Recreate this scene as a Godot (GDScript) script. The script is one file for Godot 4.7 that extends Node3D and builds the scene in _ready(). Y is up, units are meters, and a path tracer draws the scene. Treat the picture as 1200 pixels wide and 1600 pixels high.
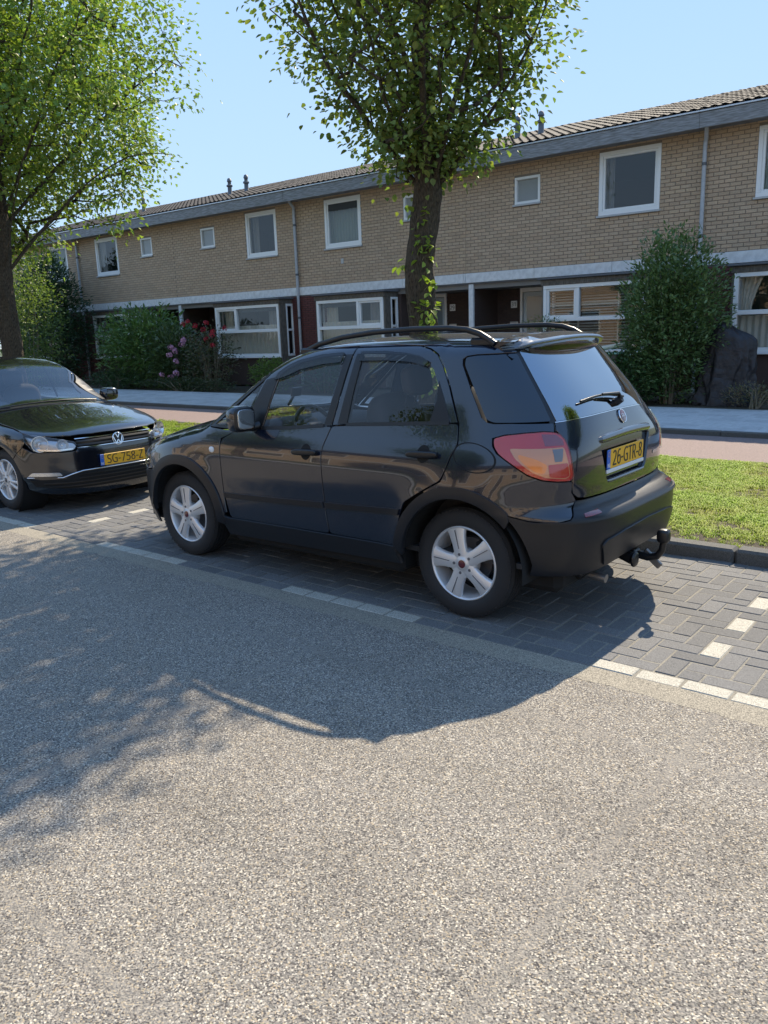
extends Node3D

var M := {}
var used := {}
var TX := {}
var rng := RandomNumberGenerator.new()


class MB:
	var v := PackedVector3Array()
	var n := PackedVector3Array()
	var c := PackedColorArray()
	var u := PackedVector2Array()
	var ix := PackedInt32Array()
	var tint := Color.WHITE

	func add(p: Vector3, nn: Vector3, t := Vector2.ZERO) -> int:
		v.append(p)
		n.append(nn)
		c.append(tint)
		u.append(t)
		return v.size() - 1

	func tri(a: int, b: int, d: int) -> void:
		var g := (v[b] - v[a]).cross(v[d] - v[a])
		if g.dot(n[a] + n[b] + n[d]) > 0.0:
			ix.append(a); ix.append(d); ix.append(b)
		else:
			ix.append(a); ix.append(b); ix.append(d)

	func quad(a: int, b: int, d: int, e: int) -> void:
		tri(a, b, d)
		tri(a, d, e)

	# convex polygon, corners counter-clockwise seen from outside
	func face(p: Array, uvs: Array = []) -> void:
		var nn := Vector3.ZERO
		for i in p.size():
			nn += (p[i] - p[0]).cross(p[(i + 1) % p.size()] - p[0])
		nn = nn.normalized()
		var f := v.size()
		for i in p.size():
			add(p[i], nn, uvs[i] if uvs else Vector2.ZERO)
		for i in range(1, p.size() - 1):
			tri(f, f + i, f + i + 1)

	func box(t: Transform3D, s: Vector3) -> void:
		var h := s * 0.5
		for a in 3:
			for sg in [-1.0, 1.0]:
				var p := []
				for q in [[-1, -1], [1, -1], [1, 1], [-1, 1]]:
					var w := Vector3.ZERO
					w[a] = sg * h[a]
					w[(a + 1) % 3] = q[0] * h[(a + 1) % 3] * sg
					w[(a + 2) % 3] = q[1] * h[(a + 2) % 3]
					p.append(t * w)
				face(p)

	# box from corner to corner
	func bb(x0: float, x1: float, y0: float, y1: float, z0: float, z1: float) -> void:
		box(Transform3D(Basis.IDENTITY, Vector3(x0 + x1, y0 + y1, z0 + z1) * 0.5), Vector3(absf(x1 - x0), absf(y1 - y0), absf(z1 - z0)))

	func cbb(x0: float, x1: float, y0: float, y1: float, z0: float, z1: float, b: float) -> void:
		cbox(Transform3D(Basis.IDENTITY, Vector3(x0 + x1, y0 + y1, z0 + z1) * 0.5), Vector3(absf(x1 - x0), absf(y1 - y0), absf(z1 - z0)), b)

	func cbox(t: Transform3D, s: Vector3, b: float) -> void:
		var h := s * 0.5
		b = minf(b, minf(h.x, minf(h.y, h.z)) * 0.9)
		var k := h - Vector3(b, b, b)
		for a in 3:
			var a1 := (a + 1) % 3
			var a2 := (a + 2) % 3
			for sg in [-1.0, 1.0]:
				var p := []
				for q in [[-1, -1], [1, -1], [1, 1], [-1, 1]]:
					var w := Vector3.ZERO
					w[a] = sg * h[a]
					w[a1] = q[0] * k[a1] * sg
					w[a2] = q[1] * k[a2]
					p.append(t * w)
				face(p)
			# edges along a2 between faces a and a1
			for s0 in [-1.0, 1.0]:
				for s1 in [-1.0, 1.0]:
					var e := []
					for q in [[0, -1], [1, -1], [1, 1], [0, 1]]:
						var w := Vector3.ZERO
						w[a] = s0 * (h[a] if q[0] == 0 else k[a])
						w[a1] = s1 * (k[a1] if q[0] == 0 else h[a1])
						w[a2] = q[1] * k[a2]
						e.append(t * w)
					var f := v.size()
					var nl := Vector3.ZERO
					nl[a] = s0
					nl[a1] = s1
					var nn := (t.basis * nl).normalized()
					for q in e:
						add(q, nn)
					quad(f, f + 1, f + 2, f + 3)
		for sx in [-1.0, 1.0]:
			for sy in [-1.0, 1.0]:
				for sz in [-1.0, 1.0]:
					var sgn := Vector3(sx, sy, sz)
					var nn := (t.basis * sgn).normalized()
					var f := v.size()
					for a in 3:
						var w := k * sgn
						w[a] = h[a] * sgn[a]
						add(t * w, nn)
					tri(f, f + 1, f + 2)

	func tube(path: Array, radii: Array, sides: int, caps := true) -> void:
		var first := v.size()
		var m := path.size()
		var up := Vector3.UP
		var ref := Vector3.ZERO
		for i in m:
			var d: Vector3 = (path[mini(i + 1, m - 1)] - path[maxi(i - 1, 0)]).normalized()
			if ref == Vector3.ZERO:
				ref = d.cross(up if absf(d.y) < 0.9 else Vector3.RIGHT).normalized()
			else:
				ref = (ref - d * ref.dot(d)).normalized()
			var o := d.cross(ref).normalized()
			for k in sides + 1:
				var a := TAU * k / sides
				var nn := ref * cos(a) + o * sin(a)
				add(path[i] + nn * float(radii[i]), nn, Vector2(float(k) / sides, float(i)))
		for i in m - 1:
			for k in sides:
				var a := first + i * (sides + 1) + k
				quad(a, a + 1, a + sides + 2, a + sides + 1)
		if caps:
			for e in [0, m - 1]:
				var d: Vector3 = (path[1] - path[0]).normalized() * -1.0 if e == 0 else (path[m - 1] - path[m - 2]).normalized()
				var ce := add(path[e], d)
				var f := v.size()
				for k in sides + 1:
					add(v[first + e * (sides + 1) + k], d)
				for k in sides:
					tri(ce, f + k, f + k + 1)

	# profile: Vector2(radius, height) round t's y axis; corners are split when sharp
	func lathe(t: Transform3D, prof: Array, sides: int, smooth := true) -> void:
		for i in prof.size() - 1:
			var a: Vector2 = prof[i]
			var b: Vector2 = prof[i + 1]
			var na := Vector2(b.y - a.y, a.x - b.x).normalized()
			var n0 := na
			var n1 := na
			if smooth:
				if i > 0:
					var p: Vector2 = prof[i - 1]
					var q := Vector2(a.y - p.y, p.x - a.x).normalized()
					if q.dot(na) > 0.6:
						n0 = (q + na).normalized()
				if i + 2 < prof.size():
					var p2: Vector2 = prof[i + 2]
					var q2 := Vector2(p2.y - b.y, b.x - p2.x).normalized()
					if q2.dot(na) > 0.6:
						n1 = (q2 + na).normalized()
			var f := v.size()
			for k in sides + 1:
				var an := TAU * k / sides
				var cs := Vector2(cos(an), sin(an))
				add(t * Vector3(a.x * cs.x, a.y, a.x * cs.y), (t.basis * Vector3(n0.x * cs.x, n0.y, n0.x * cs.y)).normalized())
				add(t * Vector3(b.x * cs.x, b.y, b.x * cs.y), (t.basis * Vector3(n1.x * cs.x, n1.y, n1.x * cs.y)).normalized())
			for k in sides:
				var o := f + k * 2
				quad(o, o + 1, o + 3, o + 2)

	# outline (Vector2 list, counter-clockwise) extruded along t's z from 0 to depth
	func prism(t: Transform3D, pts: PackedVector2Array, depth: float) -> void:
		var ti := Geometry2D.triangulate_polygon(pts)
		for e in 2:
			var nn := (t.basis * Vector3(0, 0, 1.0 if e == 1 else -1.0)).normalized() * (1.0 if depth > 0 else -1.0)
			var f := v.size()
			for p in pts:
				add(t * Vector3(p.x, p.y, depth * e), nn, p)
			for i in range(0, ti.size(), 3):
				tri(f + ti[i], f + ti[i + 1], f + ti[i + 2])
		var ccw := 1.0
		if Geometry2D.is_polygon_clockwise(pts):
			ccw = -1.0
		for i in pts.size():
			var a := pts[i]
			var b := pts[(i + 1) % pts.size()]
			var en := Vector2(b.y - a.y, a.x - b.x).normalized() * ccw
			var nn := (t.basis * Vector3(en.x, en.y, 0)).normalized()
			var f := v.size()
			add(t * Vector3(a.x, a.y, 0), nn)
			add(t * Vector3(b.x, b.y, 0), nn)
			add(t * Vector3(b.x, b.y, depth), nn)
			add(t * Vector3(a.x, a.y, depth), nn)
			quad(f, f + 1, f + 2, f + 3)

	func mesh() -> ArrayMesh:
		var a := []
		a.resize(Mesh.ARRAY_MAX)
		a[Mesh.ARRAY_VERTEX] = v
		a[Mesh.ARRAY_NORMAL] = n
		a[Mesh.ARRAY_COLOR] = c
		a[Mesh.ARRAY_TEX_UV] = u
		a[Mesh.ARRAY_INDEX] = ix
		var m := ArrayMesh.new()
		m.add_surface_from_arrays(Mesh.PRIMITIVE_TRIANGLES, a)
		return m


# ---------- names, tags, nodes
func numbered(parent: Node, called: String) -> String:
	var k := str(parent.get_instance_id()) + called
	var i: int = used.get(k, 0)
	used[k] = i + 1
	return called if i == 0 else "%s_%03d" % [called, i]


func gpos(o: Node) -> Vector3:
	var p := Vector3.ZERO
	while o != self:
		p += (o as Node3D).position
		o = o.get_parent()
	return p


func tag(o: Node, label: String, category := "", group := "", kind := "") -> void:
	if label: o.set_meta("label", label)
	if category: o.set_meta("category", category)
	if group: o.set_meta("group", group)
	if kind: o.set_meta("kind", kind)


func thing(called: String, base: Vector3, label: String, category: String, group := "") -> Node3D:
	var o := Node3D.new()
	o.name = numbered(self, called)
	o.position = base
	add_child(o)
	tag(o, label, category, group)
	return o


# a mesh whose corners are given in the axes of the scene, as part of parent
func part(parent: Node, called: String, mb: MB, m: Material) -> MeshInstance3D:
	return put(parent, called, mb.mesh(), m, Transform3D.IDENTITY)


func put(parent: Node, called: String, mesh: Mesh, m: Material, t: Transform3D) -> MeshInstance3D:
	var o := MeshInstance3D.new()
	o.name = numbered(parent, called)
	o.mesh = mesh
	o.material_override = m
	o.transform = t
	if parent != self:
		o.position -= gpos(parent)
	parent.add_child(o)
	return o


func group_node(parent: Node, called: String) -> Node3D:
	var o := Node3D.new()
	o.name = numbered(parent, called)
	parent.add_child(o)
	return o


func struct(called: String, mb: MB, m: Material) -> MeshInstance3D:
	var o := part(self, called, mb, m)
	o.set_meta("kind", "structure")
	return o


func many(parent: Node, called: String, mesh: Mesh, m: Material, at: Array, tints: Array = [], stuff := true) -> MultiMeshInstance3D:
	var mm := MultiMesh.new()
	mm.transform_format = MultiMesh.TRANSFORM_3D
	mm.use_colors = tints.size() > 0
	mm.mesh = mesh
	mm.instance_count = at.size()
	var off := Vector3.ZERO if parent == self else gpos(parent)
	for i in at.size():
		var t: Transform3D = at[i]
		t.origin -= off
		mm.set_instance_transform(i, t)
		if tints:
			mm.set_instance_color(i, tints[i])
	var o := MultiMeshInstance3D.new()
	o.name = numbered(parent, called)
	o.multimesh = mm
	o.material_override = m
	parent.add_child(o)
	if stuff:
		o.set_meta("kind", "stuff")
	return o


func at(x: float, y: float, z: float, turn := 0.0) -> Transform3D:
	return Transform3D(Basis(Vector3.UP, turn), Vector3(x, y, z))


# ---------- materials
func lin(r: float, g: float, b: float) -> Color:
	return Color(r, g, b).linear_to_srgb()


func noise_tex(key: String, type: int, freq: float, size: int, stops: Array, opts := {}) -> NoiseTexture2D:
	if TX.has(key):
		return TX[key]
	var f := FastNoiseLite.new()
	f.noise_type = type
	f.frequency = freq
	f.seed = hash(key) % 10000
	f.fractal_octaves = opts.get("oct", 4)
	f.fractal_type = opts.get("fractal", FastNoiseLite.FRACTAL_FBM)
	if opts.has("ret"): f.cellular_return_type = opts.ret
	f.cellular_jitter = opts.get("jitter", 1.0)
	var t := NoiseTexture2D.new()
	t.width = size
	t.height = opts.get("h", size)
	t.seamless = opts.get("seamless", true)
	t.seamless_blend_skirt = 0.06
	t.generate_mipmaps = false
	if opts.has("normal"):
		t.as_normal_map = true
		t.bump_strength = opts.normal
	if stops:
		var g := Gradient.new()
		var of := PackedFloat32Array()
		var co := PackedColorArray()
		for s in stops:
			of.append(s[0])
			co.append(s[1])
		g.offsets = of
		g.colors = co
		if opts.get("steps", false):
			g.interpolation_mode = Gradient.GRADIENT_INTERPOLATE_CONSTANT
		t.color_ramp = g
	t.noise = f
	TX[key] = t
	return t


func mat(key: String, c: Color, rough := 0.6, opts := {}) -> StandardMaterial3D:
	var m := StandardMaterial3D.new()
	m.resource_name = key
	m.albedo_color = c
	m.roughness = rough
	m.metallic = opts.get("metal", 0.0)
	m.metallic_specular = opts.get("spec", 0.5)
	m.vertex_color_use_as_albedo = opts.get("vc", false)
	if opts.has("tex"):
		m.albedo_texture = opts.tex
	if opts.has("bump"):
		m.heightmap_enabled = true
		m.heightmap_texture = opts.bump
		m.heightmap_scale = opts.get("bump_cm", 0.3)
	if opts.has("rtex"):
		m.roughness_texture = opts.rtex
	if opts.has("scale"):
		m.uv1_triplanar = true
		m.uv1_world_triplanar = opts.get("world", true)
		var s = opts.scale
		m.uv1_scale = s if s is Vector3 else Vector3(1.0 / s, 1.0 / s, 1.0 / s)
	if opts.has("back"):
		m.backlight_enabled = true
		m.backlight = opts.back
		m.cull_mode = BaseMaterial3D.CULL_DISABLED
	if opts.has("alpha"):
		m.transparency = BaseMaterial3D.TRANSPARENCY_ALPHA
		m.albedo_color.a = opts.alpha
	if opts.has("coat"):
		m.clearcoat_enabled = true
		m.clearcoat = opts.coat
		m.clearcoat_roughness = opts.get("coat_rough", 0.02)
	M[key] = m
	return m


func grey(a: float, b: float) -> Array:
	return [[0.0, Color(a, a, a)], [1.0, Color(b, b, b)]]


func make_materials() -> void:
	var S := FastNoiseLite.TYPE_SIMPLEX_SMOOTH
	var C := FastNoiseLite.TYPE_CELLULAR
	var cell := {"ret": FastNoiseLite.RETURN_CELL_VALUE, "fractal": FastNoiseLite.FRACTAL_NONE, "steps": true}
	var chips := noise_tex("asphalt", C, 0.2, 2048, [[0.0, lin(0.085, 0.078, 0.072)], [0.14, lin(0.155, 0.142, 0.126)], [0.30, lin(0.205, 0.187, 0.163)], [0.48, lin(0.25, 0.228, 0.196)], [0.64, lin(0.285, 0.256, 0.216)], [0.78, lin(0.345, 0.287, 0.205)], [0.87, lin(0.41, 0.373, 0.315)], [0.95, lin(0.55, 0.50, 0.41)]], cell)
	var pits := noise_tex("asphalt_relief", C, 0.2, 2048, [], {"ret": FastNoiseLite.RETURN_CELL_VALUE, "fractal": FastNoiseLite.FRACTAL_NONE})
	mat("asphalt", Color.WHITE, 0.85, {"tex": chips, "bump": pits, "bump_cm": 0.3, "scale": 1.95, "vc": true, "spec": 0.35})
	var fine := noise_tex("grit", C, 0.35, 1024, [[0.0, Color(0.62, 0.62, 0.62)], [0.3, Color(0.8, 0.8, 0.8)], [0.6, Color(0.9, 0.9, 0.9)], [0.85, Color(1, 1, 1)]], cell)
	var soft := noise_tex("soft", S, 0.012, 512, [[0.0, Color(0.6, 0.6, 0.6)], [1.0, Color(1, 1, 1)]])
	var faint := noise_tex("faint", S, 0.02, 512, [[0.0, Color(0.88, 0.88, 0.88)], [1.0, Color(1, 1, 1)]])
	var gritb := noise_tex("grit_relief", S, 0.25, 512, grey(0, 1), {"oct": 3})
	mat("gutter", lin(0.40, 0.355, 0.275), 0.9, {"tex": fine, "scale": 1.2, "bump": gritb, "bump_cm": 0.15})
	for i in 5:
		var k: float = [1.0, 0.9, 1.1, 0.95, 1.15][i]
		mat("paver%d" % i, lin(0.20 * k, 0.196 * k, 0.19 * k), 0.88, {"tex": fine, "scale": 0.6, "bump": gritb, "bump_cm": 0.15})
	mat("paver_sand", lin(0.34, 0.31, 0.25), 0.95, {"tex": fine, "scale": 0.7})
	mat("paver_white", lin(0.62, 0.58, 0.48), 0.85, {"tex": fine, "scale": 0.8, "bump": gritb, "bump_cm": 0.1})
	mat("kerb", lin(0.16, 0.155, 0.14), 0.9, {"tex": fine, "scale": 0.7, "bump": gritb, "bump_cm": 0.3})
	mat("soil", lin(0.14, 0.11, 0.07), 0.95, {"tex": noise_tex("soilt", S, 0.05, 512, [[0.0, Color(0.5, 0.5, 0.5)], [1.0, Color(1, 1, 1)]]), "scale": 1.5, "bump": gritb, "bump_cm": 2.0})
	mat("red_path", lin(0.31, 0.225, 0.205), 0.9, {"tex": fine, "scale": 1.1, "bump": gritb, "bump_cm": 0.15})
	mat("slab", lin(0.52, 0.52, 0.51), 0.88, {"tex": faint, "scale": 1.3, "bump": gritb, "bump_cm": 0.1})
	mat("slab_dark", lin(0.46, 0.46, 0.455), 0.88, {"tex": faint, "scale": 1.7, "bump": gritb, "bump_cm": 0.1})
	mat("far_ground", lin(0.09, 0.12, 0.04), 0.95, {"tex": soft, "scale": 4.0})
	# houses
	var bt := noise_tex("brickt", S, 0.05, 512, [[0.0, Color(0.82, 0.80, 0.78)], [0.5, Color(0.95, 0.94, 0.93)], [1.0, Color(1, 1, 1)]])
	mat("brick_yellow", lin(0.585, 0.44, 0.305), 0.85, {"tex": bt, "scale": 0.6, "vc": true, "bump": gritb, "bump_cm": 0.25})
	for i in 5:
		var k: Color = [Color(1, 1, 1), Color(0.94, 0.92, 0.9), Color(1.05, 1.04, 1.0), Color(0.97, 0.94, 0.9), Color(0.9, 0.885, 0.87)][i]
		mat("brick%d" % i, lin(0.585 * k.r, 0.44 * k.g, 0.305 * k.b), 0.85, {"tex": bt, "scale": 0.6, "bump": gritb, "bump_cm": 0.25})
	mat("mortar", lin(0.27, 0.23, 0.19), 0.95, {"tex": bt, "scale": 0.5})
	mat("brick_red", lin(0.16, 0.055, 0.05), 0.85, {"tex": bt, "scale": 0.6, "vc": true, "bump": gritb, "bump_cm": 0.25})
	mat("brick_dark", lin(0.085, 0.055, 0.045), 0.85, {"tex": bt, "scale": 0.6, "vc": true, "bump": gritb, "bump_cm": 0.25})
	mat("mortar_dark", lin(0.05, 0.042, 0.04), 0.95)
	mat("white_paint", lin(0.80, 0.80, 0.79), 0.45, {"tex": faint, "scale": 1.6})
	mat("white_frame", lin(0.82, 0.82, 0.80), 0.35)
	mat("sill", lin(0.48, 0.48, 0.47), 0.7)
	var wood := noise_tex("woodt", S, 0.02, 512, [[0.0, Color(0.62, 0.6, 0.58)], [1.0, Color(1, 1, 1)]], {"oct": 5})
	mat("fascia", lin(0.36, 0.37, 0.38), 0.7, {"tex": wood, "scale": Vector3(0.3, 3.0, 3.0), "bump": wood, "bump_cm": 0.2})
	mat("grey_wood", lin(0.21, 0.185, 0.155), 0.8, {"tex": wood, "scale": Vector3(2.0, 0.4, 2.0), "bump": wood, "bump_cm": 0.2})
	mat("zinc", lin(0.62, 0.63, 0.65), 0.4, {"metal": 0.6})
	mat("pipe", lin(0.50, 0.52, 0.54), 0.4, {"tex": faint, "scale": 1.0})
	mat("roof_tile", lin(0.035, 0.032, 0.032), 0.85, {"tex": bt, "scale": 0.7, "bump": gritb, "bump_cm": 0.3})
	mat("roof_under", lin(0.05, 0.045, 0.04), 0.9)
	mat("lead", lin(0.12, 0.125, 0.135), 0.6)
	mat("pane", lin(0.02, 0.03, 0.03), 0.02, {"alpha": 0.2, "spec": 0.7, "coat": 1.0})
	mat("pane_frosted", lin(0.42, 0.44, 0.44), 0.12, {"alpha": 0.75})
	mat("curtain", lin(0.70, 0.66, 0.55), 0.95, {"back": lin(0.3, 0.3, 0.26)})
	mat("curtain_green", lin(0.30, 0.36, 0.31), 0.95, {"back": lin(0.2, 0.22, 0.2)})
	mat("curtain_grey", lin(0.36, 0.36, 0.35), 0.95, {"back": lin(0.2, 0.2, 0.2)})
	mat("slat", lin(0.46, 0.47, 0.42), 0.5)
	mat("roller", lin(0.05, 0.055, 0.06), 0.8)
	mat("room", lin(0.22, 0.20, 0.18), 0.9)
	mat("door", lin(0.48, 0.55, 0.58), 0.4)
	mat("door_glass", lin(0.30, 0.36, 0.38), 0.08, {"alpha": 0.7})
	mat("tile_white", lin(0.8, 0.8, 0.78), 0.3)
	mat("ink", lin(0.02, 0.02, 0.02), 0.6)
	# plants
	var bark := noise_tex("barkt", S, 0.03, 512, [[0.0, Color(0.35, 0.33, 0.3)], [0.55, Color(0.8, 0.78, 0.75)], [1.0, Color(1, 1, 1)]], {"oct": 5})
	mat("bark", lin(0.13, 0.105, 0.075), 0.95, {"tex": bark, "scale": Vector3(4.0, 0.9, 4.0), "bump": bark, "bump_cm": 3.0, "vc": true})
	mat("leaf", Color.WHITE, 0.5, {"vc": true, "back": lin(0.75, 0.85, 0.35), "spec": 0.4})
	mat("leaf_dull", Color.WHITE, 0.38, {"vc": true, "back": lin(0.5, 0.6, 0.25), "spec": 0.5})
	mat("grass", Color.WHITE, 0.6, {"vc": true, "back": lin(0.75, 0.9, 0.3), "spec": 0.3})
	mat("petal", Color.WHITE, 0.6, {"vc": true, "back": lin(0.5, 0.4, 0.4)})
	mat("tarp", lin(0.018, 0.015, 0.017), 0.5, {"bump": noise_tex("tarpt", S, 0.01, 512, grey(0, 1), {"oct": 5}), "bump_cm": 2.5, "scale": 1.2})
	mat("stem", lin(0.2, 0.17, 0.12), 0.9)


func _ready() -> void:
	# camera: a hand-held phone at eye height in the road, turned towards the parked car
	var yaw := deg_to_rad(39.151)
	var pitch := deg_to_rad(12.701)
	var roll := deg_to_rad(-1.922)
	var fw := Vector3(-sin(yaw) * cos(pitch), -sin(pitch), -cos(yaw) * cos(pitch))
	var r0 := Vector3(cos(yaw), 0, -sin(yaw))
	var u0 := r0.cross(fw)
	var cam := Camera3D.new()
	cam.name = "camera"
	cam.fov = rad_to_deg(2.0 * atan(800.0 / 1258.587))
	cam.far = 600.0
	cam.near = 0.05
	cam.transform = Transform3D(Basis(r0 * cos(roll) + u0 * sin(roll), u0 * cos(roll) - r0 * sin(roll), -fw), Vector3(0, 1.646, 0))
	add_child(cam)
	cam.current = true

	var env := Environment.new()
	env.background_mode = Environment.BG_SKY
	var sm := ProceduralSkyMaterial.new()
	sm.sky_top_color = lin(0.13, 0.25, 0.49)
	sm.sky_horizon_color = lin(0.285, 0.39, 0.50)
	sm.sky_curve = 0.4
	sm.ground_horizon_color = lin(0.40, 0.42, 0.40)
	sm.ground_bottom_color = lin(0.18, 0.17, 0.15)
	sm.sun_angle_max = 30.0
	sm.sun_curve = 0.12
	sm.energy_multiplier = 1.0
	var sky := Sky.new()
	sky.sky_material = sm
	env.sky = sky
	env.tonemap_mode = Environment.TONE_MAPPER_LINEAR
	env.tonemap_exposure = 2.3
	env.sdfgi_enabled = true
	env.ssao_enabled = true
	env.ssil_enabled = true
	var we := WorldEnvironment.new()
	we.name = "world_environment"
	we.environment = env
	add_child(we)

	var sun := DirectionalLight3D.new()
	sun.name = "sun"
	sun.light_energy = 1.2
	sun.light_color = Color(1.0, 0.94, 0.84)
	sun.light_angular_distance = 0.55
	sun.shadow_enabled = true
	add_child(sun)
	sun.look_at_from_position(Vector3.ZERO, Vector3(0.2, -1.0, 1.035), Vector3.UP)

	make_materials()
	ground()
	houses()
	plants()
	hatchback()
	compact_car()
	garden_things()


# ---------- the street
const PU := 0.1075

func sheet(x0: float, x1: float, z0: float, z1: float, y: float, step: float, tone: Callable) -> MB:
	var b := MB.new()
	var nx := maxi(1, int(ceil((x1 - x0) / step)))
	var nz := maxi(1, int(ceil((z1 - z0) / step)))
	for j in nz + 1:
		for i in nx + 1:
			var p := Vector3(lerpf(x0, x1, float(i) / nx), y, lerpf(z0, z1, float(j) / nz))
			b.tint = tone.call(p)
			b.add(p, Vector3.UP)
	for j in nz:
		for i in nx:
			var a := j * (nx + 1) + i
			b.quad(a, a + 1, a + nx + 2, a + nx + 1)
	return b


func ground() -> void:
	var plain := func(_p): return Color.WHITE
	struct("ground", sheet(-250, 250, -250, 250, -0.06, 100, plain), M.far_ground)
	var f := FastNoiseLite.new()
	f.seed = 5
	f.frequency = 0.55
	f.fractal_octaves = 4
	var g := FastNoiseLite.new()
	g.seed = 9
	g.frequency = 2.6
	g.fractal_octaves = 3
	var worn := func(p: Vector3):
		var k := 1.0 + 0.2 * f.get_noise_2d(p.x * 0.5, p.z * 1.8) + 0.12 * g.get_noise_2d(p.x, p.z)
		return Color(k, k * 0.995, k * 0.985)
	struct("road", sheet(-12, 6, -3.335, 3.6, 0.0, 0.14, worn), M.asphalt)
	struct("road", sheet(-70, -12, -3.335, 3.6, 0.0, 3.0, plain), M.asphalt)
	struct("road", sheet(6, 40, -3.335, 3.6, 0.0, 3.0, plain), M.asphalt)
	# gutter: a smooth strip with a crumbling edge along the asphalt
	var gb := MB.new()
	var px := -14.0
	var prev := -3.33
	while px < 8.0:
		var nx := px + 0.06
		var e := -3.325 + 0.022 * g.get_noise_2d(nx * 3.0, 4.0) + 0.012 * g.get_noise_2d(nx * 11.0, 9.0)
		var a := gb.add(Vector3(px, 0.004, -3.484), Vector3.UP)
		gb.add(Vector3(nx, 0.004, -3.484), Vector3.UP)
		gb.add(Vector3(nx, 0.0008, e), Vector3.UP)
		gb.add(Vector3(px, 0.0008, prev), Vector3.UP)
		gb.quad(a, a + 1, a + 2, a + 3)
		prev = e
		px = nx
	struct("gutter", gb, M.gutter)
	parking_bay()
	# kerb of the verge: separate stones
	var kerb := Node3D.new()
	kerb.name = "kerb"
	kerb.position = Vector3(0, 0, -5.7)
	add_child(kerb)
	kerb.set_meta("kind", "structure")
	var kb := MB.new()
	kb.cbb(-0.496, 0.496, -0.1, 0.1, -0.075, 0.075, 0.018)
	var km := kb.mesh()
	for i in 34:
		var o := put(kerb, "kerb_stone", km, M.kerb, at(-26.0 + i, 0.0 + rng.randf_range(-0.004, 0.004), -5.705 + rng.randf_range(-0.003, 0.003)))
	# verge, falling a little towards the cycle path
	var vb := sheet(-40, 8, -9.95, -5.78, 0.0, 0.2, plain)
	for i in vb.v.size():
		var p := vb.v[i]
		vb.v[i].y = verge_y(p.z) + 0.02 * f.get_noise_2d(p.x * 2.0, p.z * 2.0) * smoothstep(0.0, 0.3, minf(p.z + 9.95, -5.78 - p.z))
	struct("verge_soil", vb, M.soil)
	grass()
	# cycle path and its shade-side kerb
	struct("cycle_path", sheet(-60, 20, -12.06, -9.95, -0.006, 3.0, plain), M.red_path)
	var eb := MB.new()
	eb.cbb(-60, 20, -0.15, 0.002, -9.99, -9.92, 0.01)
	struct("path_edging", eb, M.kerb)
	var sk := Node3D.new()
	sk.name = "pavement_kerb"
	sk.position = Vector3(0, 0, -12.1)
	add_child(sk)
	sk.set_meta("kind", "structure")
	var kb2 := MB.new()
	kb2.cbb(-0.497, 0.497, -0.1, 0.068, -0.06, 0.06, 0.012)
	var km2 := kb2.mesh()
	for i in 36:
		put(sk, "kerb_stone", km2, M.kerb, at(-31.0 + i, 0, -12.1))
	# pavement of 30 cm slabs
	var pv := Node3D.new()
	pv.name = "pavement"
	pv.position = Vector3(0, 0.04, -13.8)
	add_child(pv)
	pv.set_meta("kind", "structure")
	var bed := sheet(-60, 20, -15.42, -12.16, 0.048, 4.0, plain)
	part(pv, "pavement_bed", bed, M.paver_sand)
	var sb := MB.new()
	sb.cbb(-0.1475, 0.1475, -0.04, 0.0, -0.1475, 0.1475, 0.004)
	var sm := sb.mesh()
	var near: Array = []
	var far: Array = []
	var row := 0
	var z := -12.31
	while z > -15.3:
		var x := -34.0 + (0.15 if row % 2 else 0.0)
		while x < 2.0:
			var t := at(x, 0.064 + rng.randf_range(-0.0015, 0.0015), z)
			if x > -8.2 and x < -2.0 and near.size() < 200:
				near.append(t)
			else:
				far.append(t)
			x += 0.3
		z -= 0.3
		row += 1
	for t in near:
		put(pv, "slab", sm, M.slab if rng.randf() < 0.6 else M.slab_dark, t)
	var tn: Array = []
	for t in far:
		var k := rng.randf_range(0.82, 1.05)
		tn.append(Color(k, k, k))
	var ms = M.slab.duplicate()
	ms.vertex_color_use_as_albedo = true
	many(pv, "slab_field", sm, ms, far, tn)
	struct("garden_soil", sheet(-60, 20, -18.2, -15.42, 0.05, 4.0, plain), M.soil)
	# opposite side of the road, behind the viewer
	var ok := MB.new()
	ok.cbb(-60, 30, -0.05, 0.12, 3.6, 3.75, 0.015)
	struct("kerb_opposite", ok, M.kerb)
	struct("pavement_opposite", sheet(-60, 30, 3.75, 7.0, 0.11, 4.0, plain), M.slab)
	struct("lawn_opposite", sheet(-60, 30, 7.0, 14.2, 0.10, 4.0, plain), M.far_ground)


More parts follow.
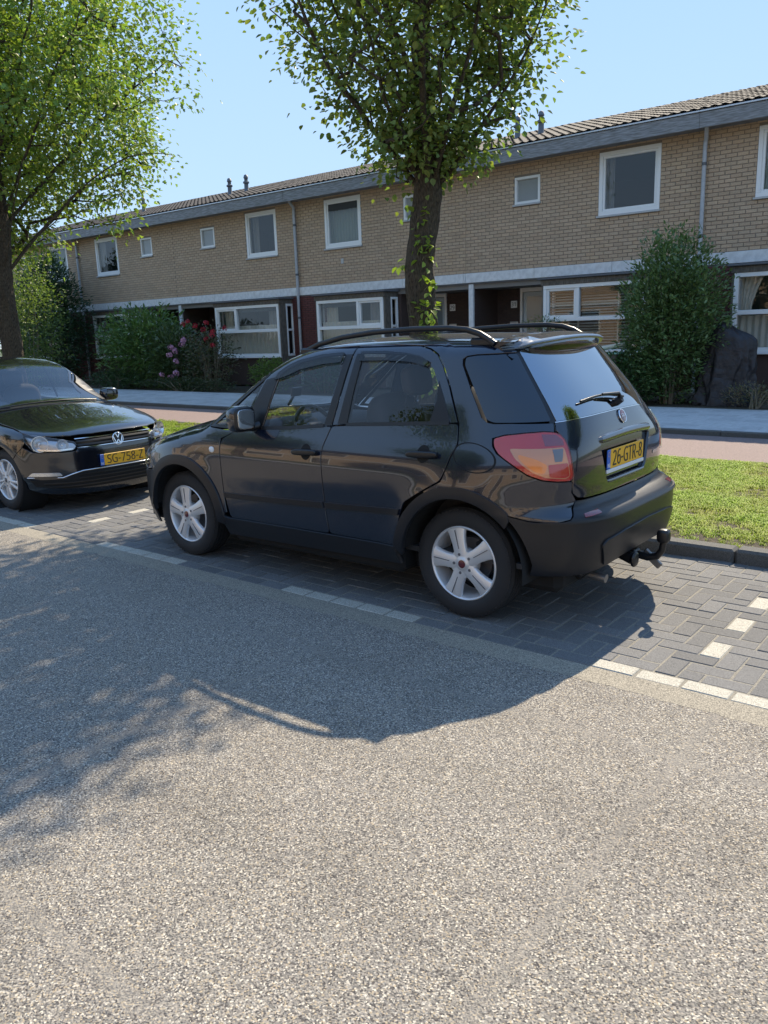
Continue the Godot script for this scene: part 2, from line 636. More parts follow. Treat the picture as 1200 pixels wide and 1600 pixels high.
func parking_bay() -> void:
	var bay := Node3D.new()
	bay.name = "parking_bay"
	bay.position = Vector3(-4, 0, -4.6)
	add_child(bay)
	bay.set_meta("kind", "structure")
	var bed := sheet(-14, 8, -5.63, -3.484, 0.001, 2.0, func(_p): return Color.WHITE)
	part(bay, "joint_sand", bed, M.paver_sand)
	var b := MB.new()
	b.cbb(-0.1035, 0.1035, -0.05, 0.0, -0.05, 0.05, 0.004)
	var block := b.mesh()
	var x0 := -1.182 - 101 * PU
	var z0 := -3.596 - 19 * PU
	var all: Array = []
	for i in range(-10, 160):
		for j in 19:
			var d := posmod(i - j, 4)
			var c: Vector3
			var turn := 0.0
			if d == 0:
				c = Vector3(x0 + (i + 1) * PU, 0, z0 + (j + 0.5) * PU)
			elif d == 2 and j > 0:
				c = Vector3(x0 + (i + 0.5) * PU, 0, z0 + j * PU)
				turn = PI / 2
			else:
				# half stones where the herringbone meets the straight courses
				if (d == 3 and j == 18) or (d == 2 and j == 0):
					all.append([Vector3(x0 + (i + 0.5) * PU, 0, z0 + (j + 0.5) * PU), 0.0, 2])
				continue
			var white := false
			if turn > 0.0:
				for wx in [-1.128, -6.72]:
					if absf(c.x - wx) < PU * 0.5 and c.z > -5.3 and c.z < -3.8:
						white = true
			all.append([c, turn, 1 if white else 0])
	# straight course along the gutter with groups of five white stones
	var sx := -14.0 + 0.01
	while sx < 7.8:
		var m := fposmod(sx + 1.505 + 0.1, 2.18)
		all.append([Vector3(sx + 0.1075, 0, -3.54), 0.0, 1 if m < 1.09 else 0])
		sx += 0.218
	var near: Array = []
	for e in all:
		var c: Vector3 = e[0]
		var dist := Vector2(c.x, c.z).length()
		near.append([dist if (c.x > -7.5 and c.x < 0.2 and not (c.z < -3.9 and c.x < -1.9 and c.x > -5.6)) else dist + 50.0, e])
	near.sort_custom(func(p, q): return p[0] < q[0])
	var hb := MB.new()
	hb.cbb(-0.05, 0.05, -0.05, 0.0, -0.05, 0.05, 0.004)
	var half := hb.mesh()
	var at_far: Array = []
	var tn: Array = []
	for k in near.size():
		var e = near[k][1]
		var c: Vector3 = e[0]
		c.y = 0.004 + rng.randf_range(-0.0025, 0.0025)
		var t := Transform3D(Basis(Vector3.UP, e[1] + rng.randf_range(-0.012, 0.012)) * Basis(Vector3(1, 0, 0), rng.randf_range(-0.008, 0.008)), c)
		if e[2] == 1:
			put(bay, "white_paver", block, M.paver_white, t)
		elif e[2] == 2:
			if k < 400:
				put(bay, "half_paver", half, M["paver%d" % (rng.randi() % 5)], t)
			else:
				at_far.append(t.scaled_local(Vector3(0.48, 1, 1)))
				tn.append(Color(0.9, 0.9, 0.9))
		elif k < 300:
			put(bay, "paver", block, M["paver%d" % (rng.randi() % 5)], t)
		else:
			at_far.append(t)
			var q := rng.randf_range(0.88, 1.14)
			tn.append(Color(q, q, q))
	var pm = M.paver0.duplicate()
	pm.vertex_color_use_as_albedo = true
	many(bay, "paver_field", block, pm, at_far, tn)


func verge_y(z: float) -> float:
	return lerpf(-0.004, 0.075, clampf((z + 9.95) / 4.1, 0.0, 1.0))


func grass() -> void:
	var b := MB.new()
	# one tuft of bent blades
	var r := RandomNumberGenerator.new()
	r.seed = 3
	for k in 9:
		var a := r.randf() * TAU
		var o := Vector3(r.randf_range(-0.025, 0.025), 0, r.randf_range(-0.025, 0.025))
		var d := Vector3(cos(a), 0, sin(a))
		var w := d.cross(Vector3.UP) * 0.0022
		var h := r.randf_range(0.6, 1.2) * 0.045
		var lean := r.randf_range(0.2, 0.9)
		var p1 := o + Vector3.UP * h * 0.6 + d * h * 0.25 * lean
		var p2 := o + Vector3.UP * h * (1.0 - 0.35 * lean) + d * h * 0.85 * lean
		var nn := (d * 0.35 + Vector3.UP).normalized()
		var f := b.add(o - w, nn)
		b.add(o + w, nn)
		b.add(p1 + w, nn)
		b.add(p1 - w, nn)
		b.add(p2, nn)
		b.quad(f, f + 1, f + 2, f + 3)
		b.tri(f + 3, f + 2, f + 4)
	var m := b.mesh()
	var ts: Array = []
	var tn: Array = []
	var f := FastNoiseLite.new()
	f.seed = 21
	f.frequency = 0.9
	f.fractal_octaves = 3
	for i in 62000:
		var x := 0.0
		var z := rng.randf_range(-9.92, -5.80)
		if i < 44000:
			x = rng.randf_range(-4.6, 1.4)
		else:
			x = rng.randf_range(-26.0, -4.6)
		var k := f.get_noise_2d(x, z)
		var edge := smoothstep(0.0, 0.45, -5.80 - z)
		if k < -0.3 and rng.randf() < 0.6 or rng.randf() > 0.25 + 0.75 * edge:
			continue
		var s := rng.randf_range(0.7, 1.35) * (0.8 + 0.35 * k) * (0.6 + 0.4 * edge)
		if x < -4.6:
			s *= 1.6
		ts.append(Transform3D(Basis(Vector3.UP, rng.randf() * TAU).scaled(Vector3(s * 1.3, s, s * 1.3)), Vector3(x, verge_y(z) - 0.006, z)))
		var dry := clampf(0.25 - k * 0.9 + rng.randf_range(-0.25, 0.3) + (1.0 - edge) * 0.35, 0.0, 1.0)
		var c := Color(0.28, 0.40, 0.06).lerp(Color(0.50, 0.45, 0.17), dry * 0.75)
		var q := rng.randf_range(0.75, 1.2)
		tn.append(Color(c.r * q, c.g * q, c.b * q))
	var o := many(self, "grass", m, M.grass, ts, tn)
	tag(o, "short sunlit grass of the verge between kerb and cycle path", "grass")


# ---------- houses
const ZF := -18.0
const BW := 0.222
const BH := 0.0792

func brick_cells(x0: float, x1: float, y0: float, y1: float, holes: Array, pw: float, ph: float, gap: float) -> Array:
	# rectangles [x, y, w, h] of a stretcher bond, cut at the openings
	var out: Array = []
	var rows := int(round((y1 - y0) / ph))
	for r in rows:
		var ya := y0 + r * ph
		var yb := ya + ph - gap
		var segs: Array = [[x0, x1]]
		for h: Rect2 in holes:
			if yb > h.position.y + 0.012 and ya < h.end.y - 0.012:
				var nxt: Array = []
				for s in segs:
					if h.position.x > s[0] and h.position.x < s[1]: nxt.append([s[0], h.position.x])
					if h.end.x > s[0] and h.end.x < s[1]: nxt.append([h.end.x, s[1]])
					if h.end.x <= s[0] or h.position.x >= s[1]: nxt.append(s)
				segs = nxt
		for s in segs:
			var off := floorf((s[0]) / pw) * pw + (pw * 0.5 if r % 2 else 0.0) - pw
			while off < s[1]:
				var a := maxf(off, s[0])
				var b := minf(off + pw - gap, s[1])
				if b - a > 0.03:
					out.append([a, ya, b - a, yb - ya])
				off += pw
	return out


func lay_bricks(parent: Node, cells: Array, z: float, single: int, called: String, field: String, mats: Array, field_mat: Material, proud := 0.007) -> void:
	var b := MB.new()
	b.cbb(-0.5, 0.5, -0.5, 0.5, -0.5, 0.5, 0.0001)
	var unit := MB.new()
	# a brick's face and its four edges, softened
	var w := 0.48
	for q in [[[-w, -0.46, 0.5], [w, -0.46, 0.5], [w, 0.46, 0.5], [-w, 0.46, 0.5]], [[-0.5, -0.5, -0.5], [0.5, -0.5, -0.5], [w, -0.46, 0.5], [-w, -0.46, 0.5]], [[w, -0.46, 0.5], [0.5, -0.5, -0.5], [0.5, 0.5, -0.5], [w, 0.46, 0.5]], [[-w, 0.46, 0.5], [w, 0.46, 0.5], [0.5, 0.5, -0.5], [-0.5, 0.5, -0.5]], [[-0.5, -0.5, -0.5], [-w, -0.46, 0.5], [-w, 0.46, 0.5], [-0.5, 0.5, -0.5]]]:
		var p := []
		for k in q:
			p.append(Vector3(k[0], k[1], k[2]))
		unit.face(p)
	var m := unit.mesh()
	var order: Array = []
	for c in cells:
		order.append([absf(c[0]) + absf(c[1] - 4.0) * 0.2, c])
	order.sort_custom(func(p, q): return p[0] < q[0])
	var ts: Array = []
	var tn: Array = []
	for i in order.size():
		var c: Array = order[i][1]
		var d := proud * 2.0
		var t := Transform3D(Basis.IDENTITY.scaled(Vector3(c[2], c[3], d)), Vector3(c[0] + c[2] * 0.5, c[1] + c[3] * 0.5, z + rng.randf_range(-0.0018, 0.0018)))
		t.basis = Basis(Vector3(0, 0, 1), rng.randf_range(-0.004, 0.004)) * t.basis
		if i < single and c[2] > 0.1:
			put(parent, called, m, mats[rng.randi() % mats.size()], t)
		else:
			ts.append(t)
			var k := rng.randf_range(0.89, 1.06)
			var warm := rng.randf_range(-0.04, 0.03)
			tn.append(Color(k, k * (1.0 + warm * 0.6), k * (1.0 + warm)))
	if ts:
		many(parent, field, m, field_mat, ts, tn)


func slab_with_holes(x0: float, x1: float, y0: float, y1: float, z: float, depth: float, holes: Array) -> MB:
	var b := MB.new()
	var xs := [x0, x1]
	var ys := [y0, y1]
	for h: Rect2 in holes:
		for e in [h.position.x, h.end.x]:
			if e > x0 and e < x1: xs.append(e)
		for e in [h.position.y, h.end.y]:
			if e > y0 and e < y1: ys.append(e)
	xs.sort()
	ys.sort()
	for i in xs.size() - 1:
		for j in ys.size() - 1:
			if xs[i + 1] - xs[i] < 1e-4 or ys[j + 1] - ys[j] < 1e-4:
				continue
			var mid := Vector2(xs[i] + xs[i + 1], ys[j] + ys[j + 1]) * 0.5
			var open := false
			for h: Rect2 in holes:
				open = open or h.has_point(mid)
			if not open:
				b.bb(xs[i], xs[i + 1], ys[j], ys[j + 1], z - depth, z)
	return b


func frame_bars(b: MB, x0: float, x1: float, y0: float, y1: float, z0: float, z1: float, w: float) -> void:
	b.cbb(x0, x1, y1 - w, y1, z0, z1, 0.006)
	b.cbb(x0, x1, y0, y0 + w, z0, z1, 0.006)
	b.cbb(x0, x0 + w, y0 + w, y1 - w, z0, z1 - 0.002, 0.006)
	b.cbb(x1 - w, x1, y0 + w, y1 - w, z0, z1 - 0.002, 0.006)


func curtain(x0: float, x1: float, y0: float, y1: float, z: float, wave: float, amp: float, pinch := 0.0) -> MB:
	var b := MB.new()
	var n := maxi(8, int((x1 - x0) / wave * 8.0))
	var ph := rng.randf() * 6.0
	for j in 7:
		for i in n + 1:
			var t := float(i) / n
			var v := float(j) / 6.0
			var squeeze := 1.0 - pinch * sin(v * PI * 0.5)
			var x := lerpf(x0, x1, t)
			if pinch != 0.0:
				x = x0 + (x - x0) * (squeeze if pinch > 0.0 else 1.0)
				if pinch < 0.0:
					x = x1 - (x1 - lerpf(x0, x1, t)) * (1.0 + pinch * sin(v * PI * 0.5))
			var a := t * (x1 - x0) / wave * TAU + ph
			var dz := amp * (sin(a) + 0.35 * sin(a * 0.37 + ph))
			var slope := amp * cos(a) * TAU / wave
			b.add(Vector3(x, lerpf(y1, y0, v), z + dz), Vector3(-slope, 0, 1).normalized())
	for j in 6:
		for i in n:
			var a := j * (n + 1) + i
			b.quad(a, a + 1, a + n + 2, a + n + 1)
	return b


# kind: what hangs behind the glass
func window(house: Node, x0: float, x1: float, y0: float, y1: float, z: float, kind: String, cas := []) -> Node3D:
	var w := group_node(house, "window")
	w.position = Vector3((x0 + x1) * 0.5, y0, z) - gpos(house)
	var f := MB.new()
	var fw := 0.085 if x1 - x0 > 0.9 else 0.06
	frame_bars(f, x0, x1, y0, y1, z - 0.10, z + 0.02, fw)
	for c in cas:   # mullions [x] and transoms
		if c[0] == "v": f.cbb(c[1] - 0.045, c[1] + 0.045, c[2], c[3], z - 0.095, z + 0.015, 0.006)
		elif c[0] == "h": f.cbb(c[2], c[3], c[1] - 0.045, c[1] + 0.045, z - 0.095, z + 0.015, 0.006)
	part(w, "frame", f, M.white_frame)
	var sash := MB.new()
	var panes: Array = []
	if cas.is_empty():
		panes.append([x0 + fw, x1 - fw, y0 + fw, y1 - fw, fw > 0.07])
	else:
		for c in cas:
			if c[0] == "p":
				panes.append([c[1], c[2], c[3], c[4], c[5]])
	for p in panes:
		var q := 0.0
		if p[4]:
			frame_bars(sash, p[0], p[1], p[2], p[3], z - 0.085, z - 0.006, 0.05)
			q = 0.05
		var g := MB.new()
		g.face([Vector3(p[0] + q, p[2] + q, z - 0.045), Vector3(p[1] - q, p[2] + q, z - 0.045), Vector3(p[1] - q, p[3] - q, z - 0.045), Vector3(p[0] + q, p[3] - q, z - 0.045)])
		part(w, "pane", g, M.pane_frosted if kind == "frosted" else M.pane)
	if sash.v.size():
		part(w, "sash", sash, M.white_frame)
	var s := MB.new()
	s.cbb(x0 - 0.03, x1 + 0.03, y0 - 0.045, y0 - 0.004, z - 0.05, z + 0.07, 0.006)
	part(w, "sill", s, M.sill if y0 > 3.0 else M.white_frame)
	var zi := z - 0.2
	match kind:
		"green":
			part(w, "curtain", curtain(x0 + 0.05, x1 - 0.05, y0, y1, zi, 0.11, 0.022), M.curtain_green)
		"net":
			part(w, "curtain", curtain(x0 + 0.05, x1 - 0.05, y0, y1, zi, 0.13, 0.02), M.curtain)
		"sides":
			part(w, "curtain", curtain(x0 + 0.03, x0 + 0.42, y0, y1, zi, 0.12, 0.03), M.curtain_grey)
			part(w, "curtain", curtain(x1 - 0.42, x1 - 0.03, y0, y1, zi, 0.12, 0.03), M.curtain_grey)
		"dark":
			part(w, "curtain", curtain(x0 + 0.02, x0 + 0.25, y0, y1, zi - 0.1, 0.12, 0.03), M.curtain_grey)
		"tied":
			part(w, "curtain", curtain(x0 + 0.1, x0 + 0.55, y0 + 0.75, y1, zi, 0.1, 0.02, 0.55), M.curtain)
			part(w, "curtain", curtain(x0 + 0.05, x1 - 0.05, y0, y0 + 0.72, zi + 0.05, 0.13, 0.02), M.curtain)
		"mixed":
			part(w, "curtain", curtain(x0 + 0.05, x1 - 0.05, y0, y0 + 0.95, zi, 0.12, 0.02), M.curtain)
			part(w, "curtain", curtain(x0 + 0.1, x0 + 0.5, y0, y1, zi - 0.12, 0.12, 0.03), M.curtain)
			part(w, "curtain", curtain(x1 - 0.75, x1 - 0.3, y0, y1, zi - 0.12, 0.12, 0.03), M.curtain_grey)
		"blinds":
			var sl := MB.new()
			sl.cbox(Transform3D(Basis(Vector3(1, 0, 0), 0.5), Vector3.ZERO), Vector3(1.0, 0.004, 0.062), 0.001)
			var slm := sl.mesh()
			for p in panes:
				var y: float = p[3] - 0.06
				while y > p[2] + 0.02:
					put(w, "slat", slm, M.slat, Transform3D(Basis.IDENTITY.scaled(Vector3(p[1] - p[0] + 0.04, 1, 1)), Vector3((p[0] + p[1]) * 0.5, y, zi + rng.randf_range(-0.002, 0.002))))
					y -= 0.062
			for k in [0.33, 0.72]:
				var tp := MB.new()
				tp.bb(lerpf(x0, x1, k) - 0.02, lerpf(x0, x1, k) + 0.02, y0 + 0.05, y1 - 0.05, zi + 0.034, zi + 0.037)
				part(w, "blind_tape", tp, M.slat)
	return w


func text_mesh(s: String, size: float, depth: float) -> TextMesh:
	var t := TextMesh.new()
	var f := SystemFont.new()
	f.font_names = PackedStringArray(["Droid Sans"])
	t.font = f
	t.text = s
	t.font_size = 64
	t.pixel_size = size / 46.0
	t.depth = depth
	return t


func red_wall(house: Node, x0: float, x1: float, y0: float, y1: float, z: float, m: Material, called: String) -> void:
	var b := MB.new()
	b.bb(x0, x1, y0, y1, z - 0.2, z - 0.005)
	var w := part(house, called, b, M.mortar_dark)
	lay_bricks(w, brick_cells(x0, x1, y0, y1, [], 0.222, 0.0625, 0.011), z, 0, "brick", "brick_courses", [], m, 0.006)


func house(d: Dictionary) -> void:
	var x0: float = d.x0
	var x1: float = d.x1
	var h := thing("terraced_house", Vector3((x0 + x1) * 0.5, 0.12, -20.0), d.label, "house", "brick terraced houses in one row")
	var yb := 2.985
	var big := Rect2(d.big[0], 3.985, d.big[1] - d.big[0], 1.335)
	var small := Rect2(d.small[0], 4.47, d.small[1] - d.small[0], 0.62)
	# upper storey
	var wall := part(h, "upper_wall", slab_with_holes(x0, x1, yb, 5.56, ZF - 0.006, 0.24, [big, small]), M.mortar)
	lay_bricks(wall, brick_cells(x0 + 0.004, x1 - 0.004, yb + 0.01, 5.55, [big, small], BW, BH, 0.0105), ZF, d.single, "brick", "brick_courses", [M.brick0, M.brick1, M.brick2, M.brick3, M.brick4, M.brick0], M.brick_yellow)
	window(h, big.position.x + 0.004, big.end.x - 0.004, 3.99, 5.315, ZF - 0.015, d.upper)
	window(h, small.position.x + 0.004, small.end.x - 0.004, 4.475, 5.085, ZF - 0.015, d.get("tiny", "frosted"))
	if d.has("screen"):
		var rb := MB.new()
		rb.cbb(big.position.x + 0.15, big.end.x - 0.15, 5.0, 5.18, ZF - 0.03, ZF - 0.02, 0.004)
		part(h, "sun_screen", rb, M.roller)
	if d.has("plate"):
		var vp := MB.new()
		vp.cbb(d.plate - 0.05, d.plate + 0.05, 3.54, 3.68, ZF, ZF + 0.02, 0.006)
		part(h, "vent_cover", vp, M.sill)
	# white band of boards
	var bx: float = x0
	while bx < x1 - 0.05:
		var e: float = minf(bx + d.get("board", 1.957), x1)
		var pb := MB.new()
		pb.cbb(bx + 0.004, e - 0.004, 2.752, 2.984, ZF - 0.1, ZF + 0.035, 0.005)
		part(h, "band_panel", pb, M.white_paint)
		bx = e
	var dr := MB.new()
	dr.bb(x0, x1, 2.72, 2.75, ZF - 0.3, ZF + 0.01)
	part(h, "drip_edge", dr, M.lead)
	# ceiling over the ground floor, porch walls, inner walls
	var inn := MB.new()
	inn.bb(x0, x1, 2.60, 2.719, -22.4, ZF - 0.05)
	inn.bb(x0, x1, -0.1, 0.14, -22.4, ZF)
	inn.bb(x0 - 0.0, x0 + 0.1, 0.1, 5.5, -22.4, ZF - 0.26)
	inn.bb(x1 - 0.1, x1, 0.1, 5.5, -22.4, ZF - 0.26)
	inn.bb(x0, x1, 5.40, 5.48, -22.4, ZF - 0.26)
	inn.bb(x0, x1, 0.1, 5.5, -22.5, -22.4)
	part(h, "inner_walls", inn, M.room)
	# porch: recessed dark wall with the front door
	var p: Array = d.porch
	var dz := -19.2
	var door: Array = d.door
	red_wall(h, p[0], door[0], 0.14, 2.60, dz, M.brick_dark, "porch_wall")
	red_wall(h, door[1], p[1], 0.14, 2.60, dz, M.brick_dark, "porch_wall")
	var dn := group_node(h, "front_door")
	dn.position = Vector3((door[0] + door[1]) * 0.5, 0.14, dz) - gpos(h)
	var df := MB.new()
	df.cbb(door[0], door[0] + 0.07, 0.14, 2.60, dz - 0.1, dz + 0.03, 0.006)
	df.cbb(door[1] - 0.07, door[1], 0.14, 2.60, dz - 0.1, dz + 0.03, 0.006)
	df.cbb(door[0] + 0.07, door[1] - 0.07, 2.50, 2.60, dz - 0.1, dz + 0.03, 0.006)
	part(dn, "door_frame", df, M.white_frame)
	var dl := MB.new()
	dl.cbb(door[0] + 0.075, door[1] - 0.075, 0.16, 2.49, dz - 0.08, dz - 0.03, 0.004)
	part(dn, "door_leaf", dl, M.door)
	var dg := MB.new()
	dg.cbb(door[0] + 0.17, door[1] - 0.17, 0.9, 2.38, dz - 0.03, dz - 0.022, 0.003)
	part(dn, "door_pane", dg, M.door_glass)
	var hd := MB.new()
	hd.cbb(door[1] - 0.14, door[1] - 0.11, 1.1, 1.25, dz - 0.03, dz + 0.02, 0.006)
	part(dn, "door_handle", hd, M.zinc)
	# porch side walls towards the rooms
	for q in p:
		var ps := MB.new()
		ps.bb(q - 0.05, q + 0.05, 0.14, 2.6, dz, ZF - 0.06)
		part(h, "porch_side", ps, M.brick_dark)
	if d.has("number"):
		var nt := group_node(h, "number_tile")
		nt.position = Vector3(d.number_x, 2.2, dz) - gpos(h)
		var tb := MB.new()
		tb.cbb(d.number_x - 0.09, d.number_x + 0.09, 2.11, 2.29, dz + 0.008, dz + 0.028, 0.006)
		part(nt, "tile", tb, M.tile_white)
		put(nt, "digits", text_mesh(d.number, 0.1, 0.003), M.ink, at(d.number_x, 2.2, dz + 0.030))
		var ml := MB.new()
		ml.cbb(d.number_x - 0.12, d.number_x + 0.12, 1.70, 1.76, dz + 0.006, dz + 0.022, 0.005)
		part(h, "letter_slot", ml, M.zinc)
	# ground-floor wall beside the bay
	for q in d.walls:
		red_wall(h, q[0], q[1], 0.12, 2.72, ZF + 0.0, M.brick_red, "lower_wall")
	# bay window
	var a: float = d.bay[0]
	var b: float = d.bay[1]
	var zb := -17.45
	var ys := 0.98
	var yt := 2.53
	var pl := MB.new()
	pl.bb(a, b, 0.1, ys - 0.05, zb - 0.12, zb - 0.02)
	part(h, "bay_plinth", pl, M.brick_dark)
	var fb := MB.new()
	fb.cbb(a - 0.04, b + 0.04, yt, 2.655, zb - 0.15, zb + 0.035, 0.006)
	fb.cbb(b - 0.02, b + 0.03, 0.12, yt, zb - 0.12, zb - 0.004, 0.005)
	fb.cbb(a - 0.03, a + 0.02, 0.12, yt, zb - 0.12, zb - 0.004, 0.005)
	part(h, "bay_fascia", fb, M.grey_wood)
	var rf := MB.new()
	rf.cbb(a - 0.10, b + 0.10, 2.660, 2.70, ZF - 0.05, zb + 0.10, 0.008)
	part(h, "bay_roof", rf, M.lead)
	var xm: float = d.mull
	var tr := 1.76
	var cas := [["v", xm, tr + 0.045, yt - 0.085], ["h", tr, a + 0.105, b - 0.105]]
	cas.append(["p", a + 0.105, xm - 0.045, tr + 0.045, yt - 0.085, d.cas == 0])
	cas.append(["p", xm + 0.045, b - 0.105, tr + 0.045, yt - 0.085, d.cas == 1])
	cas.append(["p", a + 0.105, b - 0.105, ys + 0.085, tr - 0.045, false])
	window(h, a + 0.02, b - 0.02, ys, yt, zb, d.lower, cas)
	# sides of the bay
	for q in [[a, -1.0], [b, 1.0]]:
		var sf := MB.new()
		var xs: float = q[0]
		sf.cbb(xs - 0.03, xs + 0.03, 0.12, yt, -17.71, -17.575, 0.004)
		sf.cbb(xs - 0.03, xs + 0.03, 0.12, ys, -18.02, -17.712, 0.004)
		sf.cbb(xs - 0.03, xs + 0.03, yt - 0.002, 2.655, -18.02, -17.61, 0.004)
		part(h, "bay_side", sf, M.grey_wood)
		var wf := MB.new()
		wf.cbb(xs - 0.035, xs + 0.035, ys, yt - 0.004, -17.77, -17.712, 0.005)
		wf.cbb(xs - 0.035, xs + 0.035, ys, yt - 0.004, -18.03, -17.972, 0.005)
		wf.cbb(xs - 0.035, xs + 0.035, yt - 0.07, yt - 0.004, -17.97, -17.772, 0.005)
		wf.cbb(xs - 0.035, xs + 0.035, ys + 0.002, ys + 0.07, -17.97, -17.772, 0.005)
		wf.cbb(xs - 0.035, xs + 0.035, tr - 0.03, tr + 0.03, -17.97, -17.772, 0.005)
		var sw := part(h, "bay_side_window", wf, M.white_frame)
		var sg := MB.new()
		sg.face([Vector3(xs, ys + 0.07, -17.772), Vector3(xs, ys + 0.07, -17.97), Vector3(xs, yt - 0.07, -17.97), Vector3(xs, yt - 0.07, -17.772)])
		part(sw, "pane", sg, M.pane)
	if d.has("roller"):
		var ro := MB.new()
		ro.cbb(d.roller[0], d.roller[1], 2.33, 2.44, zb - 0.14, zb - 0.12, 0.004)
		part(h, "roller_blind", ro, M.roller)
	# eaves
	var fx := MB.new()
	fx.cbb(x0 + 0.002, x1 - 0.002, 5.36, 5.645, -17.53, -17.50, 0.004)
	part(h, "fascia_board", fx, M.fascia)
	var so := MB.new()
	so.bb(x0, x1, 5.40, 5.415, ZF - 0.05, -17.53)
	part(h, "soffit", so, M.fascia)
	var gu := MB.new()
	gu.cbb(x0, x1, 5.655, 5.69, -17.56, -17.475, 0.006)
	part(h, "gutter_edge", gu, M.zinc)
	# roof
	var rn := MB.new()
	var y0r := 5.70
	var sl := 0.285
	rn.face([Vector3(x0, y0r - 0.02, -17.54), Vector3(x1, y0r - 0.02, -17.54), Vector3(x1, y0r - 0.02 + 4.6 * sl, -22.14), Vector3(x0, y0r - 0.02 + 4.6 * sl, -22.14)])
	rn.face([Vector3(x1, y0r - 0.02 + 4.6 * sl, -22.14), Vector3(x1, y0r - 0.2, -26.6), Vector3(x0, y0r - 0.2, -26.6), Vector3(x0, y0r - 0.02 + 4.6 * sl, -22.14)])
	var roof := part(h, "roof", rn, M.roof_under)
	var tm := tile_mesh()
	var tilt := Basis(Vector3(1, 0, 0), atan(sl) - 0.05)
	var rest: Array = []
	var n := int(round((x1 - x0) / 0.2))
	var w := (x1 - x0) / n
	for r in 14:
		for i in n:
			var zz := -17.47 - r * 0.335
			var t := Transform3D((tilt * Basis(Vector3.UP, rng.randf_range(-0.012, 0.012))).scaled(Vector3(w / 0.2, 1, 1)), Vector3(x0 + (i + 0.5) * w, y0r + 0.025 + (-17.5 - zz) * sl + rng.randf_range(-0.003, 0.003), zz))
			if r < 4 and d.single > 0:
				put(roof, "roof_tile", tm, M.roof_tile, t)
			else:
				rest.append(t)
	many(roof, "roof_tile_field", tm, M.roof_tile, rest)
	for c in d.get("vents", []):
		var cb := MB.new()
		var cy := y0r + 2.3 * sl
		cb.lathe(at(c, cy, -19.9), [Vector2(0.13, -0.1), Vector2(0.12, 0.02), Vector2(0.075, 0.06), Vector2(0.07, 0.30), Vector2(0.105, 0.31), Vector2(0.105, 0.36), Vector2(0.06, 0.38), Vector2(0.06, 0.46), Vector2(0.085, 0.48), Vector2(0.06, 0.57), Vector2(0.0, 0.60)], 14)
		part(h, "flue_pipe", cb, M.lead)
	for px in d.get("pipes", []):
		var pb := MB.new()
		pb.tube([Vector3(px + 0.12, 5.62, -17.56), Vector3(px + 0.12, 5.42, -17.58), Vector3(px + 0.02, 5.24, -17.9), Vector3(px, 5.12, -17.92), Vector3(px, 0.1, -17.92)], [0.042, 0.042, 0.042, 0.042, 0.042], 12)
		var pp := part(h, "downpipe", pb, M.pipe)
		for y in [4.75, 3.35, 2.1, 0.9]:
			var cl := MB.new()
			cl.lathe(at(px, y, -17.92), [Vector2(0.043, -0.03), Vector2(0.05, -0.03), Vector2(0.05, 0.03), Vector2(0.043, 0.03)], 12)
			cl.bb(px - 0.012, px + 0.012, y - 0.012, y + 0.012, -18.0, -17.96)
			part(pp, "pipe_clamp", cl, M.lead)
	for px in d.get("posts", []):
		var po := MB.new()
		po.cbb(px - 0.07, px + 0.07, 0.12, 2.72, ZF - 0.12, ZF + 0.0, 0.008)
		part(h, "porch_post", po, M.white_paint)


func tile_mesh() -> ArrayMesh:
	var b := MB.new()
	var n := 10
	for e in 2:
		for i in n + 1:
			var t := float(i) / n
			var y := 0.022 * (0.5 - 0.5 * cos(t * TAU)) + 0.009 * sin(t * TAU)
			var s := 0.022 * 0.5 * sin(t * TAU) * TAU / 0.2 + 0.009 * cos(t * TAU) * TAU / 0.2
			b.add(Vector3(-0.1 + 0.2 * t, y, 0.0 if e == 0 else -0.39), Vector3(-s, 1, 0).normalized())
	for i in n:
		b.quad(i, i + 1, n + 2 + i, n + 1 + i)
	var f := b.v.size()
	for i in n + 1:
		b.add(b.v[i], Vector3(0, 0, 1))
		b.add(b.v[i] - Vector3(0, 0.013, 0), Vector3(0, 0, 1))
	for i in n:
		b.quad(f + i * 2, f + i * 2 + 1, f + i * 2 + 3, f + i * 2 + 2)
	return b.mesh()


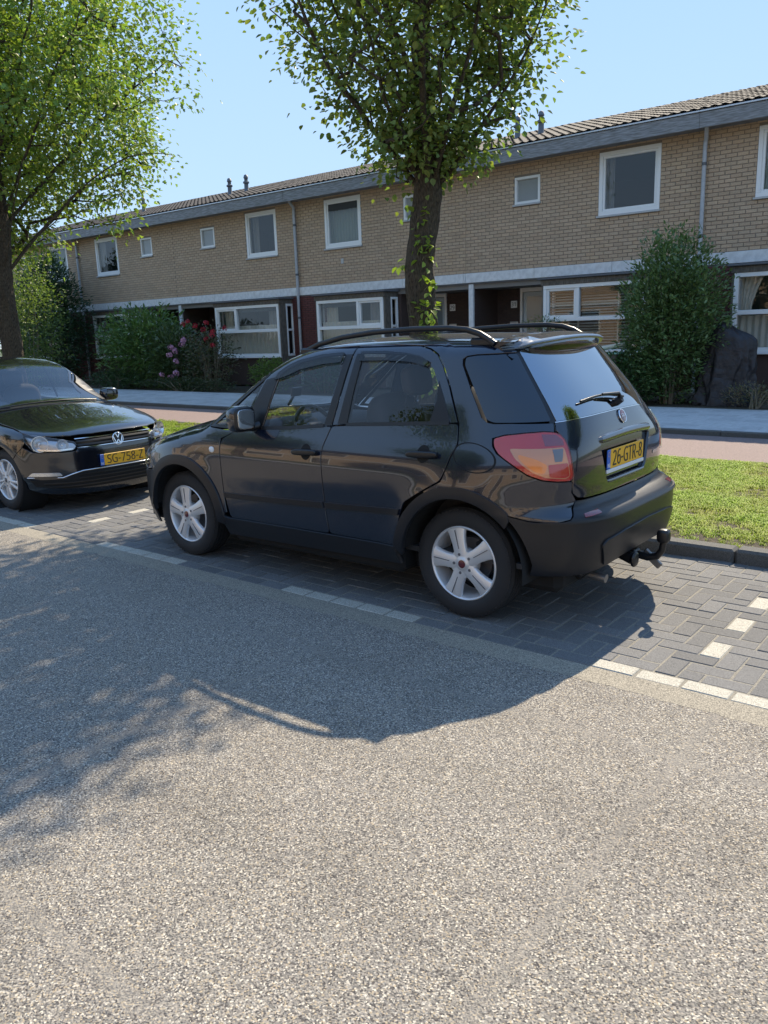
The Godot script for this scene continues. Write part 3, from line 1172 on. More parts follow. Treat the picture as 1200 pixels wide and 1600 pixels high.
func houses() -> void:
	house({"x0": -11.7, "x1": -5.84, "label": "brick terraced house with slatted blinds in its bay window behind the tall bush", "big": [-8.16, -6.765], "small": [-10.3, -9.615], "upper": "dark", "single": 300, "bay": [-9.23, -6.75], "mull": -8.36, "cas": 0, "lower": "blinds", "roller": [-8.3, -6.9],
		"porch": [-11.54, -9.3], "door": [-10.8, -9.75], "number": "31", "number_x": -10.98, "walls": [[-6.75, -5.84]], "pipes": [-5.84], "posts": [-11.56], "vents": [-10.62, -11.3]})
	house({"x0": -17.63, "x1": -11.7, "label": "brick terraced house with net curtains, behind the trunk of the street tree", "big": [-16.5, -15.13], "small": [-13.65, -12.97], "upper": "green", "screen": true, "single": 300, "bay": [-16.47, -13.97], "mull": -14.9, "cas": 1, "lower": "mixed", "roller": [-16.3, -15.0],
		"porch": [-13.9, -11.6], "door": [-14.1, -13.12], "number": "29", "number_x": -12.92, "walls": [[-17.63, -16.5]], "pipes": [-17.63], "plate": -15.87})
	house({"x0": -23.5, "x1": -17.63, "label": "brick terraced house whose bay window stands behind the red rose bush", "big": [-19.84, -18.47], "small": [-22.04, -21.34], "upper": "dark", "single": 0, "bay": [-20.95, -18.0], "mull": -19.95, "cas": 0, "lower": "mixed", "roller": [-19.8, -18.2],
		"porch": [-23.4, -21.0], "door": [-22.9, -21.9], "walls": [[-18.0, -17.63]], "posts": [-23.45], "vents": [-21.75, -22.6]})
	house({"x0": -29.37, "x1": -23.5, "label": "brick terraced house half hidden by the dark conifer and the laurel shrub", "big": [-28.22, -26.78], "small": [-25.36, -24.7], "upper": "sides", "single": 0, "bay": [-28.0, -24.85], "mull": -25.9, "cas": 1, "lower": "dark",
		"porch": [-24.8, -23.6], "door": [-24.75, -23.8], "walls": [[-29.37, -28.0]], "pipes": [-29.37], "vents": [-27.6]})
	house({"x0": -35.2, "x1": -29.37, "label": "brick terraced house at the far end behind the pale green bush", "big": [-31.6, -30.2], "small": [-33.7, -33.0], "upper": "green", "single": 0, "bay": [-33.0, -30.5], "mull": -31.5, "cas": 1, "lower": "dark",
		"porch": [-35.1, -33.1], "door": [-34.5, -33.5], "walls": [[-30.5, -29.37]]})
	house({"x0": -5.84, "x1": 0.0, "label": "brick terraced house with a tied curtain, behind the dark draped cover", "big": [-4.84, -3.46], "small": [-2.1, -1.4], "upper": "green", "single": 300, "bay": [-5.0, -2.4], "mull": -3.6, "cas": 1, "lower": "tied",
		"porch": [-2.3, -0.1], "door": [-2.0, -1.0], "walls": [[-5.84, -5.05]]})
	opposite_row()


# the sunlit row across the road, which the glass and the paint of the cars mirror
func opposite_row() -> void:
	for i in 7:
		var x0 := -32.0 + i * 7.0
		var h := thing("opposite_house", Vector3(x0 + 3.5, 0.1, 17.0), ["sunlit brick house across the road at its far end", "sunlit brick house across the road facing the maple", "sunlit brick house across the road facing the compact car", "sunlit brick house across the road facing the hatchback's bonnet", "sunlit brick house across the road facing the hatchback's rear", "sunlit brick house across the road behind the street corner tree", "sunlit brick house across the road, last of its row"][i], "house", "houses across the road")
		var holes := []
		for w in [[0.8, 1.0, 2.2, 1.5], [4.4, 0.2, 1.0, 2.2], [0.9, 3.8, 1.6, 1.4], [4.3, 3.8, 1.6, 1.4]]:
			holes.append(Rect2(x0 + w[0], w[1], w[2], w[3]))
		var b := MB.new()
		b.bb(x0 + 0.0, x0 + 6.99, 0, 5.6, 14.45, 20.0)
		part(h, "core", b, M.room)
		part(h, "wall", slab_with_holes(x0, x0 + 6.99, 0, 5.6, 14.44, 0.24, holes), M.brick0)
		for q: Rect2 in holes:
			var f := MB.new()
			frame_bars(f, q.position.x, q.end.x, q.position.y, q.end.y, 14.22, 14.3, 0.09)
			var wn := part(h, "window" if q.position.y > 0.5 else "door", f, M.white_frame)
			var g := MB.new()
			g.bb(q.position.x + 0.09, q.end.x - 0.09, q.position.y + 0.09, q.end.y - 0.09, 14.27, 14.29)
			part(wn, "pane", g, M.pane)
		var bd := MB.new()
		bd.bb(x0, x0 + 6.99, 2.75, 3.0, 14.12, 14.19)
		part(h, "band_panel", bd, M.white_paint)
		var r := MB.new()
		r.face([Vector3(x0 + 7, 5.6, 13.8), Vector3(x0, 5.6, 13.8), Vector3(x0, 7.6, 18.0), Vector3(x0 + 7, 7.6, 18.0)])
		r.face([Vector3(x0, 7.6, 18.0), Vector3(x0, 5.6, 22.2), Vector3(x0 + 7, 5.6, 22.2), Vector3(x0 + 7, 7.6, 18.0)])
		part(h, "roof", r, M.roof_tile)


# ---------- plants
func leaf_mesh(l: float, w: float, lobes := false) -> ArrayMesh:
	var b := MB.new()
	var pts: Array
	if lobes:
		pts = [Vector2(0, 0), Vector2(0.30, 0.05), Vector2(0.5, 0.30), Vector2(0.30, 0.42), Vector2(0.42, 0.70), Vector2(0.16, 0.72), Vector2(0, 1.0)]
	else:
		pts = [Vector2(0, 0), Vector2(0.32, 0.14), Vector2(0.5, 0.42), Vector2(0.34, 0.74), Vector2(0, 1.0)]
	for s in [-1.0, 1.0]:
		var p: Array = []
		for q in pts:
			p.append(Vector3(q.x * w * s, absf(q.x) * w * 0.35 - q.y * q.y * l * 0.16, q.y * l))
		var nn := Vector3(-0.3 * s, 1, 0.15).normalized()
		var f := b.v.size()
		for q in p:
			b.add(q, nn)
		for i in range(1, p.size() - 1):
			b.tri(f, f + i, f + i + 1)
	return b.mesh()


# copies of a small mesh joined into one, tinted
func baked(m: ArrayMesh, ts: Array, tn: Array) -> MB:
	var src := m.surface_get_arrays(0)
	var sv: PackedVector3Array = src[Mesh.ARRAY_VERTEX]
	var sn: PackedVector3Array = src[Mesh.ARRAY_NORMAL]
	var si: PackedInt32Array = src[Mesh.ARRAY_INDEX]
	var b := MB.new()
	var nv := sv.size()
	var ni := si.size()
	b.v.resize(nv * ts.size())
	b.n.resize(nv * ts.size())
	b.c.resize(nv * ts.size())
	b.u.resize(nv * ts.size())
	b.ix.resize(ni * ts.size())
	for k in ts.size():
		var t: Transform3D = ts[k]
		var c: Color = tn[k]
		var o := k * nv
		for i in nv:
			b.v[o + i] = t * sv[i]
			b.n[o + i] = (t.basis * sn[i]).normalized()
			b.c[o + i] = c
		var p := k * ni
		for i in ni:
			b.ix[p + i] = si[i] + o
	return b


func leaf_basis(out: Vector3, r: RandomNumberGenerator, droop: float) -> Basis:
	# z along the leaf, y its upper face
	var z := (out + Vector3(r.randfn(0, 0.55), r.randfn(0, 0.45) - droop, r.randfn(0, 0.55))).normalized()
	var up := (Vector3.UP + Vector3(r.randfn(0, 0.45), 0, r.randfn(0, 0.45)) + out * 0.25).normalized()
	var x := up.cross(z)
	if x.length() < 0.05:
		x = Vector3.RIGHT
	x = x.normalized()
	return Basis(x, z.cross(x).normalized(), z)


# skeleton that reaches a cloud of twig tips; returns [trunk mesh, branch mesh, tips with direction]
func skeleton(base: Vector3, trunk: Array, limbs: Array, tips: Array, thick: float, r: RandomNumberGenerator) -> Array:
	var pos: Array = []
	var par: Array = []
	for i in trunk.size():
		pos.append(trunk[i])
		par.append(i - 1)
	var nt := trunk.size()
	var axis_top: Vector3 = trunk[nt - 1]
	for lm in limbs:
		var prev: int = lm[0]
		var q0: Vector3 = trunk[lm[0]]
		var q1: Vector3 = lm[1]
		var hor := Vector3(q1.x - q0.x, 0, q1.z - q0.z)
		var steps := maxi(3, int(q0.distance_to(q1) / 0.3))
		for k in range(1, steps + 1):
			var u := float(k) / steps
			var p: Vector3 = q0.lerp(q1, u) + Vector3.UP * (float(lm[2]) * sin(u * PI)) + hor * (0.10 * sin(u * PI))
			pos.append(p + Vector3(r.randfn(0, 0.02), 0, r.randfn(0, 0.02)))
			par.append(prev)
			prev = pos.size() - 1
	var order := tips.duplicate()
	order.sort_custom(func(a, b): return a.distance_squared_to(trunk[2]) < b.distance_squared_to(trunk[2]))
	var ends: Array = []
	for t: Vector3 in order:
		var best := -1
		var bd := 1e9
		for i in range(3, pos.size()):
			var q: Vector3 = pos[i]
			var d := q.distance_to(t)
			if q.y > t.y - 0.25 * Vector2(t.x - q.x, t.z - q.z).length():
				d += (q.y - t.y + 0.25 * Vector2(t.x - q.x, t.z - q.z).length()) * 1.6
			if d < bd:
				bd = d
				best = i
		var a: Vector3 = pos[best]
		var seg := maxi(1, int(a.distance_to(t) / 0.32))
		var prev := best
		var sag := a.distance_to(t) * 0.08
		for k in range(1, seg + 1):
			var u := float(k) / seg
			var p := a.lerp(t, u) + Vector3(0, sin(u * PI) * -sag, 0)
			if k < seg:
				p += Vector3(r.randfn(0, 0.03), r.randfn(0, 0.02), r.randfn(0, 0.03))
			pos.append(p)
			par.append(prev)
			prev = pos.size() - 1
		ends.append([pos[prev], (t - a).normalized()])
	var rad := PackedFloat32Array()
	rad.resize(pos.size())
	for i in range(pos.size() - 1, -1, -1):
		rad[i] = pow(rad[i] + pow(0.0045, 2.4), 1.0 / 2.4)
		if par[i] >= 0:
			rad[par[i]] += pow(rad[i], 2.4)
	var sc: float = thick / rad[1]
	var tb := MB.new()
	var bb := MB.new()
	var tp: Array = []
	var tr: Array = []
	for i in nt:
		tp.append(pos[i])
		tr.append(maxf(rad[i] * sc, thick * (1.25 if i == 0 else 1.0) * (1.0 - 0.75 * pow(float(i) / nt, 1.5))))
	bark_tube(tb, tp, tr, 18)
	for i in range(nt, pos.size()):
		var ra := minf(rad[i] * lerpf(sc, 1.0, 0.88), thick * 0.34)
		var rp := ra
		var q: int = par[i]
		if q >= nt:
			rp = minf(rad[q] * lerpf(sc, 1.0, 0.88), thick * 0.34)
		bb.tube([pos[q], pos[i]], [minf(rp, ra * 1.5), ra], 6 if ra > 0.012 else 4, false)
	return [tb, bb, ends]


func bark_tube(b: MB, path: Array, radii: Array, sides: int) -> void:
	var f := FastNoiseLite.new()
	f.frequency = 1.0
	f.seed = 77
	# finer rings with ridges
	var p2: Array = []
	var r2: Array = []
	for i in path.size() - 1:
		var n := maxi(2, int(path[i].distance_to(path[i + 1]) / 0.05))
		for k in n:
			var t := float(k) / n
			p2.append(path[i].lerp(path[i + 1], t))
			r2.append(lerpf(radii[i], radii[i + 1], t))
	p2.append(path[-1])
	r2.append(radii[-1])
	var s0 := b.v.size()
	b.tint = Color.WHITE
	sides *= 3
	for i in p2.size():
		for k in sides + 1:
			var a := TAU * k / sides
			var d := Vector3(cos(a), 0, sin(a))
			var ridge := f.get_noise_3d(d.x * 5.5, p2[i].y * 1.6, d.z * 5.5)
			var lump := f.get_noise_3d(d.x * 1.3, p2[i].y * 1.2 + 30.0, d.z * 1.3)
			var rr: float = r2[i] * (1.0 + 0.16 * ridge + 0.14 * lump)
			b.add(p2[i] + d * rr, d)
	for i in p2.size() - 1:
		for k in sides:
			var a := s0 + i * (sides + 1) + k
			b.quad(a, a + 1, a + sides + 2, a + sides + 1)
	# normals from the shape
	for i in range(1, p2.size() - 1):
		for k in sides + 1:
			var a := s0 + i * (sides + 1) + k
			var kl := s0 + i * (sides + 1) + posmod(k - 1, sides)
			var kr := s0 + i * (sides + 1) + (k + 1) % sides
			var nn := (b.v[a + sides + 1] - b.v[a - sides - 1]).cross(b.v[kr] - b.v[kl]).normalized()
			if nn.dot(b.n[a]) < 0.0: nn = -nn
			b.n[a] = nn


func tree(called: String, label: String, base: Vector3, o: Dictionary) -> Node3D:
	var r := RandomNumberGenerator.new()
	r.seed = o.seed
	var t := thing(called, base, label, "tree", "street trees on the verge")
	var trunk: Array = []
	for i in 9:
		var u := float(i) / 8.0
		trunk.append(base + Vector3(o.lean.x * u + 0.05 * sin(i * 1.7), o.height * u, o.lean.y * u + 0.04 * cos(i * 2.3)))
	var tips: Array = []
	var tries := 0
	while tips.size() < o.tips and tries < 200000:
		tries += 1
		var p := Vector3(r.randf_range(-1, 1) * o.reach, r.randf_range(o.low, o.top), r.randf_range(-1, 1) * o.reach)
		var lim: float = o.shape.call(p)
		var rad := Vector2(p.x, p.z).length()
		if rad > lim or (rad < lim * 0.45 and r.randf() < 0.6):
			continue
		tips.append(base + p)
	var limbs: Array = []
	for e in o.limbs:
		limbs.append([e[0], base + Vector3(cos(e[1]) * e[2], e[3], sin(e[1]) * e[2]), e[4]])
	for k in o.get("low_tips", 0):
		var y := r.randf_range(3.3, 4.3)
		var a := r.randf() * TAU
		var rad := lerpf(0.25, 1.0, (y - 3.3) / 1.0) * sqrt(r.randf_range(0.15, 1.0))
		tips.append(base + Vector3(cos(a) * rad, y, sin(a) * rad))
	var sk := skeleton(base, trunk, limbs, tips, o.thick, r)
	part(t, "trunk", sk[0], M.bark)
	part(t, "branches", sk[1], M.bark)
	var ts: Array = []
	var tn: Array = []
	for e in sk[2]:
		var c: Vector3 = e[0]
		var dir: Vector3 = e[1]
		var n := int(o.leaves * r.randf_range(0.5, 1.4))
		var sh := r.randf_range(0.8, 1.15)
		for k in n:
			# leaves along short shoots that leave the tip
			var off: Vector3 = Vector3(r.randfn(0, 1), r.randfn(0, 0.75), r.randfn(0, 1)) * float(o.spread)
			var out: Vector3 = (off.normalized() * 0.8 + dir * 0.5).normalized()
			var s := r.randf_range(0.7, 1.2)
			ts.append(Transform3D(leaf_basis(out, r, o.droop).scaled_local(Vector3(s, s, s)), c + off + dir * 0.1))
			var g: Color = o.tone
			var q := sh * r.randf_range(0.8, 1.2)
			var hue := r.randf_range(-0.12, 0.25)
			tn.append(Color(g.r * q * (1.0 + hue), g.g * q, g.b * q * (1.0 - hue * 0.5)))
	part(t, "crown", baked(leaf_mesh(o.leaf, o.leaf * 0.82, o.get("lobes", false)), ts, tn), M.leaf)
	return t


# a shrub: stems and leaves through a lumpy volume
func shrub(called: String, label: String, base: Vector3, o: Dictionary) -> Node3D:
	var r := RandomNumberGenerator.new()
	r.seed = o.seed
	var t := thing(called, base, label, o.get("cat", "shrub"), o.get("group", "garden shrubs"))
	var f := FastNoiseLite.new()
	f.seed = o.seed
	f.frequency = 1.0
	var size: Vector3 = o.size
	var st := MB.new()
	for k in o.get("stems", 9):
		var a := r.randf() * TAU
		var top := base + Vector3(cos(a) * size.x * r.randf_range(0.2, 0.65), size.y * r.randf_range(0.5, 0.85), sin(a) * size.z * r.randf_range(0.2, 0.65))
		var bt := base + Vector3(cos(a) * size.x * 0.15, 0, sin(a) * size.z * 0.15)
		st.tube([bt, bt.lerp(top, 0.5) + Vector3(r.randfn(0, 0.05), 0.08, r.randfn(0, 0.05)), top], [0.02, 0.014, 0.005], 5, false)
	part(t, "stems", st, M.stem)
	var ts: Array = []
	var tn: Array = []
	var fl: Array = []
	var n: int = o.n
	var i := 0
	while ts.size() < n and i < n * 6:
		i += 1
		var d := Vector3(r.randfn(0, 1), r.randfn(0, 1), r.randfn(0, 1)).normalized()
		var lump: float = 1.0 + o.get("lump", 0.3) * f.get_noise_3dv(d * o.get("lumps", 2.6)) + 0.16 * f.get_noise_3dv(d * 8.0)
		var rr: float = pow(r.randf(), 0.4) * lump
		var p := Vector3(d.x * size.x * rr, size.y * 0.5 + d.y * size.y * 0.5 * rr, d.z * size.z * rr)
		if o.has("taper"):
			var k: float = 1.0 - o.taper * clampf(p.y / size.y, 0, 1)
			p.x *= k
			p.z *= k
		if p.y < 0.02:
			continue
		var out := (Vector3(d.x, d.y * 0.6 + o.get("rise", 0.3), d.z)).normalized()
		var s := r.randf_range(0.65, 1.25)
		ts.append(Transform3D(leaf_basis(out, r, o.get("droop", 0.0)).scaled_local(Vector3(s, s, s)), base + p))
		var g: Color = o.tone
		if o.has("tone2"):
			g = g.lerp(o.tone2, r.randf())   # old and young leaves mixed at random
		var q := r.randf_range(0.75, 1.25)
		tn.append(Color(g.r * q, g.g * q, g.b * q))
	var m := leaf_mesh(o.leaf, o.leaf * o.get("width", 0.45))
	part(t, "foliage", baked(m, ts, tn), M.leaf_dull if not o.get("bright", false) else M.leaf)
	return t


func blossom(parent: Node, called: String, p: Vector3, rad: float, c: Color, n: int, r: RandomNumberGenerator) -> void:
	var b := MB.new()
	for k in n:
		var d := Vector3(r.randfn(0, 1), r.randfn(0, 0.8) + 0.3, r.randfn(0, 1)).normalized()
		var q := r.randf_range(0.75, 1.2)
		b.tint = Color(c.r * q, c.g * q, c.b * q)
		var x := d.cross(Vector3(r.randfn(0, 1), r.randfn(0, 1), r.randfn(0, 1))).normalized()
		var y := d.cross(x)
		var o := p + d * rad * r.randf_range(0.5, 0.9)
		var s := rad * 0.55
		var nn := d
		var f := b.add(o - x * s * 0.4, nn)
		b.add(o + y * s * 0.6 + d * s * 0.3, nn)
		b.add(o + x * s + d * s * 0.2, nn)
		b.add(o - y * s * 0.6 + d * s * 0.3, nn)
		b.quad(f, f + 1, f + 2, f + 3)
	part(parent, called, b, M.petal)


func plants() -> void:
	var vase := func(p: Vector3) -> float:
		var y := p.y
		var k := 0.25
		if y < 3.4: k = lerpf(0.15, 0.5, clampf((y - 2.75) / 0.65, 0, 1))
		elif y < 4.2: k = lerpf(0.5, 1.2, (y - 3.4) / 0.8)
		elif y < 5.5: k = lerpf(1.2, 1.85, (y - 4.2) / 1.3)
		else: k = 1.85 * sqrt(maxf(0.0, 1.0 - pow((y - 5.5) / 1.75, 2.0)))
		return k * (0.92 + 0.16 * sin(atan2(p.z, p.x) * 3.0 + y * 1.1)) + 0.12 * sign(p.x)
	var mid := tree("street_tree", "vase-shaped street tree with leafy shoots on its trunk behind the black hatchback", Vector3(-5.84, 0.02, -8.0), {"seed": 11, "limbs": [[4, 0.3, 1.25, 5.3, -0.05], [4, 2.9, 1.3, 5.4, -0.05], [4, 1.5, 1.2, 5.2, -0.05], [4, -1.4, 1.2, 5.4, -0.05], [4, 0.9, 1.6, 5.9, -0.1], [4, 2.2, 1.7, 6.0, -0.1], [4, -0.6, 1.8, 5.9, -0.1], [4, -2.4, 1.7, 5.9, -0.1], [5, 0.1, 1.2, 6.5, 0.0], [5, 3.0, 1.2, 6.6, 0.0], [5, 1.7, 1.1, 6.6, 0.0], [5, -1.6, 1.1, 6.5, 0.0]], "height": 6.2, "lean": Vector2(0.15, 0.0), "tips": 640, "low_tips": 60, "reach": 2.6, "low": 3.4, "top": 7.2, "shape": vase, "thick": 0.165, "leaves": 36, "spread": 0.17, "droop": 0.35, "leaf": 0.072, "tone": Color(0.19, 0.26, 0.08)})
	# shoots on the trunk
	var r := RandomNumberGenerator.new()
	r.seed = 4
	var lm := leaf_mesh(0.085, 0.065)
	for s in [[0.13, 2.45, 0.16, 26], [0.10, 2.62, 0.10, 12], [0.16, 1.85, 0.13, 30], [0.17, 2.12, 0.09, 16], [0.19, 1.45, 0.17, 34], [0.20, 1.25, 0.16, 26], [-0.22, 2.38, 0.05, 5], [0.06, 2.9, 0.09, 12], [0.19, 1.65, 0.07, 10], [0.15, 0.95, 0.2, 30]]:
		var ts: Array = []
		var tn: Array = []
		var st := MB.new()
		var c := Vector3(-5.80 + s[0], s[1], -7.90 + 0.06)
		st.tube([Vector3(-5.80, s[1] - 0.08, -7.93), c], [0.008, 0.004], 5)
		for k in s[3]:
			var off := Vector3(r.randfn(0, 1), r.randfn(0, 1), r.randfn(0, 0.7)) * float(s[2]) * 0.6
			ts.append(Transform3D(leaf_basis((off.normalized() + Vector3(0.3, 0, 0.5)).normalized(), r, 0.5).scaled_local(Vector3.ONE * r.randf_range(0.7, 1.2)), c + off))
			tn.append(Color(0.24, 0.32, 0.06) * r.randf_range(0.8, 1.3))
		var sh := part(mid, "trunk_shoot", st, M.stem)
		part(sh, "shoot_leaves", baked(lm, ts, tn), M.leaf)
	var dome := func(p: Vector3) -> float:
		var q := Vector3((p.x + 1.25) / 4.1, (p.y - 7.2) / 3.9, p.z / 4.4)
		var low: float = 3.5 + 0.35 * sin(p.x * 1.3) + 0.3 * sin(p.z * 1.9 + p.x) - 0.3 * clampf((p.x - 1.5) / 2.0, 0.0, 1.0)
		if p.y < low or q.length() > 1.0 + 0.1 * sin(p.x * 2.1 + p.y * 1.7):
			return 0.0
		return 9.0
	tree("street_tree", "wide maple tree with pale drooping branches behind the other parked car", Vector3(-15.9, 0.0, -8.0), {"seed": 23, "limbs": [[3, 0.05, 2.7, 5.3, 0.8], [3, 0.8, 3.5, 5.2, 0.8], [3, -0.7, 3.5, 5.0, 0.8], [3, 2.4, 4.2, 5.4, 0.8], [3, 3.6, 4.2, 5.6, 0.8], [3, 4.6, 3.8, 5.2, 0.8], [3, 1.5, 3.8, 5.2, 0.8], [4, 0.35, 2.7, 7.0, 0.5], [4, -0.3, 2.7, 7.2, 0.5], [4, 1.3, 4.0, 7.2, 0.5], [4, -1.4, 4.0, 7.4, 0.5], [5, 0.0, 3.4, 8.8, 0.2], [5, 2.2, 3.2, 8.8, 0.2], [5, 4.2, 3.2, 8.8, 0.2]], "height": 7.5, "lean": Vector2(0.5, 0.0), "tips": 1900, "reach": 5.6, "low": 3.2, "top": 10.6, "shape": dome, "thick": 0.19, "leaves": 52, "spread": 0.25, "droop": 0.5, "leaf": 0.10, "lobes": true, "tone": Color(0.23, 0.33, 0.085)})
	# trees that only the glass and the paint show
	for q in [[4.3, -8.0, 1.9, "vase-shaped street tree on the verge beyond the rear of the hatchback"], [-10.5, 8.5, 0.7, "street tree across the road opposite the parked cars"], [-18.0, 8.5, 2.6, "street tree across the road opposite the maple"]]:
		var c = mid.duplicate()
		c.name = numbered(self, "street_tree")
		add_child(c)
		c.position = Vector3(q[0], 0.02, q[1])
		c.rotation.y = q[2]
		c.set_meta("label", q[3])
	# front gardens
	shrub("tall_shrub", "tall grey-green shrub standing beside the dark draped cover", Vector3(-5.69, 0.05, -16.04), {"seed": 31, "size": Vector3(1.0, 3.2, 0.92), "n": 17000, "leaf": 0.09, "width": 0.44, "taper": 0.06, "rise": 0.6, "tone": Color(0.11, 0.18, 0.065), "tone2": Color(0.18, 0.25, 0.10), "lump": 0.5, "stems": 14})
	shrub("low_shrub", "low leafy ground shrub at the foot of the tall grey-green shrub", Vector3(-6.47, 0.05, -15.63), {"seed": 32, "size": Vector3(0.88, 1.03, 0.62), "n": 3000, "leaf": 0.07, "width": 0.6, "tone": Color(0.068, 0.128, 0.045)})
	shrub("laurel_shrub", "big broad laurel shrub in front of the half hidden house", Vector3(-23.29, 0.05, -16.25), {"seed": 33, "size": Vector3(2.07, 2.59, 1.03), "n": 6500, "leaf": 0.17, "width": 0.34, "tone": Color(0.10, 0.18, 0.055), "tone2": Color(0.18, 0.27, 0.09), "lump": 0.45})
	shrub("laurel_shrub", "rounded dark shrub between the laurel and the rose bush", Vector3(-21.32, 0.05, -16.04), {"seed": 39, "size": Vector3(1.03, 2.02, 0.83), "n": 3400, "leaf": 0.15, "width": 0.34, "tone": Color(0.068, 0.112, 0.045), "tone2": Color(0.120, 0.165, 0.068), "lump": 0.45})
	var rose := shrub("rose_bush", "leggy bush with red roses above and pink flowers below", Vector3(-19.41, 0.05, -15.84), {"seed": 34, "size": Vector3(1.09, 1.86, 0.62), "n": 2600, "leaf": 0.075, "width": 0.6, "tone": Color(0.090, 0.128, 0.053), "tone2": Color(0.150, 0.105, 0.075), "stems": 16, "lump": 0.6})
	r.seed = 8
	for q in [[-18.3, 1.78], [-17.95, 1.72], [-17.75, 1.62], [-18.5, 1.88], [-17.5, 1.8], [-18.9, 2.0], [-18.15, 1.5], [-19.2, 1.95], [-17.9, 1.35], [-18.0, 1.95]]:
		blossom(rose, "rose_flower", Vector3((q[0] - 0.1) * 1.035, 0.05 + (q[1] - 0.05) * 1.035, -15.35 + r.randf_range(-0.15, 0.15)), 0.085, Color(0.42, 0.025, 0.04), 22, r)
	for q in [[-19.9, 1.15], [-19.75, 1.25], [-20.4, 0.55], [-20.1, 0.5], [-19.6, 0.62], [-19.7, 0.95], [-19.5, 1.45], [-20.0, 1.35], [-19.3, 1.55]]:
		blossom(rose, "pink_flower", Vector3(q[0] * 1.035, 0.05 + (q[1] - 0.1) * 1.035, -15.3 + r.randf_range(-0.15, 0.1)), 0.10, Color(0.62, 0.33, 0.48), 24, r)
	shrub("box_hedge", "low clipped hedge along the pavement under the rose bush", Vector3(-19.98, 0.05, -15.27), {"seed": 35, "size": Vector3(2.38, 0.42, 0.21), "n": 3200, "leaf": 0.05, "width": 0.6, "tone": Color(0.068, 0.090, 0.038), "cat": "hedge"})
	shrub("ground_shrub", "dark spreading ground shrub in front of the laurel", Vector3(-23.80, 0.05, -15.42), {"seed": 36, "size": Vector3(1.66, 0.62, 0.41), "n": 2600, "leaf": 0.07, "width": 0.4, "tone": Color(0.053, 0.098, 0.038)})
	shrub("light_shrub", "small light green shrub below the bay window next to the rose bush", Vector3(-16.66, 0.05, -15.73), {"seed": 37, "size": Vector3(0.78, 0.93, 0.52), "n": 2200, "leaf": 0.07, "width": 0.6, "tone": Color(0.13, 0.19, 0.05), "bright": true})
	shrub("green_shrub", "dark green shrub under the window with net curtains", Vector3(-15.11, 0.05, -16.15), {"seed": 38, "size": Vector3(1.03, 1.03, 0.52), "n": 2400, "leaf": 0.07, "width": 0.5, "tone": Color(0.075, 0.128, 0.045)})
	shrub("conifer", "dark feathery conifer leaning over the front garden of the half hidden house", Vector3(-29.19, 0.05, -16.35), {"seed": 40, "size": Vector3(2.79, 4.91, 1.35), "n": 12000, "leaf": 0.17, "width": 0.3, "taper": 0.4, "rise": 0.5, "droop": 0.1, "tone": Color(0.038, 0.075, 0.042), "tone2": Color(0.068, 0.112, 0.053), "cat": "conifer", "lump": 0.4})
	shrub("pale_bush", "pale sunlit bush overhanging the pavement behind the maple trunk", Vector3(-26.50, 0.05, -13.87), {"seed": 41, "size": Vector3(2.07, 4.81, 1.24), "n": 7000, "leaf": 0.09, "width": 0.6, "taper": 0.1, "tone": Color(0.195, 0.240, 0.075), "tone2": Color(0.120, 0.180, 0.060), "bright": true, "lump": 0.4})
	shrub("dry_weeds", "dry brown weeds at the foot of the dark draped cover", Vector3(-3.98, 0.05, -15.52), {"seed": 43, "size": Vector3(0.57, 0.48, 0.31), "n": 800, "leaf": 0.06, "width": 0.25, "tone": Color(0.240, 0.150, 0.090), "tone2": Color(0.120, 0.150, 0.060), "rise": 0.8})
	shrub("roof_creeper", "thin leafy spray hanging across the bay window with blinds", Vector3(-9.06, 1.45, -17.18), {"seed": 44, "size": Vector3(0.57, 0.41, 0.21), "n": 260, "leaf": 0.07, "width": 0.35, "tone": Color(0.105, 0.180, 0.060), "stems": 4})


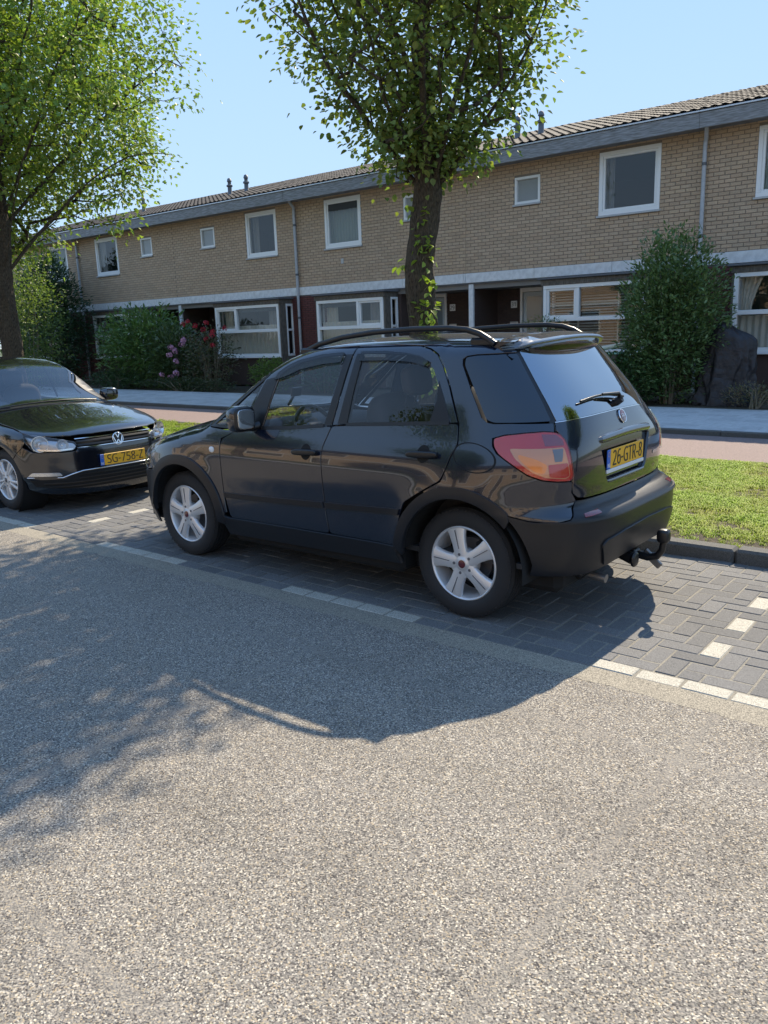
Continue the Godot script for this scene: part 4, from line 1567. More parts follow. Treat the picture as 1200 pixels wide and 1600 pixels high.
# ---------- car bodies: one smooth solid, cut into panels
class Body:
	var tab := {}
	var nf := 2.5
	var xcf := -2.45
	var xcr := -0.2
	var k := 0.07
	var arches: Array = []
	var arch_y := 0.33
	var axr := -1.0
	var axf := -1.9
	const RHO := 1.2

	func table(key: String, pts: Array) -> void:
		# monotone cubic through the points, kept as a fine list
		var n := pts.size()
		var h := PackedFloat64Array()
		var d := PackedFloat64Array()
		for i in n - 1:
			h.append(pts[i + 1][0] - pts[i][0])
			d.append((pts[i + 1][1] - pts[i][1]) / h[i])
		var m := PackedFloat64Array()
		m.resize(n)
		m[0] = d[0]
		m[n - 1] = d[n - 2]
		for i in range(1, n - 1):
			if d[i - 1] * d[i] > 0.0:
				var w1 := 2.0 * h[i] + h[i - 1]
				var w2 := h[i] + 2.0 * h[i - 1]
				m[i] = (w1 + w2) / (w1 / d[i - 1] + w2 / d[i])
		var x0: float = pts[0][0]
		var x1: float = pts[n - 1][0]
		var cnt := 900
		var out := PackedFloat64Array()
		var j := 0
		for q in cnt + 1:
			var x := x0 + (x1 - x0) * q / cnt
			while j < n - 2 and x > pts[j + 1][0]:
				j += 1
			var t: float = (x - pts[j][0]) / h[j]
			out.append(pts[j][1] * (1 + 2 * t) * (1 - t) * (1 - t) + m[j] * h[j] * t * (1 - t) * (1 - t) + pts[j + 1][1] * t * t * (3 - 2 * t) + m[j + 1] * h[j] * t * t * (t - 1))
		# a little smoothing takes out the kinks that reflections would show
		for pass_ in 2:
			var sm := out.duplicate()
			for q in range(4, cnt - 3):
				sm[q] = (out[q - 4] + out[q - 3] + out[q - 2] + out[q - 1] + out[q] + out[q + 1] + out[q + 2] + out[q + 3] + out[q + 4]) / 9.0
			out = sm
		tab[key] = [x0, cnt / (x1 - x0), out, cnt]

	func look(key: String, x: float) -> float:
		var t: Array = tab[key]
		var p: float = clampf((x - t[0]) * t[1], 0.0, t[3] - 0.001)
		var i := int(p)
		var o: PackedFloat64Array = t[2]
		return lerpf(o[i], o[i + 1], p - i)

	func f(p: Vector3) -> float:
		var x := p.x
		var y := p.y
		var z := absf(p.z)
		var w := look("w", y)
		if y > 0.28:
			for cx: float in arches:
				var dd := sqrt((x - cx) * (x - cx) + (y - arch_y) * (y - arch_y))
				var e := (dd - 0.40) / 0.11
				if absf(e) < 2.6:
					w += 0.02 * exp(-e * e) * smoothstep(0.28, 0.36, y)
		var d: float
		if x < xcf:
			var a := maxf(xcf - look("xf", y), 0.05)
			d = (pow(pow(z / w, nf) + pow((xcf - x) / a, nf), 1.0 / nf) - 1.0) * minf(a, w)
		elif x > xcr:
			var a := maxf(look("xr", y) - xcr, 0.05)
			var n := look("nr", y)
			d = (pow(pow(z / w, n) + pow((x - xcr) / a, n), 1.0 / n) - 1.0) * minf(a, w)
		else:
			d = z - w
		var yt := look("yt", x)
		var s := (look("yt", x + 0.012) - look("yt", x - 0.012)) / 0.024
		var t := (y - (yt - look("cr", x) * z * z)) / sqrt(1.0 + s * s)
		var h := maxf(k - absf(d - t), 0.0) / k
		return maxf(d, t) + h * h * k * 0.25

	func normal(p: Vector3) -> Vector3:
		var e := 0.006
		return Vector3(f(p + Vector3(e, 0, 0)) - f(p - Vector3(e, 0, 0)), f(p + Vector3(0, e, 0)) - f(p - Vector3(0, e, 0)), f(p + Vector3(0, 0, e)) - f(p - Vector3(0, 0, e))).normalized()

	func hit(o: Vector3, d: Vector3, far := 3.2) -> Vector3:
		# the outermost crossing along the ray, found from outside
		var a := 0.0
		var b := far
		var fa := f(o)
		if fa > 0.0:
			return o
		# march out to the first crossing
		var t := 0.06
		while t < far and f(o + d * t) < 0.0:
			t += 0.12
		b = t
		a = maxf(0.0, t - 0.12)
		fa = f(o + d * a)
		var fb := f(o + d * b)
		for i in 14:
			var m := b - fb * (b - a) / (fb - fa)
			if i % 4 == 3:
				m = (a + b) * 0.5
			var fm := f(o + d * m)
			if absf(fm) < 2e-6:
				return o + d * m
			if fm > 0.0:
				b = m
				fb = fm
			else:
				a = m
				fa = fm
		return o + d * ((a + b) * 0.5)

	func point(ch: String, q: Vector2) -> Vector3:
		match ch:
			"S":
				return hit(Vector3(q.x, q.y, 0), Vector3(0, 0, 1))
			"T":
				return hit(Vector3(q.x, 0.55, q.y), Vector3(0, 1, 0))
			"R":
				var a := q.x / RHO
				return hit(Vector3(axr, q.y, 0), Vector3(sin(a), 0, cos(a)))
			_:
				var a := q.x / RHO
				return hit(Vector3(axf, q.y, 0), Vector3(-sin(a), 0, cos(a)))

	# places on a chart: from a side view, from the rear or the front
	func rs(x: float, y: float) -> Vector2:
		var p := point("S", Vector2(x, y))
		return Vector2(atan2(p.x - axr, p.z) * RHO, y)

	func rp(deg: float, y: float) -> Vector2:
		return Vector2(deg_to_rad(deg) * RHO, y)

	func rz(z: float, y: float) -> Vector2:
		var p := hit(Vector3(axr, y, z), Vector3(1, 0, 0))
		return Vector2(atan2(p.x - axr, z) * RHO, y)

	func fs(x: float, y: float) -> Vector2:
		var p := point("S", Vector2(x, y))
		return Vector2(atan2(axf - p.x, p.z) * RHO, y)

	func fz(z: float, y: float) -> Vector2:
		var p := hit(Vector3(axf, y, z), Vector3(-1, 0, 0))
		return Vector2(atan2(axf - p.x, z) * RHO, y)

	func ts(x: float, y: float) -> Vector2:
		var p := point("S", Vector2(x, y))
		return Vector2(p.x, p.z)


func panel(bd: Body, ch: String, poly: PackedVector2Array, o := {}) -> MB:
	# o: step, gap (pulled in all round), off (outwards), rim (depth of the turned edge), flip (other side)
	var b := MB.new()
	var step: float = o.get("step", 0.035)
	var off: float = o.get("off", 0.0)
	var rim: float = o.get("rim", 0.012)
	var gap: float = o.get("gap", 0.002)
	if Geometry2D.is_polygon_clockwise(poly):
		poly.reverse()
	if gap > 0.0:
		var g := Geometry2D.offset_polygon(poly, -gap, Geometry2D.JOIN_MITER)
		var best := -1.0
		for q in g:
			var ar := absf(poly_area(q))
			if ar > best:
				best = ar
				poly = q
		if Geometry2D.is_polygon_clockwise(poly):
			poly.reverse()
	var lo := poly[0]
	var hi := poly[0]
	for q in poly:
		lo = lo.min(q)
		hi = hi.max(q)
	var nx := maxi(1, int(ceil((hi.x - lo.x) / step)))
	var ny := maxi(1, int(ceil((hi.y - lo.y) / step)))
	var sx := (hi.x - lo.x) / nx
	var sy := (hi.y - lo.y) / ny
	var edge := {}
	for i in poly.size():
		var p := poly[i]
		var q := poly[(i + 1) % poly.size()]
		var n := maxi(1, int(p.distance_to(q) / (minf(sx, sy) * 0.2)))
		for kx in n + 1:
			var c := p.lerp(q, float(kx) / n)
			for ex in [-0.02, 0.02]:
				for ey in [-0.02, 0.02]:
					edge[Vector2i(clampi(int(floor((c.x - lo.x) / sx + ex)), 0, nx - 1), clampi(int(floor((c.y - lo.y) / sy + ey)), 0, ny - 1))] = true
	var seen := {}
	var lay := func(q: Vector2) -> int:
		var key := Vector2i(int(round(q.x * 50000.0)), int(round(q.y * 50000.0)))
		if seen.has(key):
			return seen[key]
		var s := bd.point(ch, q)
		var nn := bd.normal(s)
		var i := b.add(s + nn * off, nn, q)
		seen[key] = i
		return i
	for j in ny:
		for i in nx:
			var c0 := lo + Vector2(i * sx, j * sy)
			var cell := PackedVector2Array([c0, c0 + Vector2(sx, 0), c0 + Vector2(sx, sy), c0 + Vector2(0, sy)])
			if edge.has(Vector2i(i, j)):
				for piece in Geometry2D.intersect_polygons(cell, poly):
					if absf(poly_area(piece)) < 1e-8:
						continue
					var tr := Geometry2D.triangulate_polygon(piece)
					for q in range(0, tr.size(), 3):
						b.tri(lay.call(piece[tr[q]]), lay.call(piece[tr[q + 1]]), lay.call(piece[tr[q + 2]]))
			elif Geometry2D.is_point_in_polygon(c0 + Vector2(sx, sy) * 0.5, poly):
				b.quad(lay.call(cell[0]), lay.call(cell[1]), lay.call(cell[2]), lay.call(cell[3]))
	if rim > 0.0:
		# edge rolled inwards: a small radius that catches light, then a flange
		for i in poly.size():
			var p := poly[i]
			var q := poly[(i + 1) % poly.size()]
			var n := maxi(1, int(ceil(p.distance_to(q) / step)))
			var last: Array = []
			for kx in n + 1:
				var c := p.lerp(q, float(kx) / n)
				var s := bd.point(ch, c)
				var nn := bd.normal(s)
				var d := (q - p).normalized() * 0.004
				var tg := (bd.point(ch, c + d) - bd.point(ch, c - d)).normalized()
				var sd := tg.cross(nn).normalized()
				var inside := bd.point(ch, c + Vector2(-d.y, d.x)) - s
				if sd.dot(inside) > 0.0:
					sd = -sd
				var cur := [b.add(s + nn * off, (nn + sd).normalized()), b.add(s + nn * (off - rim), sd)]
				if last:
					b.quad(last[0], cur[0], cur[1], last[1])
				last = cur
	if o.get("flip", false):
		for i in b.v.size():
			b.v[i].z = -b.v[i].z
			b.n[i].z = -b.n[i].z
		for i in range(0, b.ix.size(), 3):
			var t := b.ix[i]
			b.ix[i] = b.ix[i + 1]
			b.ix[i + 1] = t
	return b


func poly_area(p: PackedVector2Array) -> float:
	var a := 0.0
	for i in p.size():
		a += p[i].cross(p[(i + 1) % p.size()])
	return a * 0.5


func flipped(m: MB) -> MB:
	var b := MB.new()
	b.v = m.v.duplicate()
	b.n = m.n.duplicate()
	b.c = m.c.duplicate()
	b.u = m.u.duplicate()
	b.ix = m.ix.duplicate()
	for i in b.v.size():
		b.v[i].z = -b.v[i].z
		b.n[i].z = -b.n[i].z
	for i in range(0, b.ix.size(), 3):
		var t := b.ix[i]
		b.ix[i] = b.ix[i + 1]
		b.ix[i + 1] = t
	return b


# parts of a car live in its own axes
func cp(parent: Node, called: String, mb: MB, m: Material, t := Transform3D.IDENTITY) -> MeshInstance3D:
	var o := MeshInstance3D.new()
	o.name = numbered(parent, called)
	o.mesh = mb.mesh()
	o.material_override = m
	o.transform = t
	parent.add_child(o)
	return o


func pv(a: Array) -> PackedVector2Array:
	var p := PackedVector2Array()
	for q in a:
		p.append(q if q is Vector2 else Vector2(q[0], q[1]))
	return p


func arc(cx: float, cy: float, r: float, a0: float, a1: float, n: int) -> Array:
	var o: Array = []
	for i in n + 1:
		var a := deg_to_rad(lerpf(a0, a1, float(i) / n))
		o.append([cx + cos(a) * r, cy + sin(a) * r])
	return o


# smooths the corners of an outline
func soft(a: Array, r: float, n := 4) -> PackedVector2Array:
	var p := pv(a)
	var out := PackedVector2Array()
	for i in p.size():
		var c := p[i]
		var l := p[posmod(i - 1, p.size())]
		var q := p[(i + 1) % p.size()]
		var d := minf(r, minf(c.distance_to(l), c.distance_to(q)) * 0.45)
		var s := c + (l - c).normalized() * d
		var e := c + (q - c).normalized() * d
		if (c - l).normalized().dot((q - c).normalized()) > 0.97:
			out.append(c)
			continue
		for kx in n + 1:
			var t := float(kx) / n
			out.append(s.lerp(c, t).lerp(c.lerp(e, t), t))
	return out


func car_materials() -> void:
	mat("paint", lin(0.005, 0.009, 0.020), 0.16, {"coat": 1.0, "coat_rough": 0.006, "spec": 0.5})
	mat("screen_glass", lin(0.01, 0.014, 0.016), 0.01, {"alpha": 0.5, "spec": 0.7, "coat": 1.0, "coat_rough": 0.005})
	mat("mirror_glass", lin(0.55, 0.56, 0.58), 0.03, {"metal": 1.0})
	mat("paint2", lin(0.005, 0.006, 0.010), 0.16, {"coat": 1.0, "coat_rough": 0.008, "spec": 0.62})
	var gr := noise_tex("plastic_grain", FastNoiseLite.TYPE_CELLULAR, 0.3, 512, grey(0, 1), {"fractal": FastNoiseLite.FRACTAL_NONE})
	mat("plastic", lin(0.009, 0.010, 0.013), 0.33, {"bump": gr, "bump_cm": 0.02, "scale": 0.2, "world": false, "spec": 0.45})
	mat("trim", lin(0.008, 0.008, 0.009), 0.35)
	mat("rubber", lin(0.018, 0.018, 0.019), 0.75, {"bump": gr, "bump_cm": 0.02, "scale": 0.3, "world": false})
	mat("dark", lin(0.008, 0.008, 0.008), 0.9)
	mat("alloy", lin(0.70, 0.70, 0.70), 0.38, {"metal": 0.5})
	mat("alloy_dark", lin(0.16, 0.16, 0.17), 0.5, {"metal": 0.6})
	mat("steel", lin(0.25, 0.24, 0.23), 0.45, {"metal": 0.8})
	mat("chrome", lin(0.75, 0.76, 0.78), 0.08, {"metal": 1.0})
	mat("car_glass", lin(0.008, 0.012, 0.011), 0.01, {"alpha": 0.12, "spec": 0.7})
	mat("car_glass_tinted", lin(0.03, 0.04, 0.055), 0.01, {"alpha": 0.85, "metal": 1.0, "coat": 1.0, "coat_rough": 0.005})
	mat("rear_glass", lin(0.24, 0.30, 0.37), 0.01, {"alpha": 0.9, "metal": 1.0, "coat": 1.0, "coat_rough": 0.005})
	mat("smoke", lin(0.004, 0.004, 0.005), 0.03, {"alpha": 0.7})
	mat("lamp_red", lin(0.42, 0.012, 0.005), 0.15, {"coat": 0.5})
	mat("lamp_deep", lin(0.16, 0.006, 0.01), 0.12, {"coat": 1.0})
	mat("lamp_clear", lin(0.5, 0.25, 0.22), 0.03, {"alpha": 0.02})
	mat("lamp_amber", lin(0.75, 0.24, 0.05), 0.25, {"metal": 0.3})
	mat("reflector", lin(0.60, 0.25, 0.12), 0.25, {"metal": 0.4})
	mat("bowl", lin(0.72, 0.73, 0.74), 0.18, {"metal": 0.85})
	mat("lamp_housing", lin(0.42, 0.43, 0.45), 0.3, {"metal": 0.7})
	mat("lens", lin(0.5, 0.5, 0.5), 0.02, {"alpha": 0.06})
	mat("plate_yellow", lin(0.80, 0.42, 0.02), 0.4)
	mat("plate_blue", lin(0.02, 0.12, 0.50), 0.4)
	mat("plate_white", lin(0.7, 0.71, 0.72), 0.4)
	mat("seat", lin(0.035, 0.036, 0.04), 0.9)
	mat("cabin", lin(0.045, 0.046, 0.05), 0.75)
	mat("cabin_light", lin(0.22, 0.22, 0.215), 0.8)
	mat("badge_red", lin(0.10, 0.010, 0.018), 0.25, {"coat": 1.0})
	mat("orange", lin(0.45, 0.16, 0.03), 0.4)


func rounded_blob(b: MB, t: Transform3D, r: Vector3, e: float, nu := 20, nv := 14) -> void:
	# superellipsoid: e < 1 is boxier
	var f := b.v.size()
	for j in nv + 1:
		var v := -PI / 2 + PI * j / nv
		for i in nu + 1:
			var u := TAU * i / nu
			var cv := cos(v)
			var sv := sin(v)
			var cu := cos(u)
			var su := sin(u)
			var p := Vector3(_sp(cv, e) * _sp(cu, e), _sp(sv, e), _sp(cv, e) * _sp(su, e))
			var nn := Vector3(_sp(cv, 2 - e) * _sp(cu, 2 - e) / r.x, _sp(sv, 2 - e) / r.y, _sp(cv, 2 - e) * _sp(su, 2 - e) / r.z)
			b.add(t * (p * r), (t.basis * nn).normalized())
	for j in nv:
		for i in nu:
			var a := f + j * (nu + 1) + i
			b.quad(a, a + 1, a + nu + 2, a + nu + 1)


func _sp(a: float, e: float) -> float:
	return signf(a) * pow(absf(a), e)


func ring(b: MB, t: Transform3D, r: float, tube_r: float, n := 32, m := 8) -> void:
	var p: Array = []
	var rr: Array = []
	for i in n + 1:
		var a := TAU * i / n
		p.append(t * Vector3(cos(a) * r, 0, sin(a) * r))
		rr.append(tube_r)
	b.tube(p, rr, m, false)


# wheel about the z axis, outer face towards +z at z = 0
func wheel(parent: Node, at_: Vector3, side: float, radius: float, rim_r: float, phase: float, style: String) -> Node3D:
	var w := Node3D.new()
	w.name = numbered(parent, "wheel")
	w.transform = Transform3D(Basis(Vector3.UP, 0.0 if side > 0 else PI), at_)
	parent.add_child(w)
	var ax := Transform3D(Basis(Vector3(1, 0, 0), PI / 2), Vector3.ZERO)   # lathe axis y -> z
	var width := 0.2
	var ty := MB.new()
	var R := radius
	var pr: Array = [Vector2(rim_r - 0.005, -width + 0.02), Vector2(rim_r + 0.02, -width + 0.008), Vector2(R - 0.05, -width), Vector2(R - 0.015, -width + 0.012), Vector2(R - 0.002, -width + 0.035)]
	for g in 4:   # tread grooves
		var z0 := -width + 0.05 + g * 0.034
		pr.append_array([Vector2(R, z0 - 0.006), Vector2(R, z0 + 0.004), Vector2(R - 0.008, z0 + 0.0045), Vector2(R - 0.008, z0 + 0.0105), Vector2(R, z0 + 0.011)])
	pr.append_array([Vector2(R - 0.002, -0.035), Vector2(R - 0.012, -0.014), Vector2(R - 0.03, -0.004), Vector2(R - 0.055, 0.0), Vector2(rim_r + 0.035, 0.001), Vector2(rim_r + 0.018, -0.004), Vector2(rim_r + 0.004, -0.012), Vector2(rim_r - 0.005, -0.02)])
	ty.lathe(ax, pr, 72)
	# shoulder blocks
	for i in 72:
		var a := TAU * i / 72
		ty.box(Transform3D(Basis(Vector3(0, 0, 1), a), Vector3(cos(a) * (R - 0.018), sin(a) * (R - 0.018), -0.022)), Vector3(0.016, 0.012, 0.022))
	cp(w, "tyre", ty, M.rubber)
	var rm := MB.new()
	rm.lathe(ax, [Vector2(rim_r - 0.03, -0.17), Vector2(rim_r - 0.02, -0.16), Vector2(rim_r - 0.028, -0.05), Vector2(rim_r - 0.014, -0.022), Vector2(rim_r - 0.012, -0.014), Vector2(rim_r - 0.004, -0.009), Vector2(rim_r + 0.002, -0.012), Vector2(rim_r + 0.004, -0.02)], 64)
	var rim := cp(w, "rim", rm, M.alloy)
	var back := MB.new()
	back.lathe(ax, [Vector2(0.0, -0.11), Vector2(0.135, -0.11), Vector2(0.138, -0.13)], 40)
	cp(rim, "brake_disc", back, M.alloy_dark)
	var bk := MB.new()
	bk.lathe(ax, [Vector2(0.0, -0.165), Vector2(rim_r - 0.02, -0.165)], 32)
	bk.cbox(Transform3D(Basis(Vector3(0, 0, 1), 0.6), Vector3(0.1, 0.07, -0.1)), Vector3(0.06, 0.14, 0.05), 0.01)
	cp(rim, "brake_caliper", bk, M.dark)
	var n := 5
	for s in n:
		var a := phase + TAU * s / n
		var sp := MB.new()
		var d := Vector3(cos(a), sin(a), 0)
		var q := Vector3(-sin(a), cos(a), 0)
		if style == "wide":
			_spoke(sp, d, q, 0.03, rim_r - 0.008, [0.048, 0.043, 0.044, 0.052, 0.066], -0.006, -0.012, 0.026)
		else:
			for e in [-1.0, 1.0]:
				var a2: float = a + e * 0.17
				var d2 := Vector3(cos(a2), sin(a2), 0)
				_spoke(sp, (d * 0.0 + d2), Vector3(-sin(a2), cos(a2), 0), 0.03, rim_r - 0.008, [0.013, 0.012, 0.012, 0.013, 0.016], -0.004, -0.012, 0.022)
		cp(rim, "spoke", sp, M.alloy)
		if style == "wide":
			var gv := MB.new()
			gv.box(Transform3D(Basis(d, q, Vector3(0, 0, 1)), d * (rim_r * 0.66) + Vector3(0, 0, -0.0052)), Vector3(rim_r * 0.5, 0.004, 0.004))
			cp(rim, "spoke_groove", gv, M.alloy_dark)
		var bo := MB.new()
		var an := a + TAU / 10 * 0.0 + (0.0 if style != "wide" else 0.12)
		bo.lathe(Transform3D(Basis(Vector3(1, 0, 0), PI / 2), Vector3(cos(an) * 0.057, sin(an) * 0.057, -0.004)), [Vector2(0.0, 0.002), Vector2(0.008, 0.001), Vector2(0.0105, -0.006), Vector2(0.0105, -0.02)], 10)
		cp(rim, "wheel_bolt", bo, M.alloy_dark)
	var hub := MB.new()
	hub.lathe(ax, [Vector2(0.0, 0.0), Vector2(0.026, -0.001), Vector2(0.031, -0.003), Vector2(0.034, -0.006), Vector2(0.082, -0.0085), Vector2(0.088, -0.02), Vector2(0.088, -0.06)], 32)
	cp(rim, "hub", hub, M.alloy)
	var cap := MB.new()
	cap.lathe(Transform3D(Basis(Vector3(1, 0, 0), PI / 2), Vector3(0, 0, 0.001)), [Vector2(0.0, 0.003), Vector2(0.018, 0.002), Vector2(0.024, 0.0)], 24)
	cp(rim, "hub_cap", cap, M.badge_red if style == "wide" else M.alloy_dark)
	return w


func _spoke(b: MB, d: Vector3, q: Vector3, r0: float, r1: float, half: Array, z0: float, z1: float, thick: float) -> void:
	# rounded bar along d: five stations, bevelled top
	var prev: Array = []
	for i in 9:
		var t := i / 8.0
		var f := t * 4.0
		var k := mini(int(f), 3)
		var hw := lerpf(half[k], half[k + 1], f - k)
		var z := lerpf(z0, z1, t) - 0.004 * sin(t * PI) * -1.0
		var c := d * lerpf(r0, r1, t)
		var row: Array = []
		var prof := [[-1.0, -thick, -1.0, 0.15], [-0.98, -0.009, -0.9, 0.45], [-0.84, -0.001, -0.35, 0.95], [0.84, -0.001, 0.35, 0.95], [0.98, -0.009, 0.9, 0.45], [1.0, -thick, 1.0, 0.15]]
		for p in prof:
			row.append(b.add(c + q * hw * p[0] + Vector3(0, 0, z + p[1]), (q * p[2] + Vector3(0, 0, p[3])).normalized()))
		if prev:
			for j in 5:
				b.quad(prev[j], row[j], row[j + 1], prev[j + 1])
		prev = row


func both(parent: Node, called: String, mb: MB, m: Material) -> Array:
	return [cp(parent, called, mb, m), cp(parent, called, flipped(mb), m)]


func hatchback() -> void:
	car_materials()
	var bd := Body.new()
	bd.table("w", [[0.15, 0.80], [0.3, 0.845], [0.45, 0.862], [0.6, 0.864], [0.72, 0.8685], [0.80, 0.868], [0.87, 0.8625], [0.92, 0.853], [0.97, 0.8385], [1.03, 0.818], [1.10, 0.796], [1.25, 0.752], [1.48, 0.672], [1.56, 0.637], [1.7, 0.56]])
	bd.table("yt", [[-3.5, 0.5], [-3.36, 0.70], [-3.25, 0.815], [-3.0, 0.92], [-2.7, 0.998], [-2.4, 1.058], [-2.25, 1.09], [-2.1, 1.16], [-1.9, 1.29], [-1.6, 1.47], [-1.4, 1.548], [-1.2, 1.587], [-0.9, 1.606], [-0.5, 1.612], [-0.1, 1.605], [0.15, 1.592], [0.35, 1.57], [0.9, 1.5]])
	bd.table("cr", [[-3.5, 0.2], [-2.4, 0.16], [-1.9, 0.16], [-1.0, 0.12], [0.9, 0.12]])
	bd.table("xf", [[0.15, -3.28], [0.3, -3.35], [0.45, -3.37], [0.6, -3.37], [0.7, -3.35], [0.8, -3.28], [0.9, -3.12], [1.0, -2.95], [1.3, -2.8], [1.7, -2.7]])
	bd.table("xr", [[0.15, 0.60], [0.25, 0.67], [0.35, 0.72], [0.45, 0.75], [0.55, 0.765], [0.62, 0.765], [0.642, 0.755], [0.665, 0.72], [0.69, 0.65], [0.72, 0.632], [0.8, 0.635], [0.95, 0.63], [1.05, 0.615], [1.12, 0.59], [1.2, 0.55], [1.3, 0.472], [1.4, 0.385], [1.5, 0.30], [1.57, 0.24], [1.7, 0.1]])
	bd.table("nr", [[0.15, 3.9], [0.62, 4.0], [0.72, 4.6], [0.95, 5.0], [1.1, 3.9], [1.2, 3.5], [1.7, 3.4]])
	bd.arches = [0.03, -2.43]
	var car := Node3D.new()
	car.name = "black_hatchback"
	car.position = Vector3(-2.4535, 0.004, -4.49)
	add_child(car)
	tag(car, "black five-door hatchback with roof rails and yellow plate 26-GTR-8", "car")
	var P: Material = M.paint

	# front doors
	var fd := soft([[-1.80, 1.010], [-1.95, 0.94], [-1.962, 0.88], [-1.947, 0.58], [-1.895, 0.385], [-0.955, 0.395], [-0.978, 0.54], [-0.997, 0.86], [-0.998, 0.93], [-0.962, 1.03], [-0.945, 1.070], [-1.4, 1.040]], 0.03)
	var rd := soft([[-0.940, 1.072], [-0.957, 1.03], [-0.993, 0.93], [-0.992, 0.86], [-0.973, 0.54], [-0.950, 0.395], [-0.405, 0.395], [-0.378, 0.58], [-0.345, 0.665], [-0.20, 0.752], [-0.085, 0.815], [-0.055, 0.88], [-0.035, 0.945], [0.0, 1.017], [-0.008, 1.08], [-0.016, 1.128], [-0.5, 1.103]], 0.025)
	var ff := pv([[-1.79, 1.014], [-1.685, 1.21], [-1.58, 1.395], [-1.46, 1.452], [-1.34, 1.493], [-1.22, 1.52], [-1.1, 1.538], [-0.98, 1.548], [-0.862, 1.552], [-0.905, 1.31], [-0.947, 1.076], [-1.008, 1.073], [-0.965, 1.30], [-0.93, 1.497], [-1.02, 1.495], [-1.11, 1.487], [-1.22, 1.47], [-1.32, 1.447], [-1.41, 1.41], [-1.472, 1.37], [-1.52, 1.21], [-1.562, 1.032]])
	var rf := pv([[-0.937, 1.078], [-0.895, 1.31], [-0.852, 1.554], [-0.72, 1.557], [-0.6, 1.557], [-0.48, 1.553], [-0.37, 1.545], [-0.29, 1.527], [-0.23, 1.498], [-0.18, 1.44], [-0.11, 1.322], [-0.02, 1.133], [-0.076, 1.129], [-0.14, 1.25], [-0.195, 1.345], [-0.235, 1.412], [-0.28, 1.455], [-0.345, 1.482], [-0.44, 1.496], [-0.6, 1.506], [-0.785, 1.508], [-0.81, 1.29], [-0.827, 1.089]])
	for side in [false, true]:
		var fl := {"flip": side}
		var door := cp(car, "front_door", panel(bd, "S", fd, fl), P)
		cp(door, "window_frame", panel(bd, "S", ff, {"flip": side, "step": 0.03}), P)
		cp(door, "window", panel(bd, "S", pv([[-1.575, 1.02], [-0.99, 1.06], [-0.91, 1.505], [-1.11, 1.495], [-1.33, 1.455], [-1.485, 1.38]]), {"flip": side, "off": -0.006, "rim": 0.0, "gap": 0.0, "step": 0.06}), M.car_glass)
		cp(door, "mirror_mount", panel(bd, "S", pv([[-1.755, 1.018], [-1.59, 1.345], [-1.485, 1.365], [-1.53, 1.20], [-1.568, 1.034]]), {"flip": side, "off": 0.003, "rim": 0.004, "gap": 0.0}), M.trim)
		cp(door, "window_seal", panel(bd, "S", pv([[-1.565, 1.022], [-1.562, 1.042], [-1.3, 1.056], [-1.01, 1.082], [-1.01, 1.062], [-1.3, 1.036]]), {"flip": side, "off": 0.005, "rim": 0.006, "gap": 0.0}), M.trim)
		cp(door, "pillar_trim", panel(bd, "S", pv([[-1.006, 1.078], [-0.955, 1.30], [-0.925, 1.502], [-0.868, 1.504], [-0.91, 1.29], [-0.95, 1.08]]), {"flip": side, "off": 0.0025, "rim": 0.004, "gap": 0.0}), M.trim)
		cp(door, "side_moulding", panel(bd, "S", pv([[-1.937, 0.528], [-1.943, 0.565], [-1.5, 0.578], [-1.0, 0.596], [-0.984, 0.556], [-1.5, 0.538]]), {"flip": side, "off": 0.011, "rim": 0.012, "gap": 0.001}), M.plastic)
		cp(door, "wind_deflector", panel(bd, "S", pv([[-1.50, 1.34], [-1.475, 1.385], [-1.40, 1.43], [-1.31, 1.462], [-1.11, 1.498], [-0.935, 1.508], [-0.945, 1.452], [-1.1, 1.44], [-1.28, 1.408], [-1.40, 1.365]]), {"flip": side, "off": 0.018, "rim": 0.016, "gap": 0.0}), M.smoke)
		door_handle(door, bd, -1.13, 0.905, side)
		var rdoor := cp(car, "rear_door", panel(bd, "S", rd, fl), P)
		cp(rdoor, "window_frame", panel(bd, "S", rf, {"flip": side, "step": 0.03}), P)
		cp(rdoor, "window", panel(bd, "S", pv([[-0.835, 1.08], [-0.06, 1.12], [-0.13, 1.25], [-0.185, 1.35], [-0.225, 1.42], [-0.27, 1.465], [-0.35, 1.492], [-0.44, 1.505], [-0.80, 1.516]]), {"flip": side, "off": -0.006, "rim": 0.0, "gap": 0.0, "step": 0.06}), M.car_glass)
		cp(rdoor, "window_seal", panel(bd, "S", pv([[-0.825, 1.078], [-0.825, 1.098], [-0.45, 1.118], [-0.078, 1.138], [-0.07, 1.119], [-0.45, 1.098]]), {"flip": side, "off": 0.005, "rim": 0.006, "gap": 0.0}), M.trim)
		cp(rdoor, "pillar_trim", panel(bd, "S", pv([[-0.895, 1.088], [-0.862, 1.30], [-0.832, 1.506], [-0.786, 1.506], [-0.81, 1.29], [-0.828, 1.09]]), {"flip": side, "off": 0.0025, "rim": 0.004, "gap": 0.0}), M.trim)
		cp(rdoor, "corner_trim", panel(bd, "S", pv([[-0.185, 1.355], [-0.13, 1.26], [-0.07, 1.138], [-0.205, 1.13], [-0.178, 1.25]]), {"flip": side, "off": 0.002, "rim": 0.006, "gap": 0.0}), M.plastic)
		cp(rdoor, "side_moulding", panel(bd, "S", pv([[-0.966, 0.557], [-0.98, 0.597], [-0.7, 0.608], [-0.372, 0.622], [-0.386, 0.582], [-0.7, 0.57]]), {"flip": side, "off": 0.011, "rim": 0.012, "gap": 0.001}), M.plastic)
